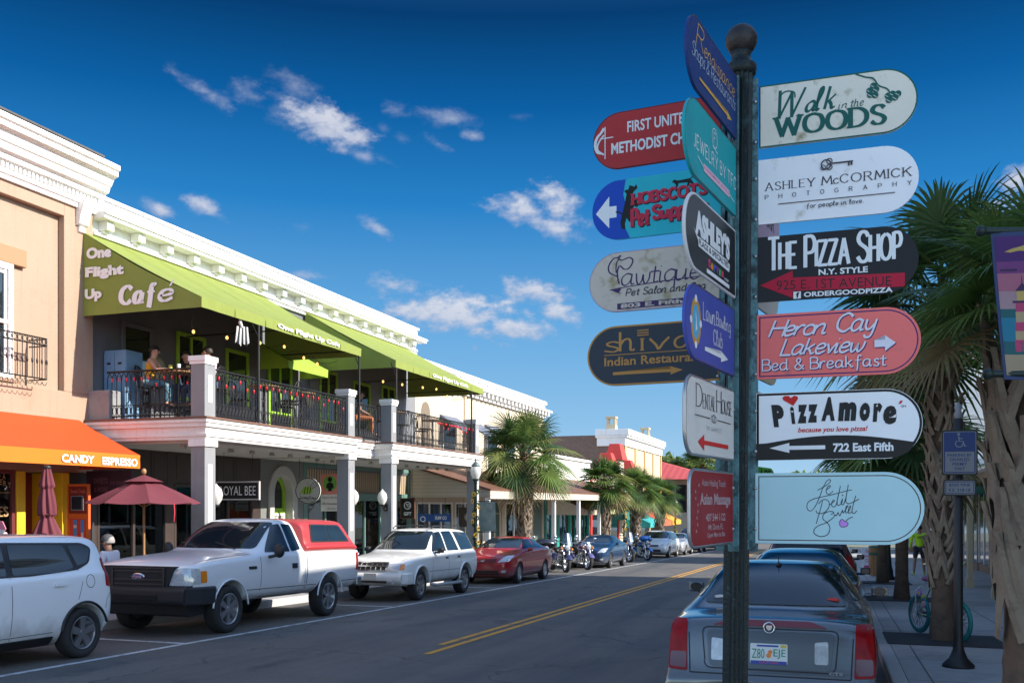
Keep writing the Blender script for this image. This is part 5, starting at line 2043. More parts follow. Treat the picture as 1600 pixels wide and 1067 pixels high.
def boxpart(root, name, mat, dims, bev=.01, parent=None):
    m = MB()
    for d in (dims if isinstance(dims[0], (tuple, list)) else [dims]):
        m.box(*d)
    return part(m, name, mat, parent or root, bev)


def sedan(name, label, pnt, x, y, facing, L=4.8, W=.905, H=1.46, style='five', group=None, rear_detail=False, rim=None, hood=.985, trunk=1.06):
    t = thing(name, label, 'car', group=group)
    k = H / 1.46
    f = L / 2
    st = [(f, .34, W * .74, .62, .65), (f - .08, .22, W * .88, .74, .79), (f - .36, .17, W * .965, .85, .905), (f - .85, .17, W * .995, .925 * k, .975 * k), (f - 1.16, .17, W, hood - .015, hood + .045),
          (f - 1.30, .17, W, hood, hood + .11, .67), (f - 2.05, .19, W, hood + .02, H - .06, .58), (f - 2.7, .19, W, hood + .03, H, .58), (f - 3.35, .19, W, hood + .05, H - .035, .57), (f - 4.05, .19, W * .99, hood + .07, hood + .22, .62), (f - 4.2, .19, W * .98, trunk - .03, trunk + .05),
          (f - 4.62, .22, W * .94, trunk - .06, trunk + .015), (f - 4.76, .26, W * .86, trunk - .12, trunk - .07), (-f, .36, W * .78, trunk - .25, trunk - .23)]
    yf, yr, r = f - .95, f - .95 - 2.76, .325
    B_ = Body(t, body_mesh(st, [(yf, r, r * 1.13), (yr, r, r * 1.13)], W), pnt)
    wheels(t, W, yf, yr, r, .21, style, rim)
    c = hood
    for s in (1, -1):
        B_.panel('side_window', carglass, rpoly([(f - 1.58, c + .075), (f - 2.12, H - .13), (f - 2.66, H - .095), (f - 2.66, c + .085)], .04), 'x', s)
        B_.panel('side_window', carglass, rpoly([(f - 2.74, c + .085), (f - 2.74, H - .095), (f - 3.3, H - .125), (f - 3.78, c + .11), (f - 3.5, c + .095)], .04), 'x', s)
        B_.panel('door_handle', pnt, [(f - 2.5, c - .09), (f - 2.32, c - .09), (f - 2.32, c - .055), (f - 2.5, c - .055)], 'x', s, .02)
        B_.panel('door_handle', pnt, [(f - 3.5, c - .07), (f - 3.32, c - .07), (f - 3.32, c - .035), (f - 3.5, c - .035)], 'x', s, .02)
        hl = rpoly([(s * .48, .66), (s * .80, .70), (s * .85, .87), (s * .66, .86)], .03)
        B_.panel('headlight', lens, hl, 'y', 1, .006, .08)
        tl = rpoly([(s * .52, trunk - .26), (s * .80, trunk - .30), (s * .80, trunk - .10), (s * .56, trunk - .10)], .03)
        B_.panel('tail_light', redl, tl, 'y', -1, .006, .08)
        fg = rpoly([(s * .60, .36), (s * .72, .36), (s * .74, .44), (s * .60, .43)], .02)
        B_.panel('fog_lamp', lens, fg, 'y', 1, .005, .08)
    B_.panel('windscreen', carglass, rpoly([(-.70, c + .10), (.70, c + .10), (.55, H - .085), (-.55, H - .085)], .06), 'y', 1)
    B_.panel('rear_window', carglass, rpoly([(-.64, c + .20), (.64, c + .20), (.50, H - .09), (-.50, H - .09)], .06), 'y', -1)
    B_.panel('grille', trimb, rpoly([(-.40, .645), (.40, .645), (.43, .77), (-.43, .77)], .03), 'y', 1, .005)
    for q in range(3):
        B_.panel('grille_bar', pnt, [(-.38, .665 + q * .033), (.38, .665 + q * .033), (.38, .678 + q * .033), (-.38, .678 + q * .033)], 'y', 1, .012)
    B_.panel('lower_grille', trimb, rpoly([(-.55, .30), (.55, .30), (.50, .42), (-.50, .42)], .03), 'y', 1, .005)
    B_.panel('badge', chrome, [(.06 * cos(2 * pi * i / 14), .71 + .04 * sin(2 * pi * i / 14)) for i in range(14)], 'y', 1, .02)
    ln = []
    for s in (1, -1):
        ln += [('x', s, [(f - 1.44, .28), (f - 1.46, .6), (f - 1.52, c + .02)]), ('x', s, [(f - 2.70, .26), (f - 2.70, c + .06)]), ('x', s, [(f - 3.62, c + .08), (f - 3.5, .75), (f - 3.28, .5), (f - 3.25, .26)]), ('x', s, [(f - 1.44, .28), (f - 3.25, .26)]),
               ('z', 1, [(s * .72, f - 1.15), (s * .70, f - .6), (s * .62, f - .28)])]
    ln.append(('z', 1, [(-.62, f - .28), (.62, f - .28)]))
    B_.seams('panel_gaps', ln)
    mirrors(t, W - .02, f - 1.62, c + .06, pnt)
    place(t, x, y, facing)
    return t, B_


def px_y(px, x):                                              # street distance of a point with photo column px on the plane X = x
    d = ray(px, 800)
    return d.y * (x / d.x)


XO = -8.9                                                     # street side of the cars parked on the left
# ---- white pickup with red cap
PW = paint('white car paint', (.72, .73, .75), rough=.35)
t = thing('pickup_truck', 'white single cab pickup with black bumper and a red cap over its bed', 'pickup truck')
W = 1.0
st = [(2.72, .55, .80, 1.02, 1.04), (2.62, .50, .95, 1.10, 1.13), (2.3, .47, .985, 1.15, 1.21), (1.6, .47, .995, 1.19, 1.27), (1.12, .47, 1.0, 1.21, 1.30), (.95, .47, 1.0, 1.22, 1.36, .76), (.25, .47, 1.0, 1.24, 1.83, .68), (-.1, .47, 1.0, 1.25, 1.87, .68), (-.5, .47, 1.0, 1.25, 1.86, .68), (-.56, .47, 1.0, 1.25, 1.80, .68), (-.60, .47, .985, 1.25, 1.27), (-.66, .47, 1.0, 1.27, 1.28), (-2.5, .5, 1.0, 1.27, 1.28), (-2.66, .52, .97, 1.25, 1.26)]
yf, yr, r = 1.78, -1.42, .385
Bp = Body(t, body_mesh(st, [(yf, r, .46), (yr, r, .46)], W, .9), PW)
wheels(t, W, yf, yr, r, .26, 'six')
for s in (1, -1):
    Bp.panel('side_window', carglass, rpoly([(.70, 1.27), (.18, 1.74), (-.06, 1.76), (-.06, 1.27)], .03), 'x', s)
    Bp.panel('side_window', carglass, rpoly([(-.12, 1.27), (-.12, 1.76), (-.40, 1.75), (-.44, 1.30)], .03), 'x', s)
    Bp.panel('door_handle', trimb, rpoly([(-.06, 1.06), (-.22, 1.06), (-.22, .97), (-.06, .97)], .02), 'x', s, .012)
    Bp.panel('fender_badge', trimb, rpoly([(1.28, 1.05), (1.06, 1.05), (1.06, 1.00), (1.28, 1.00)], .015), 'x', s, .008)
    h = Bp.panel('headlight', lens, rpoly([(s * .54, .80), (s * .90, .80), (s * .93, 1.06), (s * .62, 1.06)], .02), 'y', 1, .01, .09)
    Bp.panel('turn_signal', amber, rpoly([(2.38, .84), (2.5, .84), (2.5, 1.02), (2.38, 1.02)], .015), 'x', s, .008)
    Bp.panel('headlight_side', lens, rpoly([(2.505, .82), (2.64, .82), (2.64, 1.05), (2.505, 1.05)], .015), 'x', s, .006)
    Bp.panel('tail_light', redl, rpoly([(-2.58, .85), (-2.50, .85), (-2.50, 1.2), (-2.58, 1.2)], .015), 'x', s, .01)
    Bp.panel('tail_light', redl, rpoly([(s * .80, .85), (s * .93, .85), (s * .93, 1.2), (s * .80, 1.2)], .015), 'y', -1, .01)
    # wheel arch lips
    for yy in (yf, yr):
        m = MB()
        m.tube([(s * (W + .004), yy + .475 * cos(q), r + .475 * sin(q)) for q in [.10 + (pi - .20) * i / 20 for i in range(21)]], .016, 6)
        part(m, 'arch_lip', PW, Bp.obj)
Bp.panel('windscreen', carglass, rpoly([(-.80, 1.335), (.80, 1.335), (.66, 1.785), (-.66, 1.785)], .05), 'y', 1)
Bp.panel('cab_rear_window', carglass, rpoly([(-.6, 1.34), (.6, 1.34), (.55, 1.7), (-.55, 1.7)], .05), 'y', -1)
m = MB()
m.prism([(-.66, 1.09), (.66, 1.09), (.52, .74), (-.52, .74)], 'y', 2.55, 2.77)
m.box(-.50, .50, 2.66, 2.755, .70, .76)
gr = part(m, 'grille', M('matt black grille', (.013, .013, .016), .65, var=.2), t, .015)
m = MB()
for z in (.80, .87, 1.0, 1.05):
    m.box(-.46, .46, 2.765, 2.785, z, z + .022)
m.box(-.5, -.46, 2.765, 2.79, .77, 1.07)
m.box(.46, .5, 2.765, 2.79, .77, 1.07)
part(m, 'grille_bars', M('gloss black', (.02, .02, .024), .35), gr, .004)
m = MB()
m.lathe([(.001, .016), (.095, .016), (.115, .008), (.115, 0)], 24, (0, 0, 0), 'y')
m.v = [(v[2] if 0 else v[0] * 1.0, v[1], v[2]) for v in m.v]
m.v = [((v[0]) * 1.12, 2.775 + v[1], .93 + v[2] * .5) for v in m.v]
em = part(m, 'emblem', chrome, gr)
m = MB()
m.lathe([(.001, .02), (.085, .02), (.086, .012)], 24, (0, 0, 0), 'y')
m.v = [(v[0] * 1.18, 2.7755 + v[1], .93 + v[2] * .5) for v in m.v]
part(m, 'emblem_field', M('blue enamel', (.02, .06, .25), .3), em)
ink = Ink(lambda u, v, h: (-u, 2.797 + h, v))
ink.pen('Ford', -.075, .905, .075, .955, .009, .4, .6, .2, gap=.6)
part(ink, 'emblem_script', chrome, em)
m = MB()
m.prism([(2.45, .80), (2.74, .80), (2.84, .74), (2.86, .56), (2.82, .50), (2.6, .48), (2.3, .50), (2.3, .74)], 'x', -.90, .90)
for s in (1, -1):
    m.hexa([(s * .90, 2.0, .50), (s * .90, 2.82, .50), (s * 1.02, 2.55, .50), (s * 1.02, 2.22, .50)], [(s * .90, 2.0, .78), (s * .90, 2.82, .78), (s * 1.02, 2.55, .78), (s * 1.02, 2.22, .78)])
bp_ = part(m, 'front_bumper', M('black plastic bumper', (.014, .015, .019), .6, var=.15, bump=.15, bscale=150), t, .03)
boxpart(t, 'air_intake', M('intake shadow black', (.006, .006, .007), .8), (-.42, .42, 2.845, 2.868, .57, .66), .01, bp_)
m = MB()
m.prism([(2.25, .50), (2.7, .50), (2.66, .32), (2.3, .34)], 'x', -.86, .86)
part(m, 'air_dam', trimb, t, .03)
boxpart(t, 'rear_bumper', chrome, (-.95, .95, -2.82, -2.64, .52, .72), .03)
for s in (1, -1):
    m = MB()
    m.ball((s * 1.15, .62, 1.30), (.10, .07, .125), 14, m=10)
    m.tube([(s * .92, .66, 1.18), (s * 1.10, .64, 1.22)], .03, 6)
    part(m, 'mirror', trimb, t)
ln = []
for s in (1, -1):
    ln += [('x', s, [(.92, .52), (.92, 1.2)]), ('x', s, [(-.52, .50), (-.50, 1.22)]), ('x', s, [(.92, .52), (-.52, .50)]), ('x', s, [(1.3, .66), (-.95, .64)]), ('x', s, [(-.95, .62), (-2.6, .62)]) if 0 else ('x', s, [(-1.93, .66), (-2.6, .66)]), ('z', 1, [(s * .86, 1.1), (s * .8, 2.5)])]
Bp.seams('panel_gaps', ln, w=.011)
Bp.seams('cab_gap', [('x', s, [(-.60, .48), (-.60, 1.26)]) for s in (1, -1)], w=.022)
# wipers
m = MB()
for xx in (-.55, .15):
    m.tube([(xx, 1.04, 1.325), (xx + .5, .90, 1.44)], .008, 5)
part(m, 'wiper', trimb, t)
# red cap
RC = M('faded red fibreglass', (.37, .032, .032), .42, var=.10, scale=3, coat=.3)
st = [(-.62, 1.24, .93, 1.36, 1.80, .80), (-.70, 1.24, .985, 1.38, 1.86, .80), (-1.5, 1.24, .985, 1.38, 1.875, .80), (-2.15, 1.24, .985, 1.38, 1.86, .80), (-2.25, 1.24, .985, 1.38, 1.85, .78), (-2.62, 1.24, .98, 1.33, 1.40, .86)]
bc = body_mesh([tuple(s_) for s_ in st], [], W, .9)
Bc = Body(t, bc, RC, 'truck_cap')
for s in (1, -1):
    fr = Bc.panel('cap_window_frame', trimb, rpoly([(-.84, 1.42), (-.92, 1.76), (-2.02, 1.75), (-2.33, 1.42)], .05), 'x', s, .006)
    Bc.panel('cap_window', carglass, rpoly([(-.89, 1.445), (-.96, 1.735), (-1.50, 1.735), (-1.50, 1.445)], .04), 'x', s, .011)
    Bc.panel('cap_window', carglass, rpoly([(-1.53, 1.445), (-1.53, 1.735), (-2.0, 1.725), (-2.26, 1.445)], .04), 'x', s, .011)
yw = [px_y(361.5, XO), px_y(514.5, XO)]
yc = (yw[0] + yw[1]) / 2
place(t, XO - W * CS, yc + .18 * CS, -1)
# ---- white SUV with roof rack
PW2 = paint('ivory white car paint', (.74, .73, .70), rough=.33)
t = thing('sport_utility_vehicle', 'white older sport utility car with roof rack and chrome egg crate grille', 'car')
W = .89
st = [(2.36, .42, .72, .74, .76), (2.28, .36, .84, .84, .88), (2.0, .36, .875, .94, 1.01), (1.4, .36, .885, 1.01, 1.09), (.98, .36, .89, 1.04, 1.12), (.84, .36, .89, 1.05, 1.20, .70), (.22, .36, .89, 1.07, 1.65, .62), (-.2, .36, .89, 1.08, 1.70, .62), (-1.2, .36, .89, 1.09, 1.71, .62), (-2.0, .36, .885, 1.09, 1.68, .60), (-2.12, .36, .88, 1.09, 1.60, .62), (-2.30, .38, .86, 1.08, 1.16, .66), (-2.36, .42, .82, .95, .97)]
yf, yr, r = 1.48, -1.36, .365
Bs = Body(t, body_mesh(st, [(yf, r, .43), (yr, r, .43)], W, .85), PW2)
wheels(t, W, yf, yr, r, .24, 'six', M('worn alloy', (.3, .28, .27), .4, .6, var=.3, scale=12))
for s in (1, -1):
    Bs.panel('side_window', carglass, rpoly([(.66, 1.13), (.18, 1.58), (-.18, 1.61), (-.18, 1.13)], .03), 'x', s)
    Bs.panel('side_window', carglass, rpoly([(-.26, 1.13), (-.26, 1.61), (-.86, 1.62), (-1.02, 1.13)], .03), 'x', s)
    Bs.panel('side_window', carglass, rpoly([(-1.16, 1.13), (-1.02, 1.61), (-1.98, 1.58), (-2.10, 1.15)], .03), 'x', s)
    Bs.panel('headlight', lens, rpoly([(s * .44, .72), (s * .70, .71), (s * .72, .88), (s * .44, .87)], .02), 'y', 1, .008, .08)
    Bs.panel('turn_signal', amber, rpoly([(s * .705, .73), (s * .80, .74), (s * .80, .86), (s * .725, .87)], .02), 'y', 1, .008, .08)
    Bs.panel('tail_light', redl, rpoly([(s * .66, .75), (s * .80, .75), (s * .78, 1.08), (s * .66, 1.08)], .02), 'y', -1, .008, .08)
    Bs.panel('door_handle', trimb, [(-.02, .98), (-.16, .98), (-.16, .94), (-.02, .94)], 'x', s, .012)
    Bs.panel('door_handle', trimb, [(-.82, .99), (-.96, .99), (-.96, .95), (-.82, .95)], 'x', s, .012)
    for yy in (yf, yr):
        m = MB()
        m.tube([(s * (W + .008), yy + .455 * cos(q), r + .455 * sin(q)) for q in [.08 + (pi - .16) * i / 20 for i in range(21)]], .026, 6)
        part(m, 'arch_flare', PW2, Bs.obj)
    m = MB()
    m.tube([(s * .88, .95, .36), (s * 1.0, .85, .33), (s * 1.0, -.75, .33), (s * .88, -.85, .36)], .04, 8)
    part(m, 'running_board', M('grey plastic', (.3, .3, .3), .5), t)
    m = MB()
    m.tube([(s * .52, .1, 1.685), (s * .52, .0, 1.745), (s * .52, -1.75, 1.765), (s * .52, -1.85, 1.70)], .016, 6)
    part(m, 'roof_rail', trimb, t)
m = MB()
for yy in (-.3, -1.1):
    m.tube([(-.52, yy, 1.752), (.52, yy, 1.752)], .014, 6)
    part(m, 'roof_bar', trimb, t)
    m = MB()
Bs.panel('windscreen', carglass, rpoly([(-.69, 1.17), (.69, 1.17), (.575, 1.61), (-.575, 1.61)], .05), 'y', 1)
Bs.panel('rear_window', carglass, rpoly([(-.62, 1.16), (.62, 1.16), (.56, 1.58), (-.56, 1.58)], .05), 'y', -1)
Bs.panel('grille', trimb, rpoly([(-.40, .71), (.40, .71), (.42, .89), (-.42, .89)], .02), 'y', 1, .006)
for q in range(3):
    Bs.panel('grille_bar', chrome, [(-.40, .715 + q * .08), (.40, .715 + q * .08), (.40, .737 + q * .08), (-.40, .737 + q * .08)], 'y', 1, .018, .1)
for q in range(7):
    Bs.panel('grille_bar', chrome, [(-.40 + q * .13, .72), (-.38 + q * .13, .72), (-.38 + q * .13, .89), (-.40 + q * .13, .89)], 'y', 1, .016, .1)
m = MB()
m.prism([(2.1, .68), (2.40, .67), (2.46, .60), (2.46, .48), (2.36, .38), (2.1, .36)], 'x', -.80, .80)
for s in (1, -1):
    m.hexa([(s * .80, 1.95, .40), (s * .80, 2.42, .40), (s * .90, 2.25, .40), (s * .90, 1.95, .40)], [(s * .80, 1.95, .67), (s * .80, 2.42, .67), (s * .90, 2.25, .67), (s * .90, 1.95, .67)])
bp_ = part(m, 'front_bumper', PW2, t, .03)
boxpart(t, 'number_plate', plate_m, (-.20, .12, 2.462, 2.475, .50, .66), .004, bp_)
boxpart(t, 'air_intake', trimb, (-.45, .5, 2.45, 2.466, .44, .49), .004, bp_)
m = MB()
m.lathe([(.001, .01), (.05, .01), (.055, 0)], 14, (.0, 0, 0), 'y')
vv = list(m.v)
m = MB()
for s in (1, -1):
    m.add([(v[0] + s * .62, 2.455 + v[1], .47 + v[2]) for v in vv], [(i, (i + 1) % 14, 14 + (i + 1) % 14, 14 + i) for i in range(14)] + [(14 + i, 14 + (i + 1) % 14, 28 + (i + 1) % 14, 28 + i) for i in range(14)])
    part(m, 'fog_lamp', lens, bp_)
    m = MB()
ln = []
for s in (1, -1):
    ln += [('x', s, [(.80, .42), (.80, 1.04)]), ('x', s, [(-.22, .42), (-.22, 1.12)]), ('x', s, [(-1.08, 1.12), (-1.0, .8), (-.93, .6)]), ('x', s, [(.80, .42), (-.88, .42)]), ('x', s, [(1.05, .66), (-.95, .66)]), ('z', 1, [(s * .74, 1.0), (s * .66, 2.1)])]
Bs.seams('panel_gaps', ln, w=.009)
mirrors(t, W - .02, .58, 1.16, trimb, 1.1)
yw = [px_y(658.5, XO), px_y(727.5, XO)]
place(t, XO - W * CS, (yw[0] + yw[1]) / 2 + .06 * CS, -1)
# ---- white boxy hatchback, rear half in view
PW3 = paint('cool white car paint', (.80, .82, .85), rough=.25)
t = thing('hatchback', 'white boxy hatchback with dark wraparound windows, cut by the left edge of the picture', 'car')
W = .90
st = [(2.05, .36, .70, .72, .74), (1.95, .26, .84, .84, .88), (1.6, .2, .88, .95, 1.02), (1.05, .2, .895, 1.03, 1.12), (.9, .2, .9, 1.04, 1.18, .74), (.3, .2, .9, 1.05, 1.54, .70), (-.2, .2, .9, 1.06, 1.60, .705), (-1.2, .2, .9, 1.09, 1.605, .705), (-1.72, .2, .895, 1.12, 1.595, .70), (-1.83, .22, .89, 1.12, 1.565, .70), (-1.885, .24, .885, 1.10, 1.46, .70), (-1.94, .28, .87, 1.02, 1.12, .70), (-1.98, .34, .85, .90, .93), (-2.0, .40, .80, .70, .72)]
yf, yr, r = 1.22, -1.46, .325
Bh = Body(t, body_mesh(st, [(yf, r, .375), (yr, r, .375)], W, .8), PW3)
RB = M('dark machined rim', (.34, .34, .36), .3, .8, var=.3, scale=10)
wheels(t, W, yf, yr, r, .22, 'five', RB)
for s in (1, -1):
    Bh.panel('window_band', trimb, rpoly([(.72, 1.08), (.24, 1.47), (-.2, 1.50), (-1.55, 1.485), (-1.70, 1.42), (-1.60, 1.22), (-1.38, 1.14), (-.6, 1.09)], .06), 'x', s, .004)
    Bh.panel('side_window', carglass, rpoly([(.60, 1.11), (.20, 1.44), (-.25, 1.47), (-.25, 1.10)], .04), 'x', s, .009)
    Bh.panel('side_window', carglass, rpoly([(-.34, 1.10), (-.34, 1.47), (-1.20, 1.46), (-1.32, 1.17), (-1.1, 1.12)], .04), 'x', s, .009)
    Bh.panel('side_window', carglass, rpoly([(-1.28, 1.45), (-1.38, 1.19), (-1.56, 1.23), (-1.66, 1.40), (-1.52, 1.45)], .03), 'x', s, .009)
    Bh.panel('door_handle', PW3, rpoly([(-.14, .93), (.06, .93), (.06, .97), (-.14, .97)], .012), 'x', s, .022)
    Bh.panel('door_handle', PW3, rpoly([(-1.14, .95), (-.94, .95), (-.94, .99), (-1.14, .99)], .012), 'x', s, .022)
    Bh.panel('sill_cladding', trimb, rpoly([(.85, .22), (-.98, .22), (-.98, .33), (.85, .32)], .02), 'x', s, .008)
    m = MB()
    m.tube([(s * (W + .003), yr + .40 * cos(q), r + .40 * sin(q)) for q in [.16 + (pi - .45) * i / 20 for i in range(21)]], .018, 6)
    part(m, 'arch_trim', trimb, Bh.obj)
    Bh.panel('tail_light', redl, rpoly([(s * .60, .88), (s * .80, .86), (s * .74, 1.30), (s * .60, 1.30)], .05), 'y', -1, .012, .08)
    Bh.panel('tail_light_edge', redl, rpoly([(-1.84, .92), (-1.91, .90), (-1.87, 1.28), (-1.82, 1.28)], .02), 'x', s, .008, .08)
    Bh.panel('bumper_reflector', redl, [(s * .55, .45), (s * .78, .45), (s * .78, .49), (s * .55, .49)], 'y', -1, .008)
Bh.panel('windscreen', carglass, rpoly([(-.72, 1.16), (.72, 1.16), (.58, 1.48), (-.58, 1.48)], .05), 'y', 1)
Bh.panel('rear_window', carglass, rpoly([(-.56, 1.18), (.56, 1.18), (.52, 1.47), (-.52, 1.47)], .05), 'y', -1)
Bh.panel('rear_bumper_cladding', trimb, rpoly([(-.72, .38), (.72, .38), (.76, .60), (-.76, .60)], .05), 'y', -1, .008)
ln = []
for s in (1, -1):
    fc = [(-1.56 + .075 * cos(2 * pi * i / 16), .99 + .085 * sin(2 * pi * i / 16)) for i in range(17)]
    ln += [('x', s, [(-.29, .34), (-.29, 1.08)]), ('x', s, [(.85, .34), (.80, 1.05)]), ('x', s, [(-1.38, 1.15), (-1.42, .98), (-1.34, .76)]), ('x', s, fc), ('x', s, [(-.95, .38), (.85, .36)]), ('x', s, [(-1.93, .82), (-1.86, .74), (-1.84, .62)])]
Bh.seams('panel_gaps', ln)
mirrors(t, W - .02, .62, 1.10, PW3)
y0 = px_y(125, XO)
place(t, XO - W * CS, y0 + .08 - 1.46 * CS, -1)
# ---- red sedan, blue sedan and the far row on the left
REDP = paint('dark red car paint', (.36, .006, .016), .1, .3)
BLUP = paint('deep blue car paint', (.008, .04, .11), .25, .3)
SILP = paint('silver car paint', (.50, .52, .54), .5, .3)
GRYP = paint('grey blue car paint', (.16, .19, .24), .5, .3)
DRKP = paint('near black car paint', (.02, .025, .035), .3, .25)
WHTP = paint('pearl white car paint', (.68, .69, .70), rough=.3)


def axle_mid(pf, pr, x=XO):
    return (px_y(pf, x) + px_y(pr, x)) / 2


sedan('sedan', 'dark red sedan parked behind the white roof rack car', REDP, XO - .905 * CS, axle_mid(813.75, 856) - .07, -1, style='steel')
yb = px_y(957.5, XO + .1)
sedan('sedan', 'deep blue sedan parked between the two groups of motorcycles', BLUP, XO - .8, yb + 1.25, -1, L=4.7, H=1.45, rim=M('dark alloy', (.2, .2, .21), .35, .7))
t = thing('minivan', 'pearl white minivan with sunlit nose behind the blue motorcycle', 'car')
W = .98


def van(t, pnt, L=4.9, W=.97, H=1.74, style='five'):
    f = L / 2
    st = [(f, .36, W * .74, .64, .66), (f - .10, .26, W * .88, .76, .80), (f - .5, .2, W * .96, .90, .98), (f - .95, .2, W * .99, .98, 1.08), (f - 1.1, .2, W, 1.0, 1.16, .74), (f - 1.85, .2, W, 1.04, H - .06, .66), (f - 2.3, .2, W, 1.05, H, .66), (-f + .5, .2, W, 1.07, H - .02, .65), (-f + .18, .22, W * .98, 1.06, H - .12, .65), (-f + .05, .28, W * .95, 1.02, 1.2, .72), (-f, .36, W * .9, .8, .83)]
    yf, yr, r = f - .95, -f + .98, .335
    Bv = Body(t, body_mesh(st, [(yf, r, r * 1.13), (yr, r, r * 1.13)], W, .8), pnt)
    wheels(t, W, yf, yr, r, .22, style)
    for s in (1, -1):
        Bv.panel('side_window', carglass, rpoly([(f - 1.35, 1.1), (f - 1.9, H - .15), (f - 2.35, H - .12), (f - 2.35, 1.1)], .04), 'x', s)
        Bv.panel('side_window', carglass, rpoly([(f - 2.43, 1.1), (f - 2.43, H - .12), (f - 3.4, H - .12), (f - 3.4, 1.1)], .04), 'x', s)
        Bv.panel('side_window', carglass, rpoly([(f - 3.48, 1.1), (f - 3.48, H - .12), (-f + .45, H - .16), (-f + .3, 1.12)], .04), 'x', s)
        Bv.panel('headlight', lens, rpoly([(s * .5, .70), (s * .84, .74), (s * .88, .90), (s * .70, .90)], .03), 'y', 1, .008, .08)
        Bv.panel('tail_light', redl, rpoly([(s * .70, .85), (s * .88, .85), (s * .84, 1.25), (s * .74, 1.25)], .03), 'y', -1, .008, .08)
    Bv.panel('windscreen', carglass, rpoly([(-.78, 1.14), (.78, 1.14), (.64, H - .10), (-.64, H - .10)], .05), 'y', 1)
    Bv.panel('rear_window', carglass, rpoly([(-.7, 1.16), (.7, 1.16), (.6, H - .14), (-.6, H - .14)], .05), 'y', -1)
    Bv.panel('grille', trimb, rpoly([(-.42, .66), (.42, .66), (.46, .76), (-.46, .76)], .03), 'y', 1, .006)
    Bv.panel('lower_grille', trimb, rpoly([(-.6, .34), (.6, .34), (.55, .50), (-.55, .50)], .03), 'y', 1, .006)
    Bv.seams('panel_gaps', [('x', s, [(f - 2.39, .3), (f - 2.39, 1.08)]) for s in (1, -1)] + [('x', s, [(f - 1.2, .3), (f - 1.25, 1.0)]) for s in (1, -1)])
    mirrors(t, W - .02, f - 1.45, 1.12, pnt)
    return Bv


van(t, WHTP, H=1.62)
yv = px_y(1047, XO)
place(t, XO - .97 * CS, yv + 1.5 * CS, -1)
sedan('sedan', 'silver grey sedan parked in line behind the white minivan', SILP, XO - .85, yv + 7.6, -1)
t = thing('minivan', 'dark blue van, farthest in the left parking row', 'car')
van(t, DRKP, L=4.8, H=1.78)
place(t, XO - .9, yv + 14.6, -1)
t = thing('minivan', 'black tall van past the dark blue van, just showing at the street end', 'car')
van(t, paint('plain black car paint', (.012, .012, .014), .1, .3), L=4.9, H=1.85)
place(t, XO - .6, yv + 22.0, -1)

# ---- the near silver grey sedan on the right, seen from behind
CAD = paint('grey metallic car paint', (.125, .14, .155), .45, .2)
t = thing('sedan', 'grey metallic sedan seen from behind with tall tail lights and green lettered plate', 'car')
W, H, f = .895, 1.44, 2.41
st = [(f, .34, W * .74, .60, .62), (f - .1, .24, W * .88, .70, .74), (f - .42, .19, W * .97, .80, .86), (f - 1.0, .19, W * .995, .89, .95), (f - 1.40, .19, W, .93, 1.0), (f - 1.55, .19, W, .95, 1.06, .66), (f - 2.25, .19, W, .97, H - .05, .585), (f - 2.75, .19, W, .985, H, .585), (f - 3.35, .19, W, 1.0, H - .045, .575), (f - 4.02, .19, W, .95, 1.06, .68),
      (f - 4.12, .18, W * .995, .94, .99), (f - 4.60, .18, W * .975, .93, .975), (f - 4.70, .18, W * .955, .90, .945), (f - 4.755, .18, W * .95, .80, .82), (f - 4.80, .18, W * .985, .50, .52), (f - 4.86, .20, W * .99, .42, .44)]
yf, yr, r = f - .85, f - .85 - 2.88, .335
Bk = Body(t, body_mesh(st, [(yf, r, .385), (yr, r, .385)], W, .75), CAD)
wheels(t, W, yf, yr, r, .23, 'multi')
Bk.panel('rear_window', carglass, rpoly([(-.655, 1.035), (.655, 1.035), (.535, H - .055), (-.535, H - .055)], .05), 'y', -1, .005)
Bk.panel('windscreen', carglass, rpoly([(-.70, 1.08), (.70, 1.08), (.56, H - .09), (-.56, H - .09)], .06), 'y', 1)
for s in (1, -1):
    Bk.panel('side_window', carglass, rpoly([(f - 1.8, 1.03), (f - 2.3, H - .12), (f - 2.7, H - .09), (f - 2.7, 1.04)], .04), 'x', s)
    Bk.panel('side_window', carglass, rpoly([(f - 2.78, 1.04), (f - 2.78, H - .09), (f - 3.3, H - .12), (f - 3.75, 1.08)], .04), 'x', s)
    tl = Bk.panel('tail_light', redl, rpoly([(s * .69, .50), (s * .85, .51), (s * .825, .925), (s * .705, .93)], .02), 'y', -1, .012, .06)
    Bk.panel('tail_light_side', redl, rpoly([(-2.20, .53), (-2.29, .53), (-2.25, .90), (-2.16, .90)], .015), 'x', s, .01, .06)
    Bk.panel('lamp_shade_strip', M('dark red lens', (.10, .004, .005), .2, coat=1), rpoly([(s * .70, .52), (s * .84, .53), (s * .835, .66), (s * .70, .66)], .02), 'y', -1, .016, parent=tl)
    Bk.panel('reverse_light', lens, rpoly([(s * .375, .60), (s * .485, .60), (s * .485, .79), (s * .375, .78)], .02), 'y', -1, .010, .06)
    Bk.panel('headlight', lens, rpoly([(s * .5, .66), (s * .82, .68), (s * .84, .82), (s * .62, .82)], .03), 'y', 1, .006, .08)
Bk.panel('high_brake_light', M('dull red lens', (.16, .006, .008), .2, coat=1), rpoly([(-.48, .895), (.48, .895), (.34, .94), (-.34, .94)], .02), 'y', -1, .010, .06)
rc = M('recess paint', (.10, .112, .125), .3, .45, var=.05)
Bk.panel('plate_recess', rc, rpoly([(-.50, .55), (.50, .55), (.53, .86), (-.53, .86)], .05), 'y', -1, .004, .08)
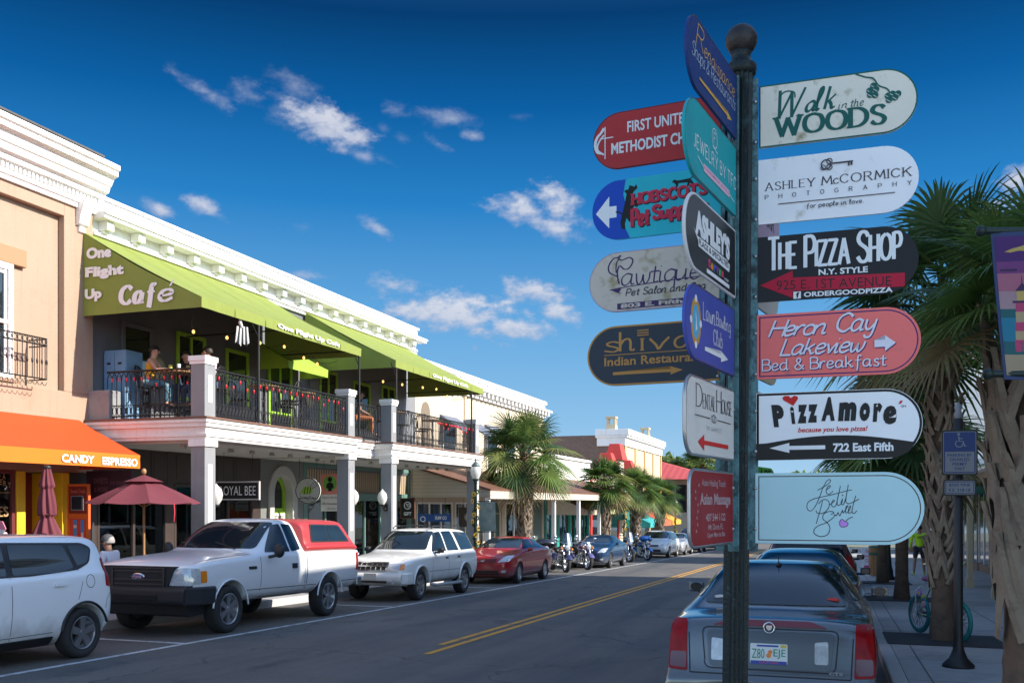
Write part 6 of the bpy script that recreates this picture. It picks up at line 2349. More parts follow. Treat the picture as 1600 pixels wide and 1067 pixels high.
Bk.seams('panel_gaps', [('y', -1, rpoly([(-.54, .535), (.54, .535), (.57, .88), (-.57, .88)], .06) + [(-.54, .60)]), ('y', -1, [(-.66, .49), (.66, .49)]), ('y', -1, [(-.665, .49), (-.69, .93)]), ('y', -1, [(.665, .49), (.69, .93)])], w=.010)
m = MB()
pl = Bk.panel('number_plate', M('white plate', (.62, .64, .62), .4, var=.06, scale=15), rpoly([(-.155, .585), (.155, .585), (.155, .755), (-.155, .755)], .012), 'y', -1, .014, .3)
c0 = Bk.hit(0, .78, 'y', -1, .014)[0]
yA, yB = Bk.hit(0, .59, 'y', -1, .0195)[0].y, Bk.hit(0, .75, 'y', -1, .0195)[0].y
ink = Ink(lambda u, v, h: (u, yA + (yB - yA) * (v - .70) / .16 - h, v - .11), .001)
ink.text('Z80', -.14, .745, -.035, .825, .0, mi=0)
ink.text('EJE', .04, .745, .14, .825, .0, mi=0)
ink.disc(.0, .77, .02, 1, 12)
ink.disc(.012, .80, .018, 1, 12)
ink.rect(-.15, .698, .15, .726, 2)
ink.rect(-.10, .843, .08, .858, 2)
ink.rect(.10, .838, .145, .862, 3)
ink.text('GATORS', -.08, .702, .08, .722, .01, mi=4)
part(ink, 'plate_lettering', [M('green ink', (.02, .22, .12), .5), M('orange ink car', (.75, .2, .02), .5), M('blue ink car', (.03, .05, .30), .5), M('yellow sticker', (.6, .42, .03), .5), M('red ink car', (.5, .06, .03), .5)], pl)
pc = Bk.hit(0, .88, 'y', -1, .024)[0]
m = MB()
m.tube([(.045 * cos(q), pc.y, pc.z + .045 * sin(q)) for q in [2 * pi * i / 20 for i in range(20)]], .008, 6, closed=True)
m.prism([(-.025, pc.z + .02), (.025, pc.z + .02), (.022, pc.z - .01), (0, pc.z - .025), (-.022, pc.z - .01)], 'y', pc.y - .004, pc.y + .012)
part(m, 'emblem', chrome, t)
yA, yB = Bk.hit(.55, .52, 'y', -1, .010)[0].y, Bk.hit(.55, .55, 'y', -1, .010)[0].y
ink = Ink(lambda u, v, h: (u, min(yA, yB) - h, v - .12), .001)
ink.text('CTS', .49, .642, .60, .668, .05, space=1.1)
part(ink, 'model_lettering', chrome, t)
p = Bk.hit(0, f - 3.25, 'z', 1, 0)[0]
m = MB()
m.ball((0, p.y, p.z + .012), (.03, .045, .022), 10, m=6)
m.tube([(0, p.y, p.z + .02), (0, p.y - .03, p.z + .10)], [.006, .003], 5)
part(m, 'antenna', trimb, t)
m = MB()
for xx in (-.5, .52):
    q = Bk.hit(xx, 1.08, 'y', -1, .012)[0]
    m.ball(tuple(q), (.06, .004, .02), 10, m=6)
    part(m, 'window_sticker', M('white red sticker' if xx < 0 else 'red sticker', (.5, .5, .52) if xx < 0 else (.55, .03, .03), .5), t)
    m = MB()
mirrors(t, W - .02, f - 1.85, 1.06, CAD, 1.05, l=.22)
boxpart(t, 'exhaust', chrome, [(-.62, -.48, -2.43, -2.3, .24, .30), (.48, .62, -2.43, -2.3, .24, .30)], .02)
place(t, -.52, 8.15 + f * CS, 1)
for (nm, lab, pn, yy, xx) in (('sedan', 'dark blue sedan parked ahead of the grey metallic sedan', paint('midnight blue paint', (.02, .045, .085), .4, .2), 13.6, -.5), ):
    tt, bb = sedan(nm, lab, pn, xx, yy + 2.35, 1, trunk=1.06)
t = thing('sport_utility_vehicle', 'dark maroon tall car ahead of the dark blue sedan, half hidden by the aqua sign', 'car')
van(t, paint('dark maroon paint', (.05, .012, .016), .3, .25), L=4.7, H=1.72)
place(t, -.5, 19.4 + 2.3, 1)
t = thing('hatchback', 'black small van parked right, beyond the dark maroon car', 'car')
van(t, paint('ink black paint', (.012, .014, .018), .2, .25), L=4.4, H=1.6)
place(t, -.5, 25.8 + 2.3, 1)

# ------------------------------------------------------------------ motorcycles
mc_blk = M('black motorcycle paint', (.012, .012, .014), .25, var=.2, coat=.8)
leather = M('black leather', (.02, .019, .018), .55, var=.2, bump=.2, bscale=80)


def spoked(mb, r, w, mi_t=0, mi_r=1, n=18, spokes=True, c=(0, 0, 0)):
    """wheel in the X = c[0] plane"""
    mb.lathe([(r * .78, -w * .45), (r * .9, -w * .5), (r * .98, -w * .3), (r, 0), (r * .98, w * .3), (r * .9, w * .5), (r * .78, w * .45), (r * .78, -w * .45)], 30, c, 'x', mi_t)
    mb.lathe([(r * .79, -w * .35), (r * .72, -w * .2), (r * .72, w * .2), (r * .79, w * .35)], 30, c, 'x', mi_r)
    mb.lathe([(.001, w * .5), (r * .12, w * .5), (r * .12, -w * .5), (.001, -w * .5)], 12, c, 'x', mi_r)
    if spokes:
        for i in range(n):
            a = 2 * pi * i / n
            b = a + (.25 if i % 2 else -.25)
            s = w * .4 * (1 if i % 2 else -1)
            mb.cyl((c[0] + s, c[1] + r * .11 * cos(b), c[2] + r * .11 * sin(b)), (c[0], c[1] + r * .74 * cos(a), c[2] + r * .74 * sin(a)), .005, n=4, mi=mi_r, caps=False)


def motorcycle(label, col, x, y, head, screen=False, bags=True, fairing=False):
    t = thing('motorcycle', label, 'motorcycle', group='motorcycles parked by the kerb')
    pnt = M('motorcycle paint %.2f %.2f %.2f' % col, col, .22, .3, var=.1, coat=.9)
    for (nm, yy, r, w) in (('front_wheel', .80, .325, .14), ('rear_wheel', -.78, .315, .19)):
        m = MB()
        spoked(m, r, w)
        o = part(m, nm, [tyre_m, chrome], t, loc=(0, yy, r))
        m = MB()                                              # mudguard
        q0, q1 = (.5, 2.7) if nm[0] == 'f' else (.35, 2.95)
        m.grid(lambda u, v: ((v - .5) * w * 1.5, (r + .035 - .02 * (2 * v - 1) ** 2) * cos(q0 + (q1 - q0) * u), (r + .035 - .03 * (2 * v - 1) ** 2) * sin(q0 + (q1 - q0) * u)), 16, 6)
        part(m, 'mudguard', pnt, o)
    m = MB()
    m.lathe([(.001, .1), (.05, .1), (.10, .07), (.12, 0)], 16, (0, .0, 0), 'y')
    for s in (1, -1):
        m2 = MB()
        m2.tube([(s * .10, .80, .325), (s * .10, .62, .72), (s * .09, .50, .98)], [.035, .032, .03], 10)
        m2.cyl((s * .10, .80, .29), (s * .10, .80, .36), .05, n=10)
        part(m2, 'fork', chrome, t)
    m = MB()
    m.tube([(-.42, .22, 1.04), (-.36, .34, 1.12), (-.12, .48, 1.05), (.12, .48, 1.05), (.36, .34, 1.12), (.42, .22, 1.04)], .016, 8)
    hb = part(m, 'handlebar', chrome, t)
    for s in (1, -1):
        m = MB()
        m.cyl((s * .40, .26, 1.06), (s * .44, .14, 1.00), .022, n=8)
        part(m, 'grip', leather, hb)
        m = MB()
        m.ball((s * .40, .32, 1.24), (.065, .02, .045), 12, m=8)
        m.cyl((s * .38, .30, 1.10), (s * .40, .32, 1.22), .008, n=6)
        part(m, 'mirror', chrome, hb)
    m = MB()
    m.lathe([(.001, -.12), (.06, -.12), (.10, -.03), (.105, .05), (.11, .06)], 18, (0, .64, .90), 'y')
    hl = part(m, 'headlight_shell', chrome, t)
    m = MB()
    m.lathe([(.10, .055), (.06, .075), (.001, .085)], 18, (0, .64, .90), 'y')
    part(m, 'headlight', lens, hl)
    for s in (1, -1):
        m = MB()
        m.ball((s * .20, .62, .86), (.045, .05, .045), 10, m=8)
        part(m, 'turn_signal', amber, t)
        m = MB()
        m.ball((s * .17, .62, .98) if 0 else (s * .19, .60, .76), (.05, .06, .05), 10, m=8)
        part(m, 'spot_lamp', chrome, t)
    m = MB()
    m.ball((0, .20, .80), (.20, .36, .16), 18, m=12)
    m.ball((0, .02, .78), (.12, .30, .11), 14, m=10)
    part(m, 'fuel_tank', pnt, t)
    m = MB()
    m.ball((0, -.22, .72), (.17, .24, .07), 14, m=8)
    m.ball((0, -.52, .80), (.15, .22, .08), 14, m=8)
    part(m, 'seat', leather, t)
    m = MB()
    for a in (.38, -.30):                                     # finned V twin
        for k in range(7):
            d = Vector((0, sin(a), cos(a)))
            p = Vector((0, .06, .36)) + d * (.10 + .032 * k)
            m.cyl(tuple(p - d * .008), tuple(p + d * .008), .105, n=14)
            m.cyl(tuple(p), tuple(p + d * .03), .085, n=12)
        m.cyl(tuple(Vector((0, .06, .36)) + d * .32), tuple(Vector((0, .06, .36)) + d * .38), .09, .07, n=14)
    m.box(-.13, .13, -.28, .26, .22, .42)
    m.lathe([(.001, .17), (.10, .17), (.13, .13), (.13, .08)], 18, (0, .10, .34), 'x')
    m.lathe([(.001, .17), (.09, .17), (.11, .13), (.11, .08)], 18, (0, -.18, .36), 'x')
    part(m, 'engine', chrome, t, .006)
    m = MB()
    m.tube([(0, .52, .92), (0, .30, .60), (0, .25, .25), (0, -.3, .20), (0, -.45, .35), (0, -.35, .65), (0, .35, .72)], .026, 8)
    m.tube([(0, -.4, .35), (0, -.78, .315)], .03, 8)
    part(m, 'frame', mc_blk, t)
    for s, zz in ((1, .26), (1, .36)):
        m = MB()
        m.tube([(s * .10, .18, .55 if zz > .3 else .50), (s * .19, .28, .42), (s * .21, .10, zz), (s * .23, -.45, zz), (s * .24, -1.0, zz + .03)], [.022, .024, .026, .04, .048], 10)
        part(m, 'exhaust', chrome, t)
    if bags:
        for s in (1, -1):
            m = MB()
            m.box(s * .27 - .10, s * .27 + .10, -1.10, -.52, .40, .72)
            part(m, 'saddlebag', leather if not fairing else pnt, t, .05)
        m = MB()
        m.ball((0, -.98, .80), (.07, .04, .04), 10, m=6)
        part(m, 'tail_light', redl, t)
    if screen:
        m = MB()
        m.grid(lambda u, v: ((u - .5) * (.52 - .14 * v), .58 - .20 * v - .12 * (2 * u - 1) ** 2, 1.0 + .42 * v), 10, 6)
        part(m, 'windshield', glass_mat('clear screen', (.75, .8, .82)), t)
    if fairing:
        m = MB()
        m.ball((0, .50, 1.08), (.40, .20, .17), 20, m=12)
        part(m, 'fairing', pnt, t)
        m = MB()
        m.box(-.22, .22, -1.12, -.76, .78, 1.10)
        part(m, 'top_case', leather, t, .06)
    # crash bars and stand
    m = MB()
    for s in (1, -1):
        m.tube([(0, .36, .62), (s * .30, .34, .52), (s * .32, .30, .28), (0, .28, .22)], .014, 6)
    part(m, 'crash_bar', chrome, t)
    m = MB()
    m.tube([(-.12, .0, .22), (-.30, .10, .02)], .012, 6)
    part(m, 'side_stand', mc_blk, t)
    t.location = (x, y, gz(y))
    t.rotation_euler = (0, radians(-7), head)
    t.scale = (CS * 1.08, CS * 1.08, CS * 1.08)
    return t


E_ = lambda a: radians(a)
motorcycle('black touring motorcycle with a dark cover over its bars, nearest the red sedan', (.015, .015, .018), -10.0, 32.6, E_(-148), bags=True, fairing=True)
motorcycle('chrome cruiser motorcycle with clear windshield, second from the red sedan', (.03, .03, .10), -10.0, 35.3, E_(-146), screen=True)
motorcycle('chrome and violet motorcycle beside the nose of the blue sedan', (.12, .10, .25), -9.9, 37.9, E_(-140), screen=False)
motorcycle('black cruiser motorcycle with leather bags behind the blue sedan', (.012, .012, .012), -10.0, 46.9, E_(-142), screen=True)
motorcycle('bright blue touring motorcycle with large fairing near the white minivan', (.01, .13, .42), -9.9, 50.2, E_(-132), fairing=True)

# ------------------------------------------------------------------ decorated bicycle behind the palm trunk
A_, B2 = Vector((1.19, 15.5, 0)), Vector((1.62, 14.62, 0))
d = (B2 - A_)
t = thing('bicycle', 'teal and pale green bicycle decorated with flowers, leaning behind the palm trunk', 'bicycle', (A_.x, A_.y, gz(A_.y) + .155), atan2(d.y, d.x) - pi / 2)
tealt = M('teal tyre', (.01, .17, .17), .6)
paleg = M('pale green frame', (.35, .55, .30), .4, coat=.4)
L = 1.02
for nm, yy in (('rear_wheel', 0), ('front_wheel', L)):
    m = MB()
    spoked(m, .29, .045, n=24)
    part(m, nm, [tealt, steel], t, loc=(0, yy, .29))
m = MB()
m.tube([(0, 0, .29), (0, .42, .27), (0, .32, .72), (0, 0, .29)], .014, 8)
m.tube([(0, .42, .27), (0, .60, .36), (0, .85, .68)], .017, 8)
m.tube([(0, .34, .62), (0, .60, .62), (0, .85, .70)], .017, 8)
m.tube([(0, L, .29), (0, .92, .52), (0, .83, .80)], .014, 8)
part(m, 'frame', paleg, t)
m = MB()
m.tube([(-.30, .62, 1.06), (-.26, .76, 1.10), (-.08, .84, .98), (0, .82, .82), (.08, .84, .98), (.26, .76, 1.10), (.30, .62, 1.06)], .014, 8)
hb = part(m, 'handlebar', M('cream handlebar', (.55, .6, .42), .4), t)
m = MB()
m.box(-.13, .13, .845, .855, .78, .98)
o = part(m, 'tag', M('cream card', (.6, .52, .45), .7), hb, .004)
ink = Ink(lambda u, v, h: (u, .858 + h, v))
ink.T = Matrix.Identity(4)
ink.text('FOR', .08, .90, -.08, .95, .01)
ink.text('SALE', .09, .82, -.09, .87, .01)
part(ink, 'lettering', inkblk, o)
m = MB()
m.tube([(0, .32, .72), (0, .30, .80)], .012, 6)
m.ball((0, .26, .82), (.08, .16, .045), 12, m=8)
part(m, 'saddle', M('purple saddle', (.16, .04, .14), .5), t)
m = MB()
m.tube([(-.05, .0, .29), (-.05, -.02, .62), (-.04, .10, .70), (.04, .10, .70), (.05, -.02, .62), (.05, .0, .29)], .010, 6)
part(m, 'luggage_rail', M('white enamel', (.65, .7, .68), .4), t)
m = MB()
m.box(-.035, -.02, .05, .50, .24, .33)
part(m, 'chain_guard', M('purple guard', (.25, .05, .2), .5), t, .006)
rg = random.Random(5)
fl = [M('silk flower %d' % i, c, .7) for i, c in enumerate(((.75, .5, .03), (.6, .3, .5), (.55, .25, .65), (.7, .66, .7)))]
for i, (px_, py_, pz_, s_) in enumerate(((.0, .10, .52, .05), (.02, .16, .44, .05), (.03, .44, .26, .09), (-.02, .50, .20, .08), (.03, .78, .66, .07), (0, .96, .58, .06), (.02, .04, .60, .05))):
    m = MB()
    for k in range(6):
        a = 2 * pi * k / 6
        m.ball((px_, py_ + s_ * .6 * cos(a), pz_ + s_ * .6 * sin(a)), (.02, s_ * .5, s_ * .5), 8, m=5)
    m.ball((px_ + .01, py_, pz_), s_ * .4, 8, 1, 5)
    part(m, 'flower', [fl[i % 4], fl[0]], t)

# ------------------------------------------------------------------ palms
leafm = [M('palm leaf %d' % i, c, .5, var=.25, scale=3, trans=.36, spec=.4) for i, c in enumerate(((.08, .15, .035), (.13, .20, .045), (.05, .10, .03), (.22, .25, .07), (.20, .14, .06)))]
barkm = M('palm bark', (.12, .075, .05), .9, var=.35, scale=6, bump=.9, bscale=14, grime=(.07, .05, .04), gscale=5, gth=.5)
bootm = M('palm leaf boots', (.22, .17, .125), .9, var=.35, scale=5, bump=.5, bscale=30, grime=(.13, .09, .065), gscale=6, gth=.52)
fibm = M('palm fibre', (.11, .065, .035), .95, var=.4, scale=12, bump=.6, bscale=40)


def crown_mesh(seed, n=42, R=1.0, segs=30, blade=.95, pet=1.0, wk=1.0, span=128):
    """fan leaves on long stalks spread over a ball; every leaf is its own fan of narrow drooping blades"""
    rg = random.Random(seed)
    mb = MB()
    for i in range(n):
        t = (i + .5) / n
        el = radians(88 - span * t ** .95) + rg.uniform(-.12, .12)     # upright young leaves to hanging old ones
        az = i * 2.39996 + rg.uniform(-.25, .25)
        d = Vector((cos(az) * cos(el), sin(az) * cos(el), sin(el)))
        side = Vector((-sin(az), cos(az), 0))
        L = pet * rg.uniform(.75, 1.1) * R
        sag = rg.uniform(.10, .28) * L
        p0 = Vector((0, 0, 0)) + d * .12
        pts = []
        for k in range(5):
            q = k / 4
            pts.append(p0 + d * L * q - Vector((0, 0, 1)) * sag * q * q)
        mi = 4 if t > .94 else 3 if rg.random() < .16 else rg.choice((0, 0, 1, 2, 2, 1))
        mb.tube(pts, [.022, .018, .015, .012, .010], 5, mi)
        tip = pts[-1]
        fw = (pts[-1] - pts[-2]).normalized()
        up = side.cross(fw).normalized()
        if up.z < 0:
            up = -up
        tw = rg.uniform(-.5, .5)
        sd2 = (side * cos(tw) + up * sin(tw)).normalized()
        up = sd2.cross(fw).normalized()
        if up.z < 0 and el < 1:
            up = -up
        B_ = blade * rg.uniform(.8, 1.12) * R
        for j in range(segs):
            u = j / (segs - 1) * 2 - 1
            a = u * radians(128)
            dr = (fw * cos(a) + sd2 * sin(a)).normalized()
            dr = (dr + up * (.38 * abs(u) - .12)).normalized()
            ln = B_ * (1 - .28 * abs(u) ** 2) * rg.uniform(.88, 1.06)
            w = .026 * R * wk * (1 if segs > 26 else 1.3)
            cr = dr.cross(up).normalized()
            base = tip + fw * .10 * R * (1 - abs(u)) - fw * .02
            vs = []
            for k, (q, ww) in enumerate(((0, .35), (.35, 1.0), (.65, .75), (.86, .40), (1, .05))):
                drop = Vector((0, 0, -1)) * ln * .34 * max(0, q - .30) ** 1.7 * 1.6
                c = base + dr * ln * q + drop
                o = up * w * .5 * ww
                vs += [c + cr * w * ww + o * (1 if j % 2 else -1) * .5, c - cr * w * ww - o * (1 if j % 2 else -1) * .5]
            mb.add(vs, [(2 * k, 2 * k + 1, 2 * k + 3, 2 * k + 2) for k in range(4)], mi, False)
    # brown fibre heart
    mb.lathe([(.13, -.45), (.20, -.2), (.17, .05), (.08, .3), (.02, .5)], 10, (0, 0, 0), mi=5)
    return mb.mesh('crown', leafm + [fibm])


def trunk_mesh(seed, h, r, boot_from=.5, boot_to=1.0, nb=70, big=1.0):
    rg = random.Random(seed)
    mb = MB()
    prof = []
    ph = [rg.uniform(0, 6) for _ in range(4)]
    N_ = 40

    def rad(z, q):
        k = z / h
        base = r * (1.22 - .30 * min(1, k * 7) + .10 * sin(k * 9 + ph[0]) * .4)
        return base * (1 + .02 * sin(z * 38) + .03 * sin(q * 3 + ph[1]) + .015 * sin(q * 7 + z * 4))
    mb.grid(lambda u, v: (rad(v * h, u * 2 * pi) * cos(u * 2 * pi), rad(v * h, u * 2 * pi) * sin(u * 2 * pi), v * h), 20, N_, 0)
    z0, z1 = h * boot_from, h * boot_to
    for i in range(nb):
        t = i / nb
        z = z0 + (z1 - z0) * t
        a = i * 2.39996 + rg.uniform(-.3, .3)
        z += rg.uniform(-.06, .06)
        if rg.random() < .14:
            continue
        rr = r * (1.0 + .22 * t)
        sp = .5

        def P(da, dz, out):
            q = a + da
            return Vector(((rr + out) * cos(q), (rr + out) * sin(q), z + dz))
        wv = r * (.27 if big < 1.1 else .19) * big ** .5
        ln = rg.uniform(.65, 1.3) * big
        for s in (-1, 1):
            pts = [P(s * sp, -.20 * ln, .012), P(s * sp * .55, -.07 * ln, .03), P(s * .06, .06 * ln, .035), P(0, .20 * ln, .05 + .02 * rg.random()), P(0, .30 * ln, .08 + .04 * rg.random())]
            vs = []
            for k, p in enumerate(pts):
                n = Vector((cos(a + s * sp * (1 - k / 4)), sin(a + s * sp * (1 - k / 4)), 0))
                tg = (pts[min(k + 1, 4)] - pts[max(k - 1, 0)]).normalized()
                sd_ = tg.cross(n).normalized()
                w = wv * (1.0, .95, .85, .6, .42)[k]
                vs += [p + sd_ * w, p + n * .018, p - sd_ * w, p - n * .012]
            fs = []
            for k in range(4):
                for j in range(4):
                    fs.append((4 * k + j, 4 * k + (j + 1) % 4, 4 * k + 4 + (j + 1) % 4, 4 * k + 4 + j))
            fs.append((16, 17, 18, 19))
            mb.add(vs, fs, 1, False)
    return mb.mesh('trunk', [barkm, bootm])


CRB = [crown_mesh(11, 48, 1.0, 34), crown_mesh(23, 46, 1.0, 34, wk=.85), crown_mesh(37, 44, 1.0, 26), crown_mesh(51, 36, 1.0, 46, .92, .8, .62, 96)]


def palm(label, x, y, ht, r, ck, cs, seed, boot=(.5, 1.0), nb=70, big=1., rot=0., group='cabbage palms along the kerbs', name='palm_tree', z=None):
    t = thing(name, label, 'palm tree', (x, y, (gz(y) + .1) if z is None else z), rot, group)
    link('trunk', trunk_mesh(seed, ht, r, *boot, nb, big), t)
    o = link('crown', CRB[ck], t, loc=(0, 0, ht + .12))
    o.scale = (cs, cs, cs)
    return t


# right hand row, near to far
p1 = palm('large shaded palm at the right edge beside the lighthouse banner', 1.26, 7.03, 2.85, .235, 3, .66, 1, (.42, 1.0), 66, 1.25, 1.2)
palm('shaded palm with the bicycle and disabled parking sign in front', 1.42, 14.6, 4.5, .155, 1, 1.05, 2, (.22, 1.0), 130, .85, 1.0)
palm('slim palm behind the neon jacket walker, third along the right kerb', 1.40, 22.9, 3.4, .15, 2, 1.05, 3, (.62, 1.0), 50, .8, 2.0)
palm('slender palm partly hidden by the aqua sign, fourth along the right kerb', 1.3, 29.7, 3.4, .15, 0, 1.0, 4, (.6, 1.0), 40, .8, 3.0)
# left hand row
palm('sunlit palm with criss cross trunk beside the lamp post and red sedan', -11.35, 35.2, 4.1, .235, 1, 1.15, 5, (.1, 1.0), 110, .95, 0)
palm('sunlit palm in front of the red turret roofs', -11.35, 48.8, 3.7, .26, 2, .98, 6, (.1, 1.0), 80, 1.0, 1.3)
palm('palm in front of the brick and yellow building, third in the left row', -11.35, 57.0, 3.7, .26, 0, .95, 7, (.1, 1.0), 60, 1., 2.2)
palm('darker palm below the red hip roof, fourth in the left row', -11.35, 65.3, 3.5, .27, 1, .95, 8, (.1, 1.0), 60, 1., 3.1)
palm('tall palm far off behind the red hip roof', -15.2, 118, 9.3, .24, 2, 1.9, 9, (.7, 1.0), 30, 1., .6, z=-3.1)
grate = M('dark tree grate', (.03, .03, .032), .8, var=.2)
for (x, y, lab) in ((1.42, 14.6, 'dark square tree grate under the palm with the bicycle'), (1.40, 22.9, 'dark square tree grate under the third palm on the right'), (1.3, 29.7, 'dark tree grate under the fourth palm on the right')):
    m = MB()
    m.hexa([(-.75, -.75, .04 + SLOPE * .75), (.75, -.75, .04 + SLOPE * .75), (.75, .75, .04 - SLOPE * .75), (-.75, .75, .04 - SLOPE * .75)], [(-.75, -.75, .165 + SLOPE * .75), (.75, -.75, .165 + SLOPE * .75), (.75, .75, .165 - SLOPE * .75), (-.75, .75, .165 - SLOPE * .75)])
    o = part(m, 'tree_grate', grate, None, loc=(x, y, gz(y)))
    tag(o, lab, 'tree grate')

# ------------------------------------------------------------------ lamp posts
lampm = M('lamp post green', (.018, .035, .032), .45, .3, var=.2)
globe = M('frosted lamp glass', (.72, .72, .70), .25, var=.06, trans=.3)
petal = M('sunflower petals', (.85, .55, .02), .6, var=.1, trans=.2)
seedm = M('sunflower heart', (.12, .05, .02), .8)
vine = M('garland leaves', (.06, .14, .03), .6, var=.3, trans=.2)


def lamp_post(label, x, y, H=3.55, flowers=True, banner=None, gold=0):
    t = thing('street_lamp', label, 'street lamp', (x, y, gz(y) + .15), 0, 'acorn street lamps')
    m = MB()
    m.lathe([(.001, 0), (.20, 0), (.20, .08), (.15, .12), (.14, .3), (.10, .42), (.075, .8), (.062, .84), (.055, H * .55), (.048, H - .62), (.075, H - .60), (.05, H - .55), (.09, H - .50), (.11, H - .46)], 20)
    part(m, 'post', lampm, t)
    m = MB()
    m.lathe([(.10, H - .46), (.16, H - .34), (.175, H - .22), (.15, H - .10), (.12, H - .05)], 20)
    part(m, 'globe', globe, t)
    m = MB()
    m.lathe([(.13, H - .06), (.145, H - .03), (.10, H + .05), (.04, H + .10), (.03, H + .13), (.045, H + .16), (.02, H + .2), (.001, H + .24)], 20)
    part(m, 'cap', M('lamp cap grey green', (.10, .14, .14), .5, .3), t)
    if flowers:
        rg = random.Random(int(y))
        m = MB()
        n = 60
        m.tube([(.085 * cos(q * .55), .085 * sin(q * .55), .5 + (H - 1.3) * q / n) for q in range(n)], .016, 5)
        for q in range(n * 2):
            a, z = q * .275, .5 + (H - 1.3) * q / n / 2
            c = Vector((.10 * cos(a), .10 * sin(a), z))
            e = Vector((rg.uniform(-1, 1), rg.uniform(-1, 1), rg.uniform(-1, 1))).normalized() * .055
            f = e.cross(c).normalized() * .03
            m.add([c - e, c + f, c + e, c - f], [(0, 1, 2, 3)])
        g = part(m, 'garland', vine, t)
        for q in range(9):
            a = radians(-75) + rg.uniform(-.9, .9)
            z = .7 + (H - 1.55) * (q + .5) / 9
            d = Vector((cos(a), sin(a), 0))
            s = Vector((-sin(a), cos(a), 0))
            c = d * .12 + Vector((0, 0, z))
            m = MB()
            for k in range(12):
                b = 2 * pi * k / 12
                e = s * cos(b) + Vector((0, 0, 1)) * sin(b)
                e2 = s * cos(b + .26) + Vector((0, 0, 1)) * sin(b + .26)
                m.add([c + e * .03, c + e * .075 + e2 * .0 + d * .02, c + (e + e2).normalized() * .095 + d * .012, c + e2 * .075 + d * .02, c + e2 * .03], [(0, 1, 2, 3, 4)])
            m.ball(tuple(c + d * .01), (.032, .032, .032), 8, 1, 6)
            part(m, 'sunflower', [petal, seedm], g)
    return t


lp = lamp_post('dark street lamp twined with sunflowers beside the cafe balcony end', -11.15, 29.4)
m = MB()
for z in (2.36, 1.36):
    m.cyl((.0, .05, z), (.72, .05, z), .014, n=6)
o = part(m, 'banner_arm', lampm, lp)
m = MB()
m.grid(lambda u, v: (.10 + .58 * u, .05 + .03 * sin(3 * v + 2 * u), 1.38 + .96 * v), 6, 8)
part(m, 'banner', M('grey picture banner', (.16, .22, .22), .7, var=.6, scale=3.5, grime=(.4, .4, .4), gscale=2.5, gth=.55, trans=.2), lp)
lamp_post('street lamp with sunflower garland beside the palm at the red turrets', -11.1, 52.5)
lamp_post('far street lamp with sunflower garland below the red hip roof', -11.1, 70.5)
lamp_post('plain dark green lamp on the right pavement by the third palm', 1.55, 31.6, flowers=False)

# ------------------------------------------------------------------ lighthouse banner, right edge
P0 = CR * 2.74 + CF * 4.75
t = thing('street_banner', 'purple sunset banner with a striped lighthouse hanging at the right edge', 'banner', (P0.x, P0.y, gz(P0.y) + .15), YAW)
m = MB()
m.lathe([(.001, 0), (.16, 0), (.15, .3), (.07, .5), (.055, 3.2), (.001, 3.25)], 16)
part(m, 'post', lampm, t)
m = MB()
zt_, zb = 3.40, 2.52
k0 = 1.68 - (gz(P0.y) + .15)
zt_, zb = k0 + (787 - 361) / 1500 * 4.75, k0 + (787 - 584) / 1500 * 4.75
for z, x_ in ((zt_, -.42), (zb, -.385)):
    m = MB()
    m.cyl((0, 0, z), (x_, 0, z), .018, n=8)
    m.ball((x_, 0, z), .028, 8, m=6)
    part(m, 'banner_arm', lampm, t)
Hb = zt_ - zb
fn = lambda u, v, h=0: (-.375 + .06 * (1 - v) + .30 * u, -.02 - h + .015 * sin(4 * u + 2 * v), zb - .03 + (Hb + .02) * v)
m = MB()
m.grid(lambda u, v: fn(u, v), 10, 12)
m.grid(lambda u, v: fn(u, v, -.004), 10, 12)
cl = part(m, 'banner_cloth', M('navy banner cloth', (.03, .05, .14), .75), t)
bands = [((.08, .52), (.12, .10, .26), None)]
bmats = [M('banner ink %d' % i, c, .75, trans=.15) for i, c in enumerate(((.08, .025, .16), (.19, .05, .20), (.42, .14, .22), (.40, .26, .30), (.02, .12, .14), (.02, .20, .32), (.38, .30, .20), (.50, .06, .16), (.45, .34, .20), (.55, .40, .12), (.06, .03, .10)))]


class Cloth(Ink):
    pass


ink = Cloth(lambda u, v, h: fn(u, v, h), .002)


def strip(u0, u1, v0, v1, mi, n=8):
    ink.h += .0001
    ink.grid(lambda a, b: fn(u0 + (u1 - u0) * a, v0 + (v1 - v0) * b, ink.h), n, 3, mi)


for (v0, v1, mi) in ((.80, .97, 0), (.72, .80, 1), (.60, .72, 2), (.48, .60, 3), (.42, .48, 4), (.26, .42, 5), (.17, .26, 4), (.03, .17, 6)):
    strip(.05, .95, v0, v1, mi)
cxl = .42
for i, (v0, v1, w, mi) in enumerate(((.19, .27, .17, 7), (.27, .33, .15, 8), (.33, .39, .14, 7), (.39, .46, .125, 8), (.46, .52, .115, 7))):
    strip(cxl - w, cxl + w, v0, v1, mi, 3)
strip(cxl - .16, cxl + .16, .52, .535, 10, 3)
strip(cxl - .09, cxl + .09, .535, .60, 9, 3)
ink.poly([(cxl - .11, .60), (cxl + .11, .60), (cxl, .655)], 10)
ink.poly([(cxl - .008, .65), (cxl + .008, .65), (cxl + .004, .70), (cxl - .004, .70)], 10)
ink.poly([(.18, .865), (.30, .885), (.45, .90), (.62, .93), (.60, .91), (.48, .88), (.52, .865), (.40, .87), (.28, .86)], 9)
strip(.10, .36, .735, .75, 10, 3)
part(ink, 'banner_picture', bmats, cl)

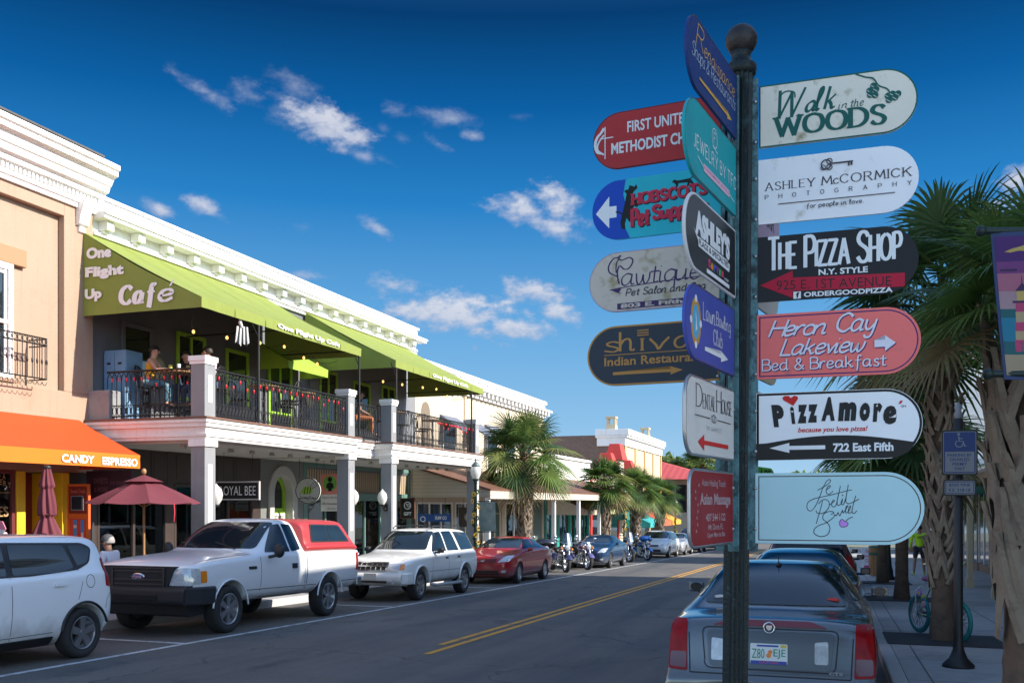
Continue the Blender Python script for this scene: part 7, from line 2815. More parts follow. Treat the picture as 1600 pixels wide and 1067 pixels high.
# ------------------------------------------------------------------ disabled parking sign
P0 = Vector((1.31, 11.8, 0))
t = thing('parking_sign', 'blue and white disabled parking sign with small fine plate on a black post', 'sign', (P0.x, P0.y, gz(P0.y) + .15), radians(4))
m = MB()
m.lathe([(.001, 0), (.17, 0), (.17, .03), (.10, .10), (.075, .16), (.06, .2), (.05, .3), (.048, 2.78), (.001, 2.8)], 12)
part(m, 'post', black, t)
m = MB()
m.lathe([(.03, 2.78), (.05, 2.83), (.03, 2.87), (.045, 2.92), (.001, 2.97)], 12)
part(m, 'finial', M('pale finial', (.2, .22, .24), .5), t)
bl_, wh_ = M('parking blue', (.008, .03, .15), .45), M('parking white', (.20, .21, .225), .5)


def plate(nm, z0, z1, w):
    m = MB()
    m.prism(rpoly([(-w, z0), (w, z0), (w, z1), (-w, z1)], .03), 'y', -.075, -.05)
    o = part(m, nm, black, t)
    m = MB()
    k = Ink(lambda u, v, h: (u, -.075 - h, v), .001)
    k.poly(rpoly([(-w + .015, z0 + .015), (w - .015, z0 + .015), (w - .015, z1 - .015), (-w + .015, z1 - .015)], .025), 1)
    k.poly(rpoly([(-w + .022, z0 + .022), (w - .022, z0 + .022), (w - .022, z1 - .022), (-w + .022, z1 - .022)], .02), 0)
    return o, k


o, k = plate('sign_plate', 2.15, 2.65, .185)
k.rect(-.15, 2.185, .15, 2.41, 1)
k.ring(-.005, 2.50, .038, .011, 1, 20, None, radians(120), radians(370))
k.disc(-.012, 2.605, .016, 1)
k.line([(-.01, 2.585), (-.005, 2.525), (.035, 2.525), (.05, 2.47), (.068, 2.475)], .013, 1)
k.line([(-.008, 2.555), (.03, 2.555)], .010, 1)
for i, s_ in enumerate(('PARKING BY', 'DISABLED', 'PERMIT', 'ONLY')):
    w = (.125, .10, .075, .055)[i]
    k.text(s_, -w, 2.355 - .05 * i, w, 2.39 - .05 * i, .02, mi=0)
part(k, 'sign_face', [bl_, wh_], o)
o, k = plate('fine_plate', 1.92, 2.10, .17)
k.poly(rpoly([(-.14, 1.95), (.14, 1.95), (.14, 2.07), (-.14, 2.07)], .015), 1)
k.text('$250 FINE', -.11, 2.02, .11, 2.055, .02, mi=0)
k.text('F.S. 318.18', -.11, 1.965, .11, 2.0, .02, mi=0)
part(k, 'sign_face', [bl_, wh_], o)

# ------------------------------------------------------------------ people
skin_l = M('skin light', (.50, .27, .19), .55, var=.08)
skin_d = M('skin tan', (.33, .17, .11), .55, var=.08)
hairm = M('dark hair', (.02, .014, .010), .6, var=.3)
eyem = M('eye dark', (.02, .015, .012), .2)


def skin_shape(nodes, edges, sub=2):
    me = bpy.data.meshes.new('shape')
    ks = list(nodes)
    me.from_pydata([nodes[k][0] for k in ks], [(ks.index(a), ks.index(b)) for a, b in edges], [])
    ob = bpy.data.objects.new('shape', me)
    C.objects.link(ob)
    md = ob.modifiers.new('skin', 'SKIN')
    md.use_smooth_shade = True
    for i, k in enumerate(ks):
        r = nodes[k][1]
        r = r if isinstance(r, tuple) else (r, r)
        me.skin_vertices[0].data[i].radius = r
        me.skin_vertices[0].data[i].use_root = (i == 0)
    s = ob.modifiers.new('sub', 'SUBSURF')
    s.levels = s.render_levels = sub
    dg = bpy.context.evaluated_depsgraph_get()
    dg.update()
    res = bpy.data.meshes.new_from_object(ob.evaluated_get(dg), depsgraph=dg)
    bpy.data.objects.remove(ob)
    vs, fs = [tuple(v.co) for v in res.vertices], [tuple(p.vertices) for p in res.polygons]
    bpy.data.meshes.remove(res)
    return vs, fs


V = Vector


def person(label, loc, rotz, J, skin, shirt, legs_m, shoe_m, short=False, sleeveless=False, hair=.115, hair_m=None, extra=None, legs=True, bare_legs=False, hair_long=False, bare_from=.6):
    """J: joint name -> point; local +Y is the way the person faces"""
    t = thing('person', label, 'person', loc, rotz)
    J = {k: V(v) for k, v in J.items()}
    n = {'pelvis': (J['pelvis'], (.13, .10)), 'waist': (J['pelvis'].lerp(J['chest'], .45), (.115, .085)), 'chest': (J['chest'], (.135, .10)), 'neck0': (J['neck'] - (J['head'] - J['neck']) * .25, (.06, .06)), 'neck': (J['neck'], .052), 'head0': (J['head'] - V((0, 0, .03)), (.07, .075)), 'head': (J['head'] + V((0, -.005, .05)), (.075, .088)), 'crown': (J['head'] + V((0, -.01, .10)), (.05, .06))}
    e = [('pelvis', 'waist'), ('waist', 'chest'), ('chest', 'neck0'), ('neck0', 'neck'), ('neck', 'head0'), ('head0', 'head'), ('head', 'crown')]
    for s in 'LR':
        sh, el, wr = J['sh' + s], J['el' + s], J['wr' + s]
        n['sh' + s] = (sh, .058)
        n['ua' + s] = (sh.lerp(el, .5), .048)
        n['el' + s] = (el, .038)
        n['fa' + s] = (el.lerp(wr, .4), .038)
        n['wr' + s] = (wr, .025)
        d = (wr - el).normalized()
        n['pm' + s] = (wr + d * .07, (.036, .018))
        e += [('chest', 'sh' + s), ('sh' + s, 'ua' + s), ('ua' + s, 'el' + s), ('el' + s, 'fa' + s), ('fa' + s, 'wr' + s), ('wr' + s, 'pm' + s)]
        if legs:
            hp, kn, an, to = J['hp' + s], J['kn' + s], J['an' + s], J['to' + s]
            n['hp' + s] = (hp, .085)
            n['th' + s] = (hp.lerp(kn, .5), .075)
            n['kn' + s] = (kn, .055)
            n['ca' + s] = (kn.lerp(an, .35), .054)
            n['an' + s] = (an, .036)
            n['to' + s] = (to, (.040, .028))
            e += [('pelvis', 'hp' + s), ('hp' + s, 'th' + s), ('th' + s, 'kn' + s), ('kn' + s, 'ca' + s), ('ca' + s, 'an' + s), ('an' + s, 'to' + s)]
    vs, fs = skin_shape(n, e)
    m = MB()
    m.add(vs, fs, 0, True)
    h = J['head']
    m.ball(tuple(h + V((0, .092, .012))), (.013, .022, .02), 8, 0, 6)      # nose
    m.ball(tuple(h + V((0, .083, -.035))), (.024, .010, .007), 8, 2, 5)    # mouth
    for s in (1, -1):
        m.ball(tuple(h + V((s * .032, .082, .035))), (.013, .008, .007), 8, 1, 5)
        m.ball(tuple(h + V((s * .084, -.005, .02))), (.012, .022, .032), 8, 0, 6)
    for s in 'LR':                                                         # five fingers on each hand
        wr, el = J['wr' + s], J['el' + s]
        d = (wr - el).normalized()
        sd_ = d.cross(V((0, 0, 1)))
        sd_ = sd_.normalized() if sd_.length > .1 else V((1, 0, 0))
        dn = d.cross(sd_).normalized()
        dn = -dn if dn.z > 0 else dn
        for q, ln in enumerate((.062, .074, .078, .060)):
            b = wr + d * .085 + sd_ * (.024 - .016 * q)
            m.tube([b, b + d * ln * .5 + dn * .008, b + d * ln * .8 + dn * .03], [.009, .008, .006], 6)
        b = wr + d * .03 + sd_ * .03
        m.tube([b, b + d * .03 + sd_ * .025, b + d * .06 + sd_ * .03 + dn * .01], [.011, .010, .007], 6)
    part(m, 'body', [skin, eyem, M('lips', (.35, .10, .09), .5)], t)
    # shirt
    k = ['pelvis', 'waist', 'chest']
    sn = {'hem': (J['pelvis'] - V((0, 0, .06)) if not legs or abs(J['knL'].z - J['hpL'].z) > .2 else J['pelvis'] + V((0, 0, .02)), (.155, .125)), 'waist': (n['waist'][0], (.142, .112)), 'chest': (J['chest'], (.158, .122)), 'col': (n['neck0'][0] - V((0, 0, .02)), (.075, .07))}
    se = [('hem', 'waist'), ('waist', 'chest'), ('chest', 'col')]
    for s in 'LR':
        sn['sh' + s] = (J['sh' + s], .075 if not sleeveless else .06)
        se.append(('chest', 'sh' + s))
        if not sleeveless:
            if short:
                sn['sl' + s] = (J['sh' + s].lerp(J['el' + s], .6), .066)
                se.append(('sh' + s, 'sl' + s))
            else:
                sn['el' + s] = (J['el' + s], .056)
                sn['cf' + s] = (J['el' + s].lerp(J['wr' + s], .93), .042)
                se += [('sh' + s, 'el' + s), ('el' + s, 'cf' + s)]
    vs, fs = skin_shape(sn, se)
    part(MB().add(vs, fs, 0, True), 'shirt', shirt, t)
    if legs:
        ln = {'pelvis': (J['pelvis'] + V((0, 0, .03)), (.145, .115))}
        le = []
        for s in 'LR':
            ln['hp' + s] = (J['hp' + s], .105)
            ln['kn' + s] = (J['kn' + s].lerp(J['hp' + s], .15 if bare_legs else 0), .08 if bare_legs else .068)
            le += [('pelvis', 'hp' + s), ('hp' + s, 'kn' + s)]
            if not bare_legs:
                ln['an' + s] = (J['an' + s] + V((0, 0, .03)), .055)
                le.append(('kn' + s, 'an' + s))
        vs, fs = skin_shape(ln, le)
        part(MB().add(vs, fs, 0, True), 'trousers' if not bare_legs else 'shorts', legs_m, t)
        for s in 'LR':
            an, to = J['an' + s], J['to' + s]
            sv = {'h': (an - V((0, 0, .02)) - (to - an).normalized() * .03, (.042, .045)), 'm': (an.lerp(to, .55) - V((0, 0, .01)), (.046, .035)), 't': (to + (to - an).normalized() * .04, (.042, .028))}
            vs, fs = skin_shape(sv, [('h', 'm'), ('m', 't')])
            part(MB().add(vs, fs, 0, True), 'shoe', shoe_m, t)
    m = MB()
    for i in range(7):
        for j in range(14):
            pass
    m.grid(lambda u, v: tuple(h + V((0, -.022, .052)) + V((.096 * sin(v * 1.9) * cos(u * 2 * pi), (.112) * sin(v * 1.9) * sin(u * 2 * pi) + (.0 if v < .7 else -.02 * (v - .7)), .112 * cos(v * 1.9) - (.03 if sin(u * 2 * pi) > .3 and v > .75 else 0) * -1.6))), 20, 8)
    if hair_long:
        m.tube([h + V((0, -.08, .05)), h + V((0, -.10, -.08)), h + V((0, -.09, -.22))], [.085, .075, .04], 10)
    part(m, 'hair', hair_m or hairm, t)
    if extra:
        extra(t, J)
    return t


def seated(hs=.46, lean_=.06, arm='table', dz=0.):
    """joints of a person sitting at seat height hs, facing +Y"""
    J = {'pelvis': (0, 0, hs + .10), 'chest': (0, lean_, hs + .46), 'neck': (0, lean_ + .02, hs + .62), 'head': (0, lean_ + .05, hs + .72)}
    for s, q in (('L', -1), ('R', 1)):
        J['sh' + s] = (q * .17, lean_, hs + .55)
        if arm == 'table':
            J['el' + s] = (q * .22, lean_ + .16, hs + .33)
            J['wr' + s] = (q * .10, lean_ + .40, hs + .36)
        else:
            J['el' + s] = (q * .22, lean_ + .02, hs + .28)
            J['wr' + s] = (q * .15, lean_ + .24, hs + .18)
        J['hp' + s] = (q * .09, .02, hs + .07)
        J['kn' + s] = (q * .11, .42, hs + .06)
        J['an' + s] = (q * .10, .40, hs - .36)
        J['to' + s] = (q * .11, .54, hs - .40)
    return J


cafe_iron = M('cafe furniture iron', (.02, .02, .022), .5, .4, var=.2)


def chair_mesh(hs):
    seat, back, leg = MB(), MB(), MB()
    seat.lathe([(.001, hs - .03), (.20, hs - .03), (.21, hs - .015), (.20, hs), (.001, hs)], 18)
    back.tube([(-.19, -.18, hs), (-.19, -.22, hs + .36), (-.10, -.24, hs + .44), (.10, -.24, hs + .44), (.19, -.22, hs + .36), (.19, -.18, hs)], .014, 6)
    for q in (-.08, 0, .08):
        back.tube([(q, -.19, hs), (q, -.24, hs + .43)], .009, 5)
    legs = []
    for a, b in ((.16, .16), (-.16, .16), (.16, -.17), (-.16, -.17)):
        l_ = MB()
        l_.tube([(a, b, hs - .02), (a * 1.2, b * 1.2, 0)], .013, 6)
        legs.append(l_)
    leg.tube([(.18, .18, hs * .35), (-.18, .18, hs * .35), (-.18, -.18, hs * .35), (.18, -.18, hs * .35)], .009, 5, closed=True)
    return seat.mesh('seat', [cafe_iron]), back.mesh('backrest', [cafe_iron]), [q.mesh('leg', [cafe_iron]) for q in legs], leg.mesh('foot_ring', [cafe_iron])


CHH, CHL = chair_mesh(.74), chair_mesh(.46)


def chair(label, x, y, z, rot, ms, group):
    t = thing('chair', label, 'chair', (x, y, z), rot, group)
    link('seat', ms[0], t)
    link('backrest', ms[1], t)
    for q in ms[2]:
        link('leg', q, t)
    link('foot_ring', ms[3], t)
    return t


def table(label, x, y, z, h, r, group, square=False):
    t = thing('cafe_table', label, 'table', (x, y, z), 0, group)
    m = MB()
    if square:
        m.box(-r, r, -r, r, h - .03, h)
    else:
        m.lathe([(.001, h - .03), (r, h - .03), (r + .01, h - .015), (r, h), (.001, h)], 24)
    part(m, 'tabletop', wood, t, .004)
    m = MB()
    m.cyl((0, 0, .02), (0, 0, h - .03), .03, n=8)
    part(m, 'pedestal', cafe_iron, t)
    m = MB()
    for k in range(4):
        a = pi / 4 + k * pi / 2
        m.tube([(0, 0, .06), (.28 * cos(a), .28 * sin(a), .015)], .02, 6)
    part(m, 'foot', cafe_iron, t)
    return t


ZK = ZD + .016
bal = 'high tables and chairs on the cafe balcony'
table('high round balcony table at the left end with glasses on it', -13.05, 16.85, ZK, 1.06, .36, bal)
table('high balcony table near the middle of the first awning', -12.7, 19.5, ZK, 1.06, .36, bal)
table('high balcony table at the far end under the first awning', -12.6, 21.0, ZK, 1.06, .34, bal)
table('high balcony table just past the recess under the second awning', -12.6, 26.2, ZK, 1.06, .36, bal)
table('high balcony table at the far end under the second awning', -12.6, 29.2, ZK, 1.06, .36, bal)
for i, (x, y, r, lab) in enumerate(((-13.6, 16.6, -70, 'dark balcony stool under the yellow topped diner'), (-13.3, 17.5, 190, 'dark balcony stool under the diner with dark hair'), (-12.45, 17.15, 100, 'dark balcony stool under the diner in pink and white'),
                                    (-13.2, 19.3, -80, 'empty dark stool left of the middle balcony table'), (-12.2, 19.8, 100, 'empty dark stool street side of the middle balcony table'), (-13.1, 21.1, -90, 'empty stool wall side of the far table under the first awning'), (-12.55, 20.4, 0, 'empty stool in front of the far table under the first awning'),
                                    (-13.2, 25.1, -60, 'stool under the diner in the balcony recess'), (-12.6, 25.6, 0, 'empty stool on the near side of the second awning table'), (-12.6, 26.9, 180, 'empty stool on the far side of the second awning table'), (-12.6, 28.6, 0, 'empty stool on the near side of the last balcony table'), (-13.1, 29.4, -90, 'empty stool wall side of the last balcony table'))):
    chair(lab, x, y, ZK, radians(r), CHH, bal)
yel_top = M('mustard top', (.62, .30, .02), .8, var=.1)
leggings = M('patterned leggings', (.04, .14, .20), .8, var=.6, scale=18, grime=(.55, .35, .22), gscale=16, gth=.52)
denim = M('blue denim', (.05, .08, .15), .85, var=.2, scale=20)
blk_c = M('black cloth', (.015, .015, .018), .85, var=.2)
pinkst = M('pink striped shirt', (.68, .48, .52), .8, tex='X', tscale=22, tcol=(.72, .70, .72))
whitec = M('white shirt cloth', (.62, .60, .66), .8, var=.06)
shoe_d = M('dark shoes', (.03, .03, .03), .6)
person('person in a sleeveless mustard top and patterned leggings sitting at the balcony table', (-13.6, 16.6, ZK), radians(-70), seated(.74, .08), skin_l, yel_top, leggings, shoe_d, sleeveless=True)
person('person with long dark hair in black behind the balcony table, facing the street', (-13.3, 17.5, ZK), radians(190), seated(.74, .05), skin_l, blk_c, denim, shoe_d, short=True, hair_long=True)
person('person in a pink and white striped shirt half hidden by the balcony corner pillar', (-12.45, 17.15, ZK), radians(100), seated(.74, .06), skin_l, pinkst, denim, shoe_d)
person('person in a dark shirt and rust trousers sitting in the balcony recess', (-13.2, 25.1, ZK), radians(-60), seated(.74, .05, 'lap'), skin_d, blk_c, M('rust trousers', (.42, .14, .05), .85, var=.2), M('pale shoes', (.6, .5, .45), .6), short=True)
# tumblers on the first table
for i, (dx, dy, c, lab) in enumerate(((-.16, -.05, (.65, .60, .12), 'tall glass of yellow drink on the left balcony table'), (.10, -.12, (.6, .62, .64), 'clear water glass on the left balcony table'), (.16, .10, (.35, .25, .12), 'small brown drink on the left balcony table'))):
    m = MB()
    m.lathe([(.001, 0), (.032, 0), (.042, .15), (.038, .15), (.03, .01), (.001, .01)], 14)
    o = part(m, 'drinking_glass', M('drink %d' % i, c, .1, var=.05), None, loc=(-13.05 + dx, 16.85 + dy, ZK + 1.062))
    tag(o, lab, 'glass')


def cap_and_glasses(t, J):
    h = J['head']
    m = MB()
    m.lathe([(.105, .05), (.108, .08), (.095, .13), (.05, .165), (.001, .172)], 18, tuple(h + V((0, -.01, 0))))
    m.grid(lambda u, v: tuple(h + V((.09 * cos(pi * u) * (1 - .2 * v), .07 * sin(pi * u) + .10 * v * sin(pi * u), .06 - .02 * v))), 12, 3)
    part(m, 'cap', M('grey cap', (.06, .06, .065), .8), t)
    m = MB()
    for s in (1, -1):
        m.ball(tuple(h + V((s * .034, .088, .034))), (.03, .010, .018), 10, m=6)
        m.tube([h + V((s * .06, .085, .038)), h + V((s * .088, 0, .038))], .005, 4)
    part(m, 'sunglasses', black, t)


chair('dark iron chair on the pavement under the seated person in a cap', -11.95, 13.62, gz(13.6) + .15, radians(95), CHL, 'pavement chairs')
person('person in a grey cap, sunglasses and white shirt seated behind the white hatchback', (-11.95, 13.62, gz(13.6) + .15), radians(95), seated(.46, .03, 'lap'), skin_d, whitec, denim, shoe_d, hair_m=M('grey hair', (.3, .28, .26), .7), extra=cap_and_glasses)
table('round pavement table beneath the open maroon umbrella', -12.15, 14.7, gz(14.7) + .15, .72, .42, 'pavement tables')
# walker in neon
neon = M('neon yellow jacket', (.48, .80, .02), .7, var=.08, scale=6)
dark_sh = M('dark shorts', (.03, .03, .045), .8, var=.2)
J = {'pelvis': (0, 0, .93), 'chest': (0, .01, 1.30), 'neck': (0, .03, 1.46), 'head': (0, .05, 1.56)}
for s, q, st_ in (('L', -1, .0), ('R', 1, .06)):
    J['sh' + s] = (q * .20, .01, 1.40)
    J['el' + s] = (q * .27, -.01, 1.13)
    J['wr' + s] = (q * .25, .10, .92)
    J['hp' + s] = (q * .10, 0, .90)
    J['kn' + s] = (q * .14, .03 + st_, .49)
    J['an' + s] = (q * .18, -.02 + st_ * 2, .09)
    J['to' + s] = (q * .20, .12 + st_ * 2, .04)
p_ = person('person in a neon yellow jacket and dark shorts walking away on the right pavement', (2.72, 35.4, gz(35.4) + .15), radians(6), J, skin_d, neon, dark_sh, M('neon shoes', (.35, .6, .05), .6), bare_legs=True)
k = Ink(lambda u, v, h: (u, -.128 - h, v), .004)
k.text('CREW', -.09, 1.26, .09, 1.33, .03)
part(k, 'jacket_lettering', M('dark jacket print', (.08, .12, .02), .7), p_)

# ------------------------------------------------------------------ umbrellas
x, y = -12.15, 14.7
t = thing('patio_umbrella', 'open maroon patio umbrella on a wooden pole under the balcony end', 'umbrella', (x, y, gz(y) + .15))
zt_ = 2.16 - gz(y) - .15
m = MB()
R_ = 1.02
for k in range(8):
    a0, a1 = 2 * pi * k / 8, 2 * pi * (k + 1) / 8

    def F(u, v, a0=a0, a1=a1):
        p, q = Vector((cos(a0), sin(a0), 0)), Vector((cos(a1), sin(a1), 0))
        d = p.lerp(q, u)
        sg = .05 * sin(pi * u) * v
        return tuple(d * R_ * v * (1 - .03 * sin(pi * u)) + Vector((0, 0, zt_ - .46 * v ** 1.15 - sg * .6)))
    m.grid(F, 6, 8)
part(m, 'canopy', maroon, t)
m = MB()
for k in range(8):
    a0, a1 = 2 * pi * k / 8, 2 * pi * (k + 1) / 8
    m.grid(lambda u, v: tuple(Vector((cos(a0), sin(a0), 0)).lerp(Vector((cos(a1), sin(a1), 0)), u) * .34 * (v + .02) + Vector((0, 0, zt_ + .06 - .13 * v))), 3, 3)
part(m, 'vent_cap', maroon, t)
m = MB()
m.cyl((0, 0, 0), (0, 0, zt_ + .05), .022, n=10)
m.ball((0, 0, zt_ + .12), (.045, .045, .06), 10, m=8)
part(m, 'pole', wood, t)
m = MB()
for k in range(8):
    a = 2 * pi * k / 8
    m.tube([(0, 0, zt_ - .02), (R_ * .98 * cos(a), R_ * .98 * sin(a), zt_ - .475)], .010, 5)
    m.tube([(0, 0, zt_ - .55), (R_ * .5 * cos(a), R_ * .5 * sin(a), zt_ - .23)], .008, 5)
part(m, 'ribs', wood, t)
m = MB()
a = radians(-20)
m.tube([(R_ * .97 * cos(a), R_ * .97 * sin(a), zt_ - .47), (R_ * .99 * cos(a), R_ * .99 * sin(a), zt_ - .62), (R_ * .97 * cos(a), R_ * .97 * sin(a), zt_ - .80)], .012, 5)
part(m, 'tie_strap', M('red strap', (.5, .03, .05), .7), t)
m = MB()
m.lathe([(.001, 0), (.25, 0), (.25, .05), (.06, .09), (.04, .25)], 16)
part(m, 'base', black, t)
x, y = -12.75, 13.0
t = thing('patio_umbrella', 'folded maroon patio umbrella in front of the sweet shop window', 'umbrella', (x, y, gz(y) + .15))
g0 = gz(y) + .15
m = MB()


def FU(u, v):
    z = 2.30 - g0 - 1.16 * v
    fold = .5 + .5 * cos(8 * u * 2 * pi)
    if v < .30:
        r = .05 + .27 * v
    elif v < .34:
        r = .095 + .35 * (v - .3) * 0
    elif v < .72:
        r = .10 + .05 * sin((v - .34) * 5)
    else:
        r = .10 + (v - .72) * .52
    r *= .74 + .34 * fold
    a = u * 2 * pi + v * .5
    return (r * cos(a), r * sin(a), z + (.05 * sin(u * 6 * pi) if v > .99 else 0))


m.grid(FU, 64, 40)
part(m, 'canopy', maroon, t)
m = MB()
m.tube([(.128 * cos(q), .128 * sin(q), 2.30 - g0 - .80) for q in [2 * pi * k / 20 for k in range(20)]], .012, 5, closed=True)
part(m, 'tie_strap', M('dark maroon strap', (.11, .02, .03), .8), t)
m = MB()
m.cyl((0, 0, 0), (0, 0, 2.30 - g0), .022, n=10)
m.lathe([(.06, 2.28 - g0), (.075, 2.31 - g0), (.04, 2.34 - g0), (.001, 2.35 - g0)], 12)
m.lathe([(.001, 0), (.25, 0), (.25, .05), (.06, .09), (.04, .25)], 16)
part(m, 'pole', black, t)

# ------------------------------------------------------------------ hanging signs along the shops
def hang_sign(name, label, x0, x1, y, z0, z1, face, frame=None, ztop=2.9, poly=None):
    t = thing(name, label, 'sign', ((x0 + x1) / 2, y, (z0 + z1) / 2), 0, 'hanging shop signs')
    w, h = (x1 - x0) / 2, (z1 - z0) / 2
    m = MB()
    m.prism(poly or [(-w, -h), (w, -h), (w, h), (-w, h)], 'y', -.02, .02)
    part(m, 'sign_board', face, t, .004)
    if frame:
        m = MB()
        f = .03
        m.box(-w - f, w + f, -.03, .03, h, h + f)
        m.box(-w - f, w + f, -.03, .03, -h - f, -h)
        m.box(-w - f, -w, -.03, .03, -h, h)
        m.box(w, w + f, -.03, .03, -h, h)
        part(m, 'frame', frame, t, .003)
    for q in (-w * .7, w * .7):
        m = MB()
        m.cyl((q, 0, h), (q, 0, ztop - (z0 + z1) / 2), .006, n=5)
        part(m, 'hanger', iron, t)
    return t, Ink(lambda u, v, hh: (u, -.02 - hh, v), .002), w, h


t, k, w, h = hang_sign('hanging_sign', 'black hanging sign with thin white art deco capitals and white frame', -13.62, -12.52, 19.0, 1.80, 2.17, black, M('pale frame', (.5, .46, .45), .6))
k.text('ROYAL BEE', -w * .90, -h * .58, w * .88, h * .58, -.004)
part(k, 'lettering', wht_ink, t)
t, k, w, h = hang_sign('hanging_sign', 'round pale hanging sign painted with a green bee', -13.68, -12.92, 22.5, 1.68, 2.38, M('round sign cream', (.44, .45, .42), .6, var=.1, scale=5), poly=[(.38 * cos(2 * pi * q / 28), .35 * sin(2 * pi * q / 28)) for q in range(28)])
k.ring(0, 0, .365, .02, 0, 28, .335)
k.poly([(-.20, -.02), (-.12, .10), (.04, .12), (.16, .06), (.12, -.06), (-.04, -.10), (-.16, -.10)], 1)
k.poly([(.06, .10), (.16, .22), (.32, .26), (.26, .12), (.14, .06)], 2)
k.line([(.06, .10), (.16, .22), (.32, .26), (.26, .12), (.14, .06)], .012, 0)
k.poly([(-.02, .12), (-.06, .20), (.04, .24), (.08, .14)], 2)
for q in (-.10, -.02, .06):
    k.line([(q, -.09), (q + .03, .10)], .022, 0)
k.line(spline([(-.20, -.02), (-.24, -.12), (-.10, -.18), (.10, -.14)]), .012, 0)
k.pen('the Royal Bee', -.26, -.24, .24, -.17, .012, .2, 0, .2, mi=0, gap=1)
k.text('BOUTIQUE', -.16, -.29, .14, -.26, .01)
part(k, 'picture', [inkblk, M('bee green', (.25, .42, .04), .5), M('wing grey', (.36, .38, .36), .5)], t)
t, k, w, h = hang_sign('hanging_banner', 'tall pink and white hanging banner with a green round portrait', -13.42, -12.86, 23.4, 1.48, 2.50, M('banner white', (.60, .58, .56), .7))
k.rect(-w, -.05, w, h, 1)
k.disc(0, .25, .21, 2, 24)
k.disc(0, .36, .07, 0)
k.poly([(-.12, .14), (-.10, .24), (-.04, .28), (.04, .28), (.10, .24), (.12, .14), (.05, .10), (.06, .04), (-.06, .04), (-.05, .10)], 0)
k.text('Nature Studio', -.23, -.16, .23, -.10, .0)
k.text('Gifts Downstairs', -.25, -.33, .25, -.27, .01)
k.text('OPEN DAILY', -.10, -.46, .2, -.42, .01)
part(k, 'picture', [inkblk, M('banner coral', (.60, .20, .17), .7), M('banner green', (.12, .34, .05), .7)], t)
t, k, w, h = hang_sign('hanging_sign', 'dark purple hanging sign with faded lettering under the orange awning', -14.30, -13.20, 15.62, 1.78, 2.34, M('dark purple sign', (.045, .018, .038), .6, var=.3, scale=4), ztop=2.7)
k.text('SWEETS', -.36, .02, -.02, .14, .03)
k.text('& MORE', -.36, -.14, -.02, -.04, .03)
k.text('ice cream', .05, .0, .42, .10, .0)
part(k, 'lettering', M('faded mauve', (.16, .08, .12), .7), t)
t, k, w, h = hang_sign('hanging_sign', 'small black square hanging sign with white swirl emblem on the green shop', -14.1, -13.62, 30.0, 1.20, 1.85, black, M('brown frame', (.14, .06, .035), .6))
k.ring(0, .10, .12, .03, 0, 20)
k.line(spline([(-.05, .16), (.02, .05), (.08, .10), (.02, .15), (-.02, .10)]), .022)
k.text('GIFT', -.14, -.24, .14, -.12, .03)
part(k, 'lettering', wht_ink, t)
t, k, w, h = hang_sign('hanging_sign', 'oval pale sign on a dark brick panel under the sloping canopy', -13.65, -12.35, 34.2, .80, 1.55, M('dark brick sign', (.07, .05, .045), .9, tex='brick', tscale=7, tcol=(.16, .14, .13)), ztop=2.4)
k.disc(0, 0, .42, 1, 28, .25)
k.ring(0, 0, .39, .02, 0, 28, .225)
k.text('Coastal', -.2, .04, .2, .11, .0)
k.text('Pottery Shop', -.30, -.08, .30, -.02, .0)
part(k, 'lettering', [inkgry, M('oval pale', (.50, .46, .42), .6)], t)
t, k, w, h = hang_sign('hanging_sign', 'wide blue shop sign board above the white shop window', -14.2, -12.95, 31.6, 1.05, 1.32, M('sign blue', (.012, .07, .28), .5), ztop=1.9)
k.text('SURF CO', .05, -.06, .5, .06, .03)
k.ring(-.42, -.05, .09, .03, 0, 16)
part(k, 'lettering', wht_ink, t)
# menu stand beside the sweet shop door
t = thing('menu_stand', 'tall red and orange menu stand with a small dark screen and drinks poster', 'menu board', (-14.05, 15.10, gz(15) + .15))
m = MB()
m.box(-.26, .26, 0, .06, 0, 2.3)
part(m, 'panel', M('orange red panel', (.70, .13, .02), .5), t, .01)
k = Ink(lambda u, v, hh: (u, -hh, v), .002)
k.rect(-.22, 1.72, .22, 2.25, 0)
k.text('Sweet Deals', -.18, 2.12, .18, 2.2, .02, mi=5)
k.rect(-.20, 1.02, .20, 1.62, 1)
k.rect(-.20, 1.02, .20, 1.22, 2)
k.rect(-.11, 1.30, -.02, 1.60, 3)
k.poly([(-.17, 1.08), (.0, 1.08), (-.02, 1.28), (-.11, 1.30)], 3)
k.rect(.07, 1.35, .15, 1.6, 3)
k.rect(.08, 1.1, .14, 1.35, 4)
k.rect(-.10, 1.44, -.03, 1.50, 4)
part(k, 'poster', [M('poster dark red', (.22, .02, .02), .5), M('poster red', (.65, .05, .03), .5), M('poster yellow', (.75, .45, .08), .5), M('poster blue', (.05, .25, .6), .5), M('poster white', (.65, .62, .62), .5), M('poster faint', (.5, .15, .12), .5)], t)
m = MB()
m.box(-.13, .13, -.03, -.004, 1.80, 2.05)
part(m, 'screen', M('dark screen', (.02, .03, .045), .15), t, .008)
m = MB()
m.box(-.15, .15, -.02, -.003, 1.78, 2.07)
part(m, 'screen_frame', M('grey frame', (.22, .22, .23), .5), t)
# small paper sign at the left edge
m = MB()
t = thing('ice_cream_sign', 'white and pink tilted card sign at the far left edge', 'sign', (-12.9, 12.05, 1.18))
m = MB()
m.prism([(-.28, -.30), (.02, -.22), (.25, .10), (.18, .22), (-.28, .26)], 'y', -.008, .008)
part(m, 'card', M('pink card', (.62, .18, .26), .6), t)
m = MB()
m.prism([(-.28, -.30), (.02, -.22), (.24, .08), (-.28, .12)], 'y', -.012, -.0085)
part(m, 'card_front', M('white card', (.6, .6, .62), .6), t)
m = MB()
m.cyl((-.1, .02, -1.35), (-.1, .02, .1), .02, n=8)
part(m, 'stake', black, t)

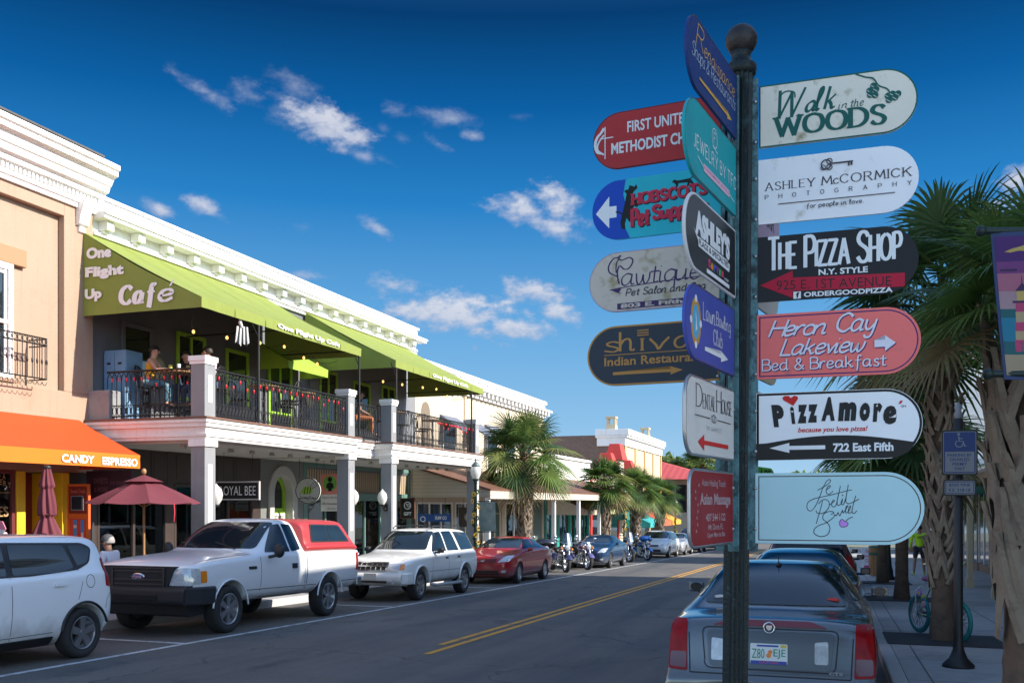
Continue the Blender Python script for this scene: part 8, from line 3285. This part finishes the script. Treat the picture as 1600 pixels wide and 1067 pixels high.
# ------------------------------------------------------------------ lamps and strings on the cafe
for i, (xc, yc) in enumerate(COLS[:3]):
    m = MB()
    cx, cy, cz = xc - .18, yc + .34 + .24, 1.82
    ya = yc + .34
    if i == 2:
        cy, ya = yc - .24, yc
    m.tube([(cx, ya, cz - .24), (cx, (ya + cy) / 2, cz - .32), (cx, cy, cz - .17)], .022, 8)
    m.box(cx - .05, cx + .05, min(ya, ya + (.02 if i < 2 else -.02)), max(ya, ya + (.02 if i < 2 else -.02)), cz - .34, cz - .14)
    m.ball((cx, cy, cz - .17), (.075, .075, .04), 12, m=8)
    o = part(m, 'wall_lantern', iron, B)
    m = MB()
    m.lathe([(.06, -.15), (.12, -.05), (.135, .05), (.11, .15), (.05, .21), (.02, .25), (.001, .27)], 18, (cx, cy, cz))
    part(m, 'globe', M('white globe glass', (.8, .79, .76), .25, var=.03, trans=.25), o)
chili = M('red chilli light', (.75, .02, .03), .3, emit=(.8, .02, .02), est=.05)
for (p0, p1, n, lab) in (((-13.95, 15.85), (XF - .4, 15.85), 11, 'string of red chilli lights on the short side rail of the balcony'), ((XF - .12, 16.15), (XF - .12, 21.5), 22, 'string of red chilli lights along the first street side rail'), ((XF - .12, 27.3), (XF - .12, 30.5), 26, 'string of red chilli lights at the far end of the second rail')):
    rg = random.Random(n)
    t = thing('string_lights', lab, 'string lights', (p0[0], p0[1], RZ + .93), 0, 'red string lights on the railings')
    pts = []
    d = Vector((p1[0] - p0[0], p1[1] - p0[1], 0))
    for q in range(n * 4 + 1):
        pts.append(d * (q / n / 4) + Vector((.03 if abs(d.x) < .1 else 0, -.03 if abs(d.y) < .1 else 0, -.02 - .05 * abs(sin(q * .785)))))
    m = MB()
    m.tube(pts, .005, 4)
    part(m, 'wire', M('green wire', (.02, .06, .02), .6), t)
    for q in range(n):
        p = pts[q * 4 + 2] + Vector((0, 0, -.02 - (.16 if rg.random() < .2 else .03)))
        m = MB()
        m.lathe([(.010, .025), (.018, .008), (.015, -.022), (.003, -.055), (.001, -.06)], 8, tuple(p))
        part(m, 'bulb', chili, t)
for i, (y0, y1, x_, n, lab) in enumerate(((16.0, 22.0, XF - .5, 6, 'string of warm bulbs hung under the first green awning'), (24.4, 31.0, XF - .4, 6, 'string of warm bulbs hung under the second green awning'))):
    t = thing('string_lights', lab, 'string lights', (x_, y0, 5.40), 0, 'warm string bulbs under the awnings')
    pts = [Vector((-.35 * abs(sin(q * .4)), (y1 - y0) * q / 40, -.16 * abs(sin(q * .55)))) for q in range(41)]
    m = MB()
    m.tube(pts, .006, 4)
    part(m, 'wire', black, t)
    for q in range(n):
        p = pts[int(40 * (q + .5) / n)]
        m = MB()
        m.ball(tuple(p + Vector((0, 0, -.06))), (.03, .03, .04), 8, m=6)
        part(m, 'bulb', bulb, t)
# white feather mobile at the awning corner, blue cabinet by the wall, round wall plaques
t = thing('feather_mobile', 'white and black feathered bird mobile hanging at the first awning corner', 'decoration', (XF - .1, 17.05, 5.45))
m = MB()
m.tube([(0, 0, .1), (0, -.05, -.02), (0, .02, -.12)], [.01, .04, .03], 8)
part(m, 'mobile_body', M('feather white', (.6, .6, .6), .7), t)
m = MB()
for q in range(7):
    a = -.6 + q * .2
    m.add([(.02 * q - .06, a * .12, -.10), (.02 * q - .03, a * .12 + .03, -.10), (.02 * q - .03, a * .22 + .02, -.42 - .05 * (q % 3)), (.02 * q - .06, a * .22, -.46)], [(0, 1, 2, 3)], q % 2)
part(m, 'feather', [M('feather white'), black], t)['kind'] = 'stuff'
t = thing('cabinet', 'pale blue storage cabinet against the wall at the left end of the balcony', 'cabinet', (-14.2, 16.55, ZK))
m = MB()
m.box(-.28, .28, -.25, .25, 0, 1.5)
part(m, 'carcass', M('pale blue cabinet', (.16, .30, .46), .5), t, .01)
for s in (-.14, .14):
    m = MB()
    m.box(s - .13, s + .13, -.27, -.251, .08, 1.44)
    o = part(m, 'door', M('pale blue cabinet'), t, .006)
    m = MB()
    m.box(s - .04, s + .04, -.285, -.2705, 1.2, 1.24)
    part(m, 'handle', iron, o)
for i, (yy, lab) in enumerate(((17.95, 'round cream wall plaque with green writing behind the diners'), (24.6, 'small arched wall plaque by the recess'))):
    m = MB()
    m.lathe([(.001, .03), (.24, .03), (.26, .0)], 24, (0, 0, 0), 'x')
    t = thing('wall_plaque', lab, 'plaque', (XB + .03, yy, 4.75))
    part(m, 'disc', M('cream plaque', (.45, .42, .33), .7), t)
    k = Ink(lambda u, v, hh: (.03 + hh, u, v), .002)
    k.ring(0, 0, .22, .015, 0)
    k.text('CAFE', -.14, -.05, .14, .05, .03)
    part(k, 'lettering', M('plaque green', (.1, .25, .05), .6), t)

# ------------------------------------------------------------------ right hand street side
XR = 5.2
tanb = M('tan brick', (.36, .25, .17), .9, tex='brick', tscale=3, tcol=(.4, .36, .3))
for (nm, lab, y0, y1, h, mt, wm) in (('brick_building', 'tall tan brick building at the near right, mostly outside the picture', 3, 16.3, 10.6, tanb, white),
                                     ('grey_shop_building', 'two storey grey shop building behind the right hand palms', 16.35, 34.1, 8.4, M('blue grey wall', (.30, .34, .38), .85), white),
                                     ('corner_shop_building', 'single storey shop filling the gap between the taller right hand buildings', 34.2, 47.9, 3.2, M('buff wall', (.42, .36, .28), .85), white),
                                     ('white_shop_building', 'pale shop building past the gap on the right', 48.0, 58.6, 8.4, M('pale wall', (.6, .58, .54), .85), lime),
                                     ('brick_building', 'low red brick building at the right end of the street', 67.0, 84.0, 6.5, brickd, white)):
    t = thing(nm, lab, 'building')
    m = MB()
    m.box(XR + .02, XR + 16, y0, y1, 2.6, h)
    part(m, 'wall', mt, t)
    m = MB()
    m.box(XR - .3, XR + 16.2, y0 - .05, y1 + .05, h - .12, h + .12)
    m.box(XR - .12, XR + 1, y0, y1, h - .5, h - .121)
    part(m, 'cornice', white, t, .01)
    n = int((y1 - y0) / 2.6)
    for k in range(n):
        yy = y0 + .8 + k * 2.6
        if yy < 6 or h < 6:
            continue
        m = MB()
        m.box(XR - .03, XR + .03, yy, yy + 1.2, 4.0, 6.0)
        m.box(XR - .045, XR - .031, yy + .08, yy + 1.12, 4.08, 5.92, 1)
        m.box(XR - .055, XR - .046, yy + .08, yy + 1.12, 4.98, 5.04)
        part(m, 'window', [white, glassd], t)
    m = MB()
    yy = max(y0, 8)
    k = 0
    while yy < y1 - 2:
        f = shop = None
        m = MB()
        b = gz(yy) - .1
        m.box(XR - .05, XR + .4, yy, yy + .35, b, 2.6)
        part(m, 'shop_pier', M('dark pier', (.09, .07, .06), .8), t, .01)
        m = MB()
        m.box(XR - .01, XR + .02, yy + .36, yy + 3.0, b + .5, 2.2, 0)
        m.box(XR - .03, XR + .05, yy + .36, yy + 3.0, b, b + .5, 1)
        m.box(XR - .03, XR + .05, yy + .36, yy + 3.0, 2.2, 2.6, 1)
        for q in (.36, 1.6, 2.9):
            m.box(XR - .04, XR - .011, yy + q, yy + q + .09, b + .5, 2.2, 2)
        part(m, 'shop_window', [glassd, M('brown panel', (.16, .10, .06), .7), wm], t, .006)
        yy += 3.02
    a2 = awning(t, 'shop_awning', XR, XR - 1.6, max(y0, 8) + .4, y1 - .4, min(3.1, h - .4), min(2.5, h - .95), .25, [M('awning %s' % nm, {'brick_building': (.12, .10, .08), 'grey_shop_building': (.34, .2, .1)}.get(nm, (.05, .18, .12)), .8)] * 3, n=6)
# timber posts of the right hand arcade
for i, yy in enumerate((19.5, 24.0, 28.5, 33.0)):
    m = MB()
    m.box(-.07, .07, -.07, .07, 0, 2.75)
    m.box(-.10, .10, -.10, .10, 0, .25)
    m.box(-.10, .10, -.10, .10, 2.5, 2.75)
    o = part(m, 'arcade_post', M('cream post paint', (.5, .43, .28), .7), None, .01, loc=(XR - 1.75, yy, gz(yy) + .15))
    tag(o, 'square cream timber post in front of the grey shops, %s' % ('nearest', 'second from the near end', 'third from the near end', 'farthest')[i], 'post', 'arcade posts')
# small street things on the right pavement
m = MB()
P0 = CR * 12.45 + CF * 33.3
t = thing('sandwich_board', 'small white board with pink lettering standing on the right pavement', 'sign board', (P0.x, P0.y, gz(P0.y) + .15), YAW)
m = MB()
m.prism([(-.02, .12), (.02, .12), (.10, .92), (.06, .92)], 'x', -.29, .29)
o = part(m, 'board', whitep, t, .006)
k = Ink(lambda u, v, h: (u, -.021 + .08 * (v - .12) / .8 - h * 1.2, v), .002)
k.text('OPEN', -.17, .74, .17, .84, .03)
k.text('SALE TODAY', -.22, .58, .22, .66, .02)
k.line([(-.2, .50), (.2, .50)], .02)
k.line([(-.2, .43), (.2, .43)], .02)
k.rect(-.24, .18, -.08, .30)
k.rect(.08, .18, .24, .30)
part(k, 'lettering', M('pink ink', (.7, .08, .25), .6), o)
m = MB()
for s in (-.2, .2):
    m.cyl((s, .02, 0), (s, .0, .14), .015, n=6)
m.box(-.25, .25, -.15, .2, 0, .02)
part(m, 'stand', black, t)
P0 = CR * 12.0 + CF * 31.5
t = thing('litter_bin', 'wooden slatted litter bin with a green band on the right pavement', 'litter bin', (P0.x, P0.y, gz(P0.y) + .15))
m = MB()
for k in range(20):
    a = 2 * pi * k / 20
    m.T = Matrix.Rotation(a, 4, 'Z')
    m.box(.25, .275, -.034, .034, .05, .95)
part(m, 'slats', wood, t, .004)
m = MB()
m.lathe([(.245, .04), (.245, .96), (.22, .96)], 20)
m.lathe([(.285, .70), (.285, .80)], 20)
m.lathe([(.29, .95), (.29, 1.0), (.15, 1.02)], 20)
part(m, 'liner', M('bin green', (.02, .10, .06), .5), t)

# ------------------------------------------------------------------ trees closing the view
crowng = [M('tree leaf %d' % i, c, .7, var=.3, scale=2, trans=.4) for i, c in enumerate(((.24, .31, .05), (.14, .21, .04), (.36, .38, .06), (.09, .14, .03)))]


def tree_mesh(seed, R, n=2600, ls=.34):
    rg = random.Random(seed)
    mb = MB()
    cl = []
    for i in range(26):
        d = Vector((rg.gauss(0, 1), rg.gauss(0, 1), rg.gauss(0, .8))).normalized()
        cl.append((d * R * rg.uniform(.35, .85), R * rg.uniform(.22, .42), rg.randrange(4)))
    for i in range(n):
        c, r, mi = rg.choice(cl)
        d = Vector((rg.gauss(0, 1), rg.gauss(0, 1), rg.gauss(0, 1))).normalized()
        p = c + d * r * rg.uniform(.55, 1.05)
        p.z *= .8
        a = Vector((rg.gauss(0, 1), rg.gauss(0, 1), rg.gauss(0, 1))).normalized()
        b = a.cross(d + Vector((.01, .02, .03))).normalized()
        s = ls * rg.uniform(.6, 1.2)
        mb.add([p - a * s, p + b * s * .5, p + a * s, p - b * s * .5], [(0, 1, 2, 3)], mi if rg.random() < .7 else rg.randrange(4))
    return mb.mesh('crown', crowng)


TM = [tree_mesh(1, 3.2), tree_mesh(2, 3.2), tree_mesh(3, 3.2)]


def broad_tree(label, x, y, h, s, k, rot=0., group='broadleaf trees at the end of the street'):
    t = thing('broadleaf_tree', label, 'tree', (x, y, gz(y) - .1), rot, group)
    rg = random.Random(int(x * 7 + y))
    m = MB()
    m.tube([(0, 0, 0), (.1, .05, h * .3), (.0, .1, h * .6), (.15, 0, h)], [.28, .2, .16, .06], 8)
    for q in range(5):
        a = rg.uniform(0, 6.28)
        z = h * rg.uniform(.35, .6)
        m.tube([(0, .05, z), (cos(a) * .9, sin(a) * .9, z + .9), (cos(a) * 1.6, sin(a) * 1.6, z + 2.2)], [.11, .07, .03], 6)
    part(m, 'trunk', M('grey bark', (.16, .13, .10), .9, var=.3, bump=.5, bscale=20), t)
    o = link('crown', TM[k], t, loc=(0, 0, h))
    o.scale = (s, s, s * .95)
    return t


broad_tree('bright yellow green tree rising behind the red hip roof', -17.9, 122, 7.6, 1.7, 0, 0)
broad_tree('green tree right of the bright tree, behind the signpost', -3, 128, 6.8, 1.3, 1, 1)
broad_tree('dark green tree on the left of the far roofs', -24, 126, 6.2, 1.3, 2, 2)
far = (( 6, 120, 5.5, 1.3), (14, 116, 5.6, 1.4), (22, 104, 5.4, 1.4), (10, 92, 4.2, 1.0), (-36, 130, 6, 1.5), (30, 130, 7, 1.7), (1, 150, 6, 1.5), (-9, 152, 6, 1.5), (-50, 132, 6, 1.6), (42, 120, 6.5, 1.7), (-64, 135, 6, 1.7), (56, 126, 7, 1.9), (18, 145, 8, 1.8), (8, 104, 4.8, 1.1))
labs = ('tree behind the far end of the right kerb', 'tree hidden behind the salmon sign', 'tree behind the low right brick building', 'small tree at the right street corner', 'tree behind the brick building roof', 'tall tree behind the right shops', 'tree straight at the street end', 'tree left of the street end', 'tree far left behind the roofs', 'tree far right behind the shops', 'tree at the far left of the skyline', 'tree at the far right of the skyline', 'tallest tree at the right of the street end', 'low tree near the right corner')
for i, (x, y, h, s) in enumerate(far):
    broad_tree('distant round ' + labs[i], x, y, h, s, i % 3, i * 1.1)
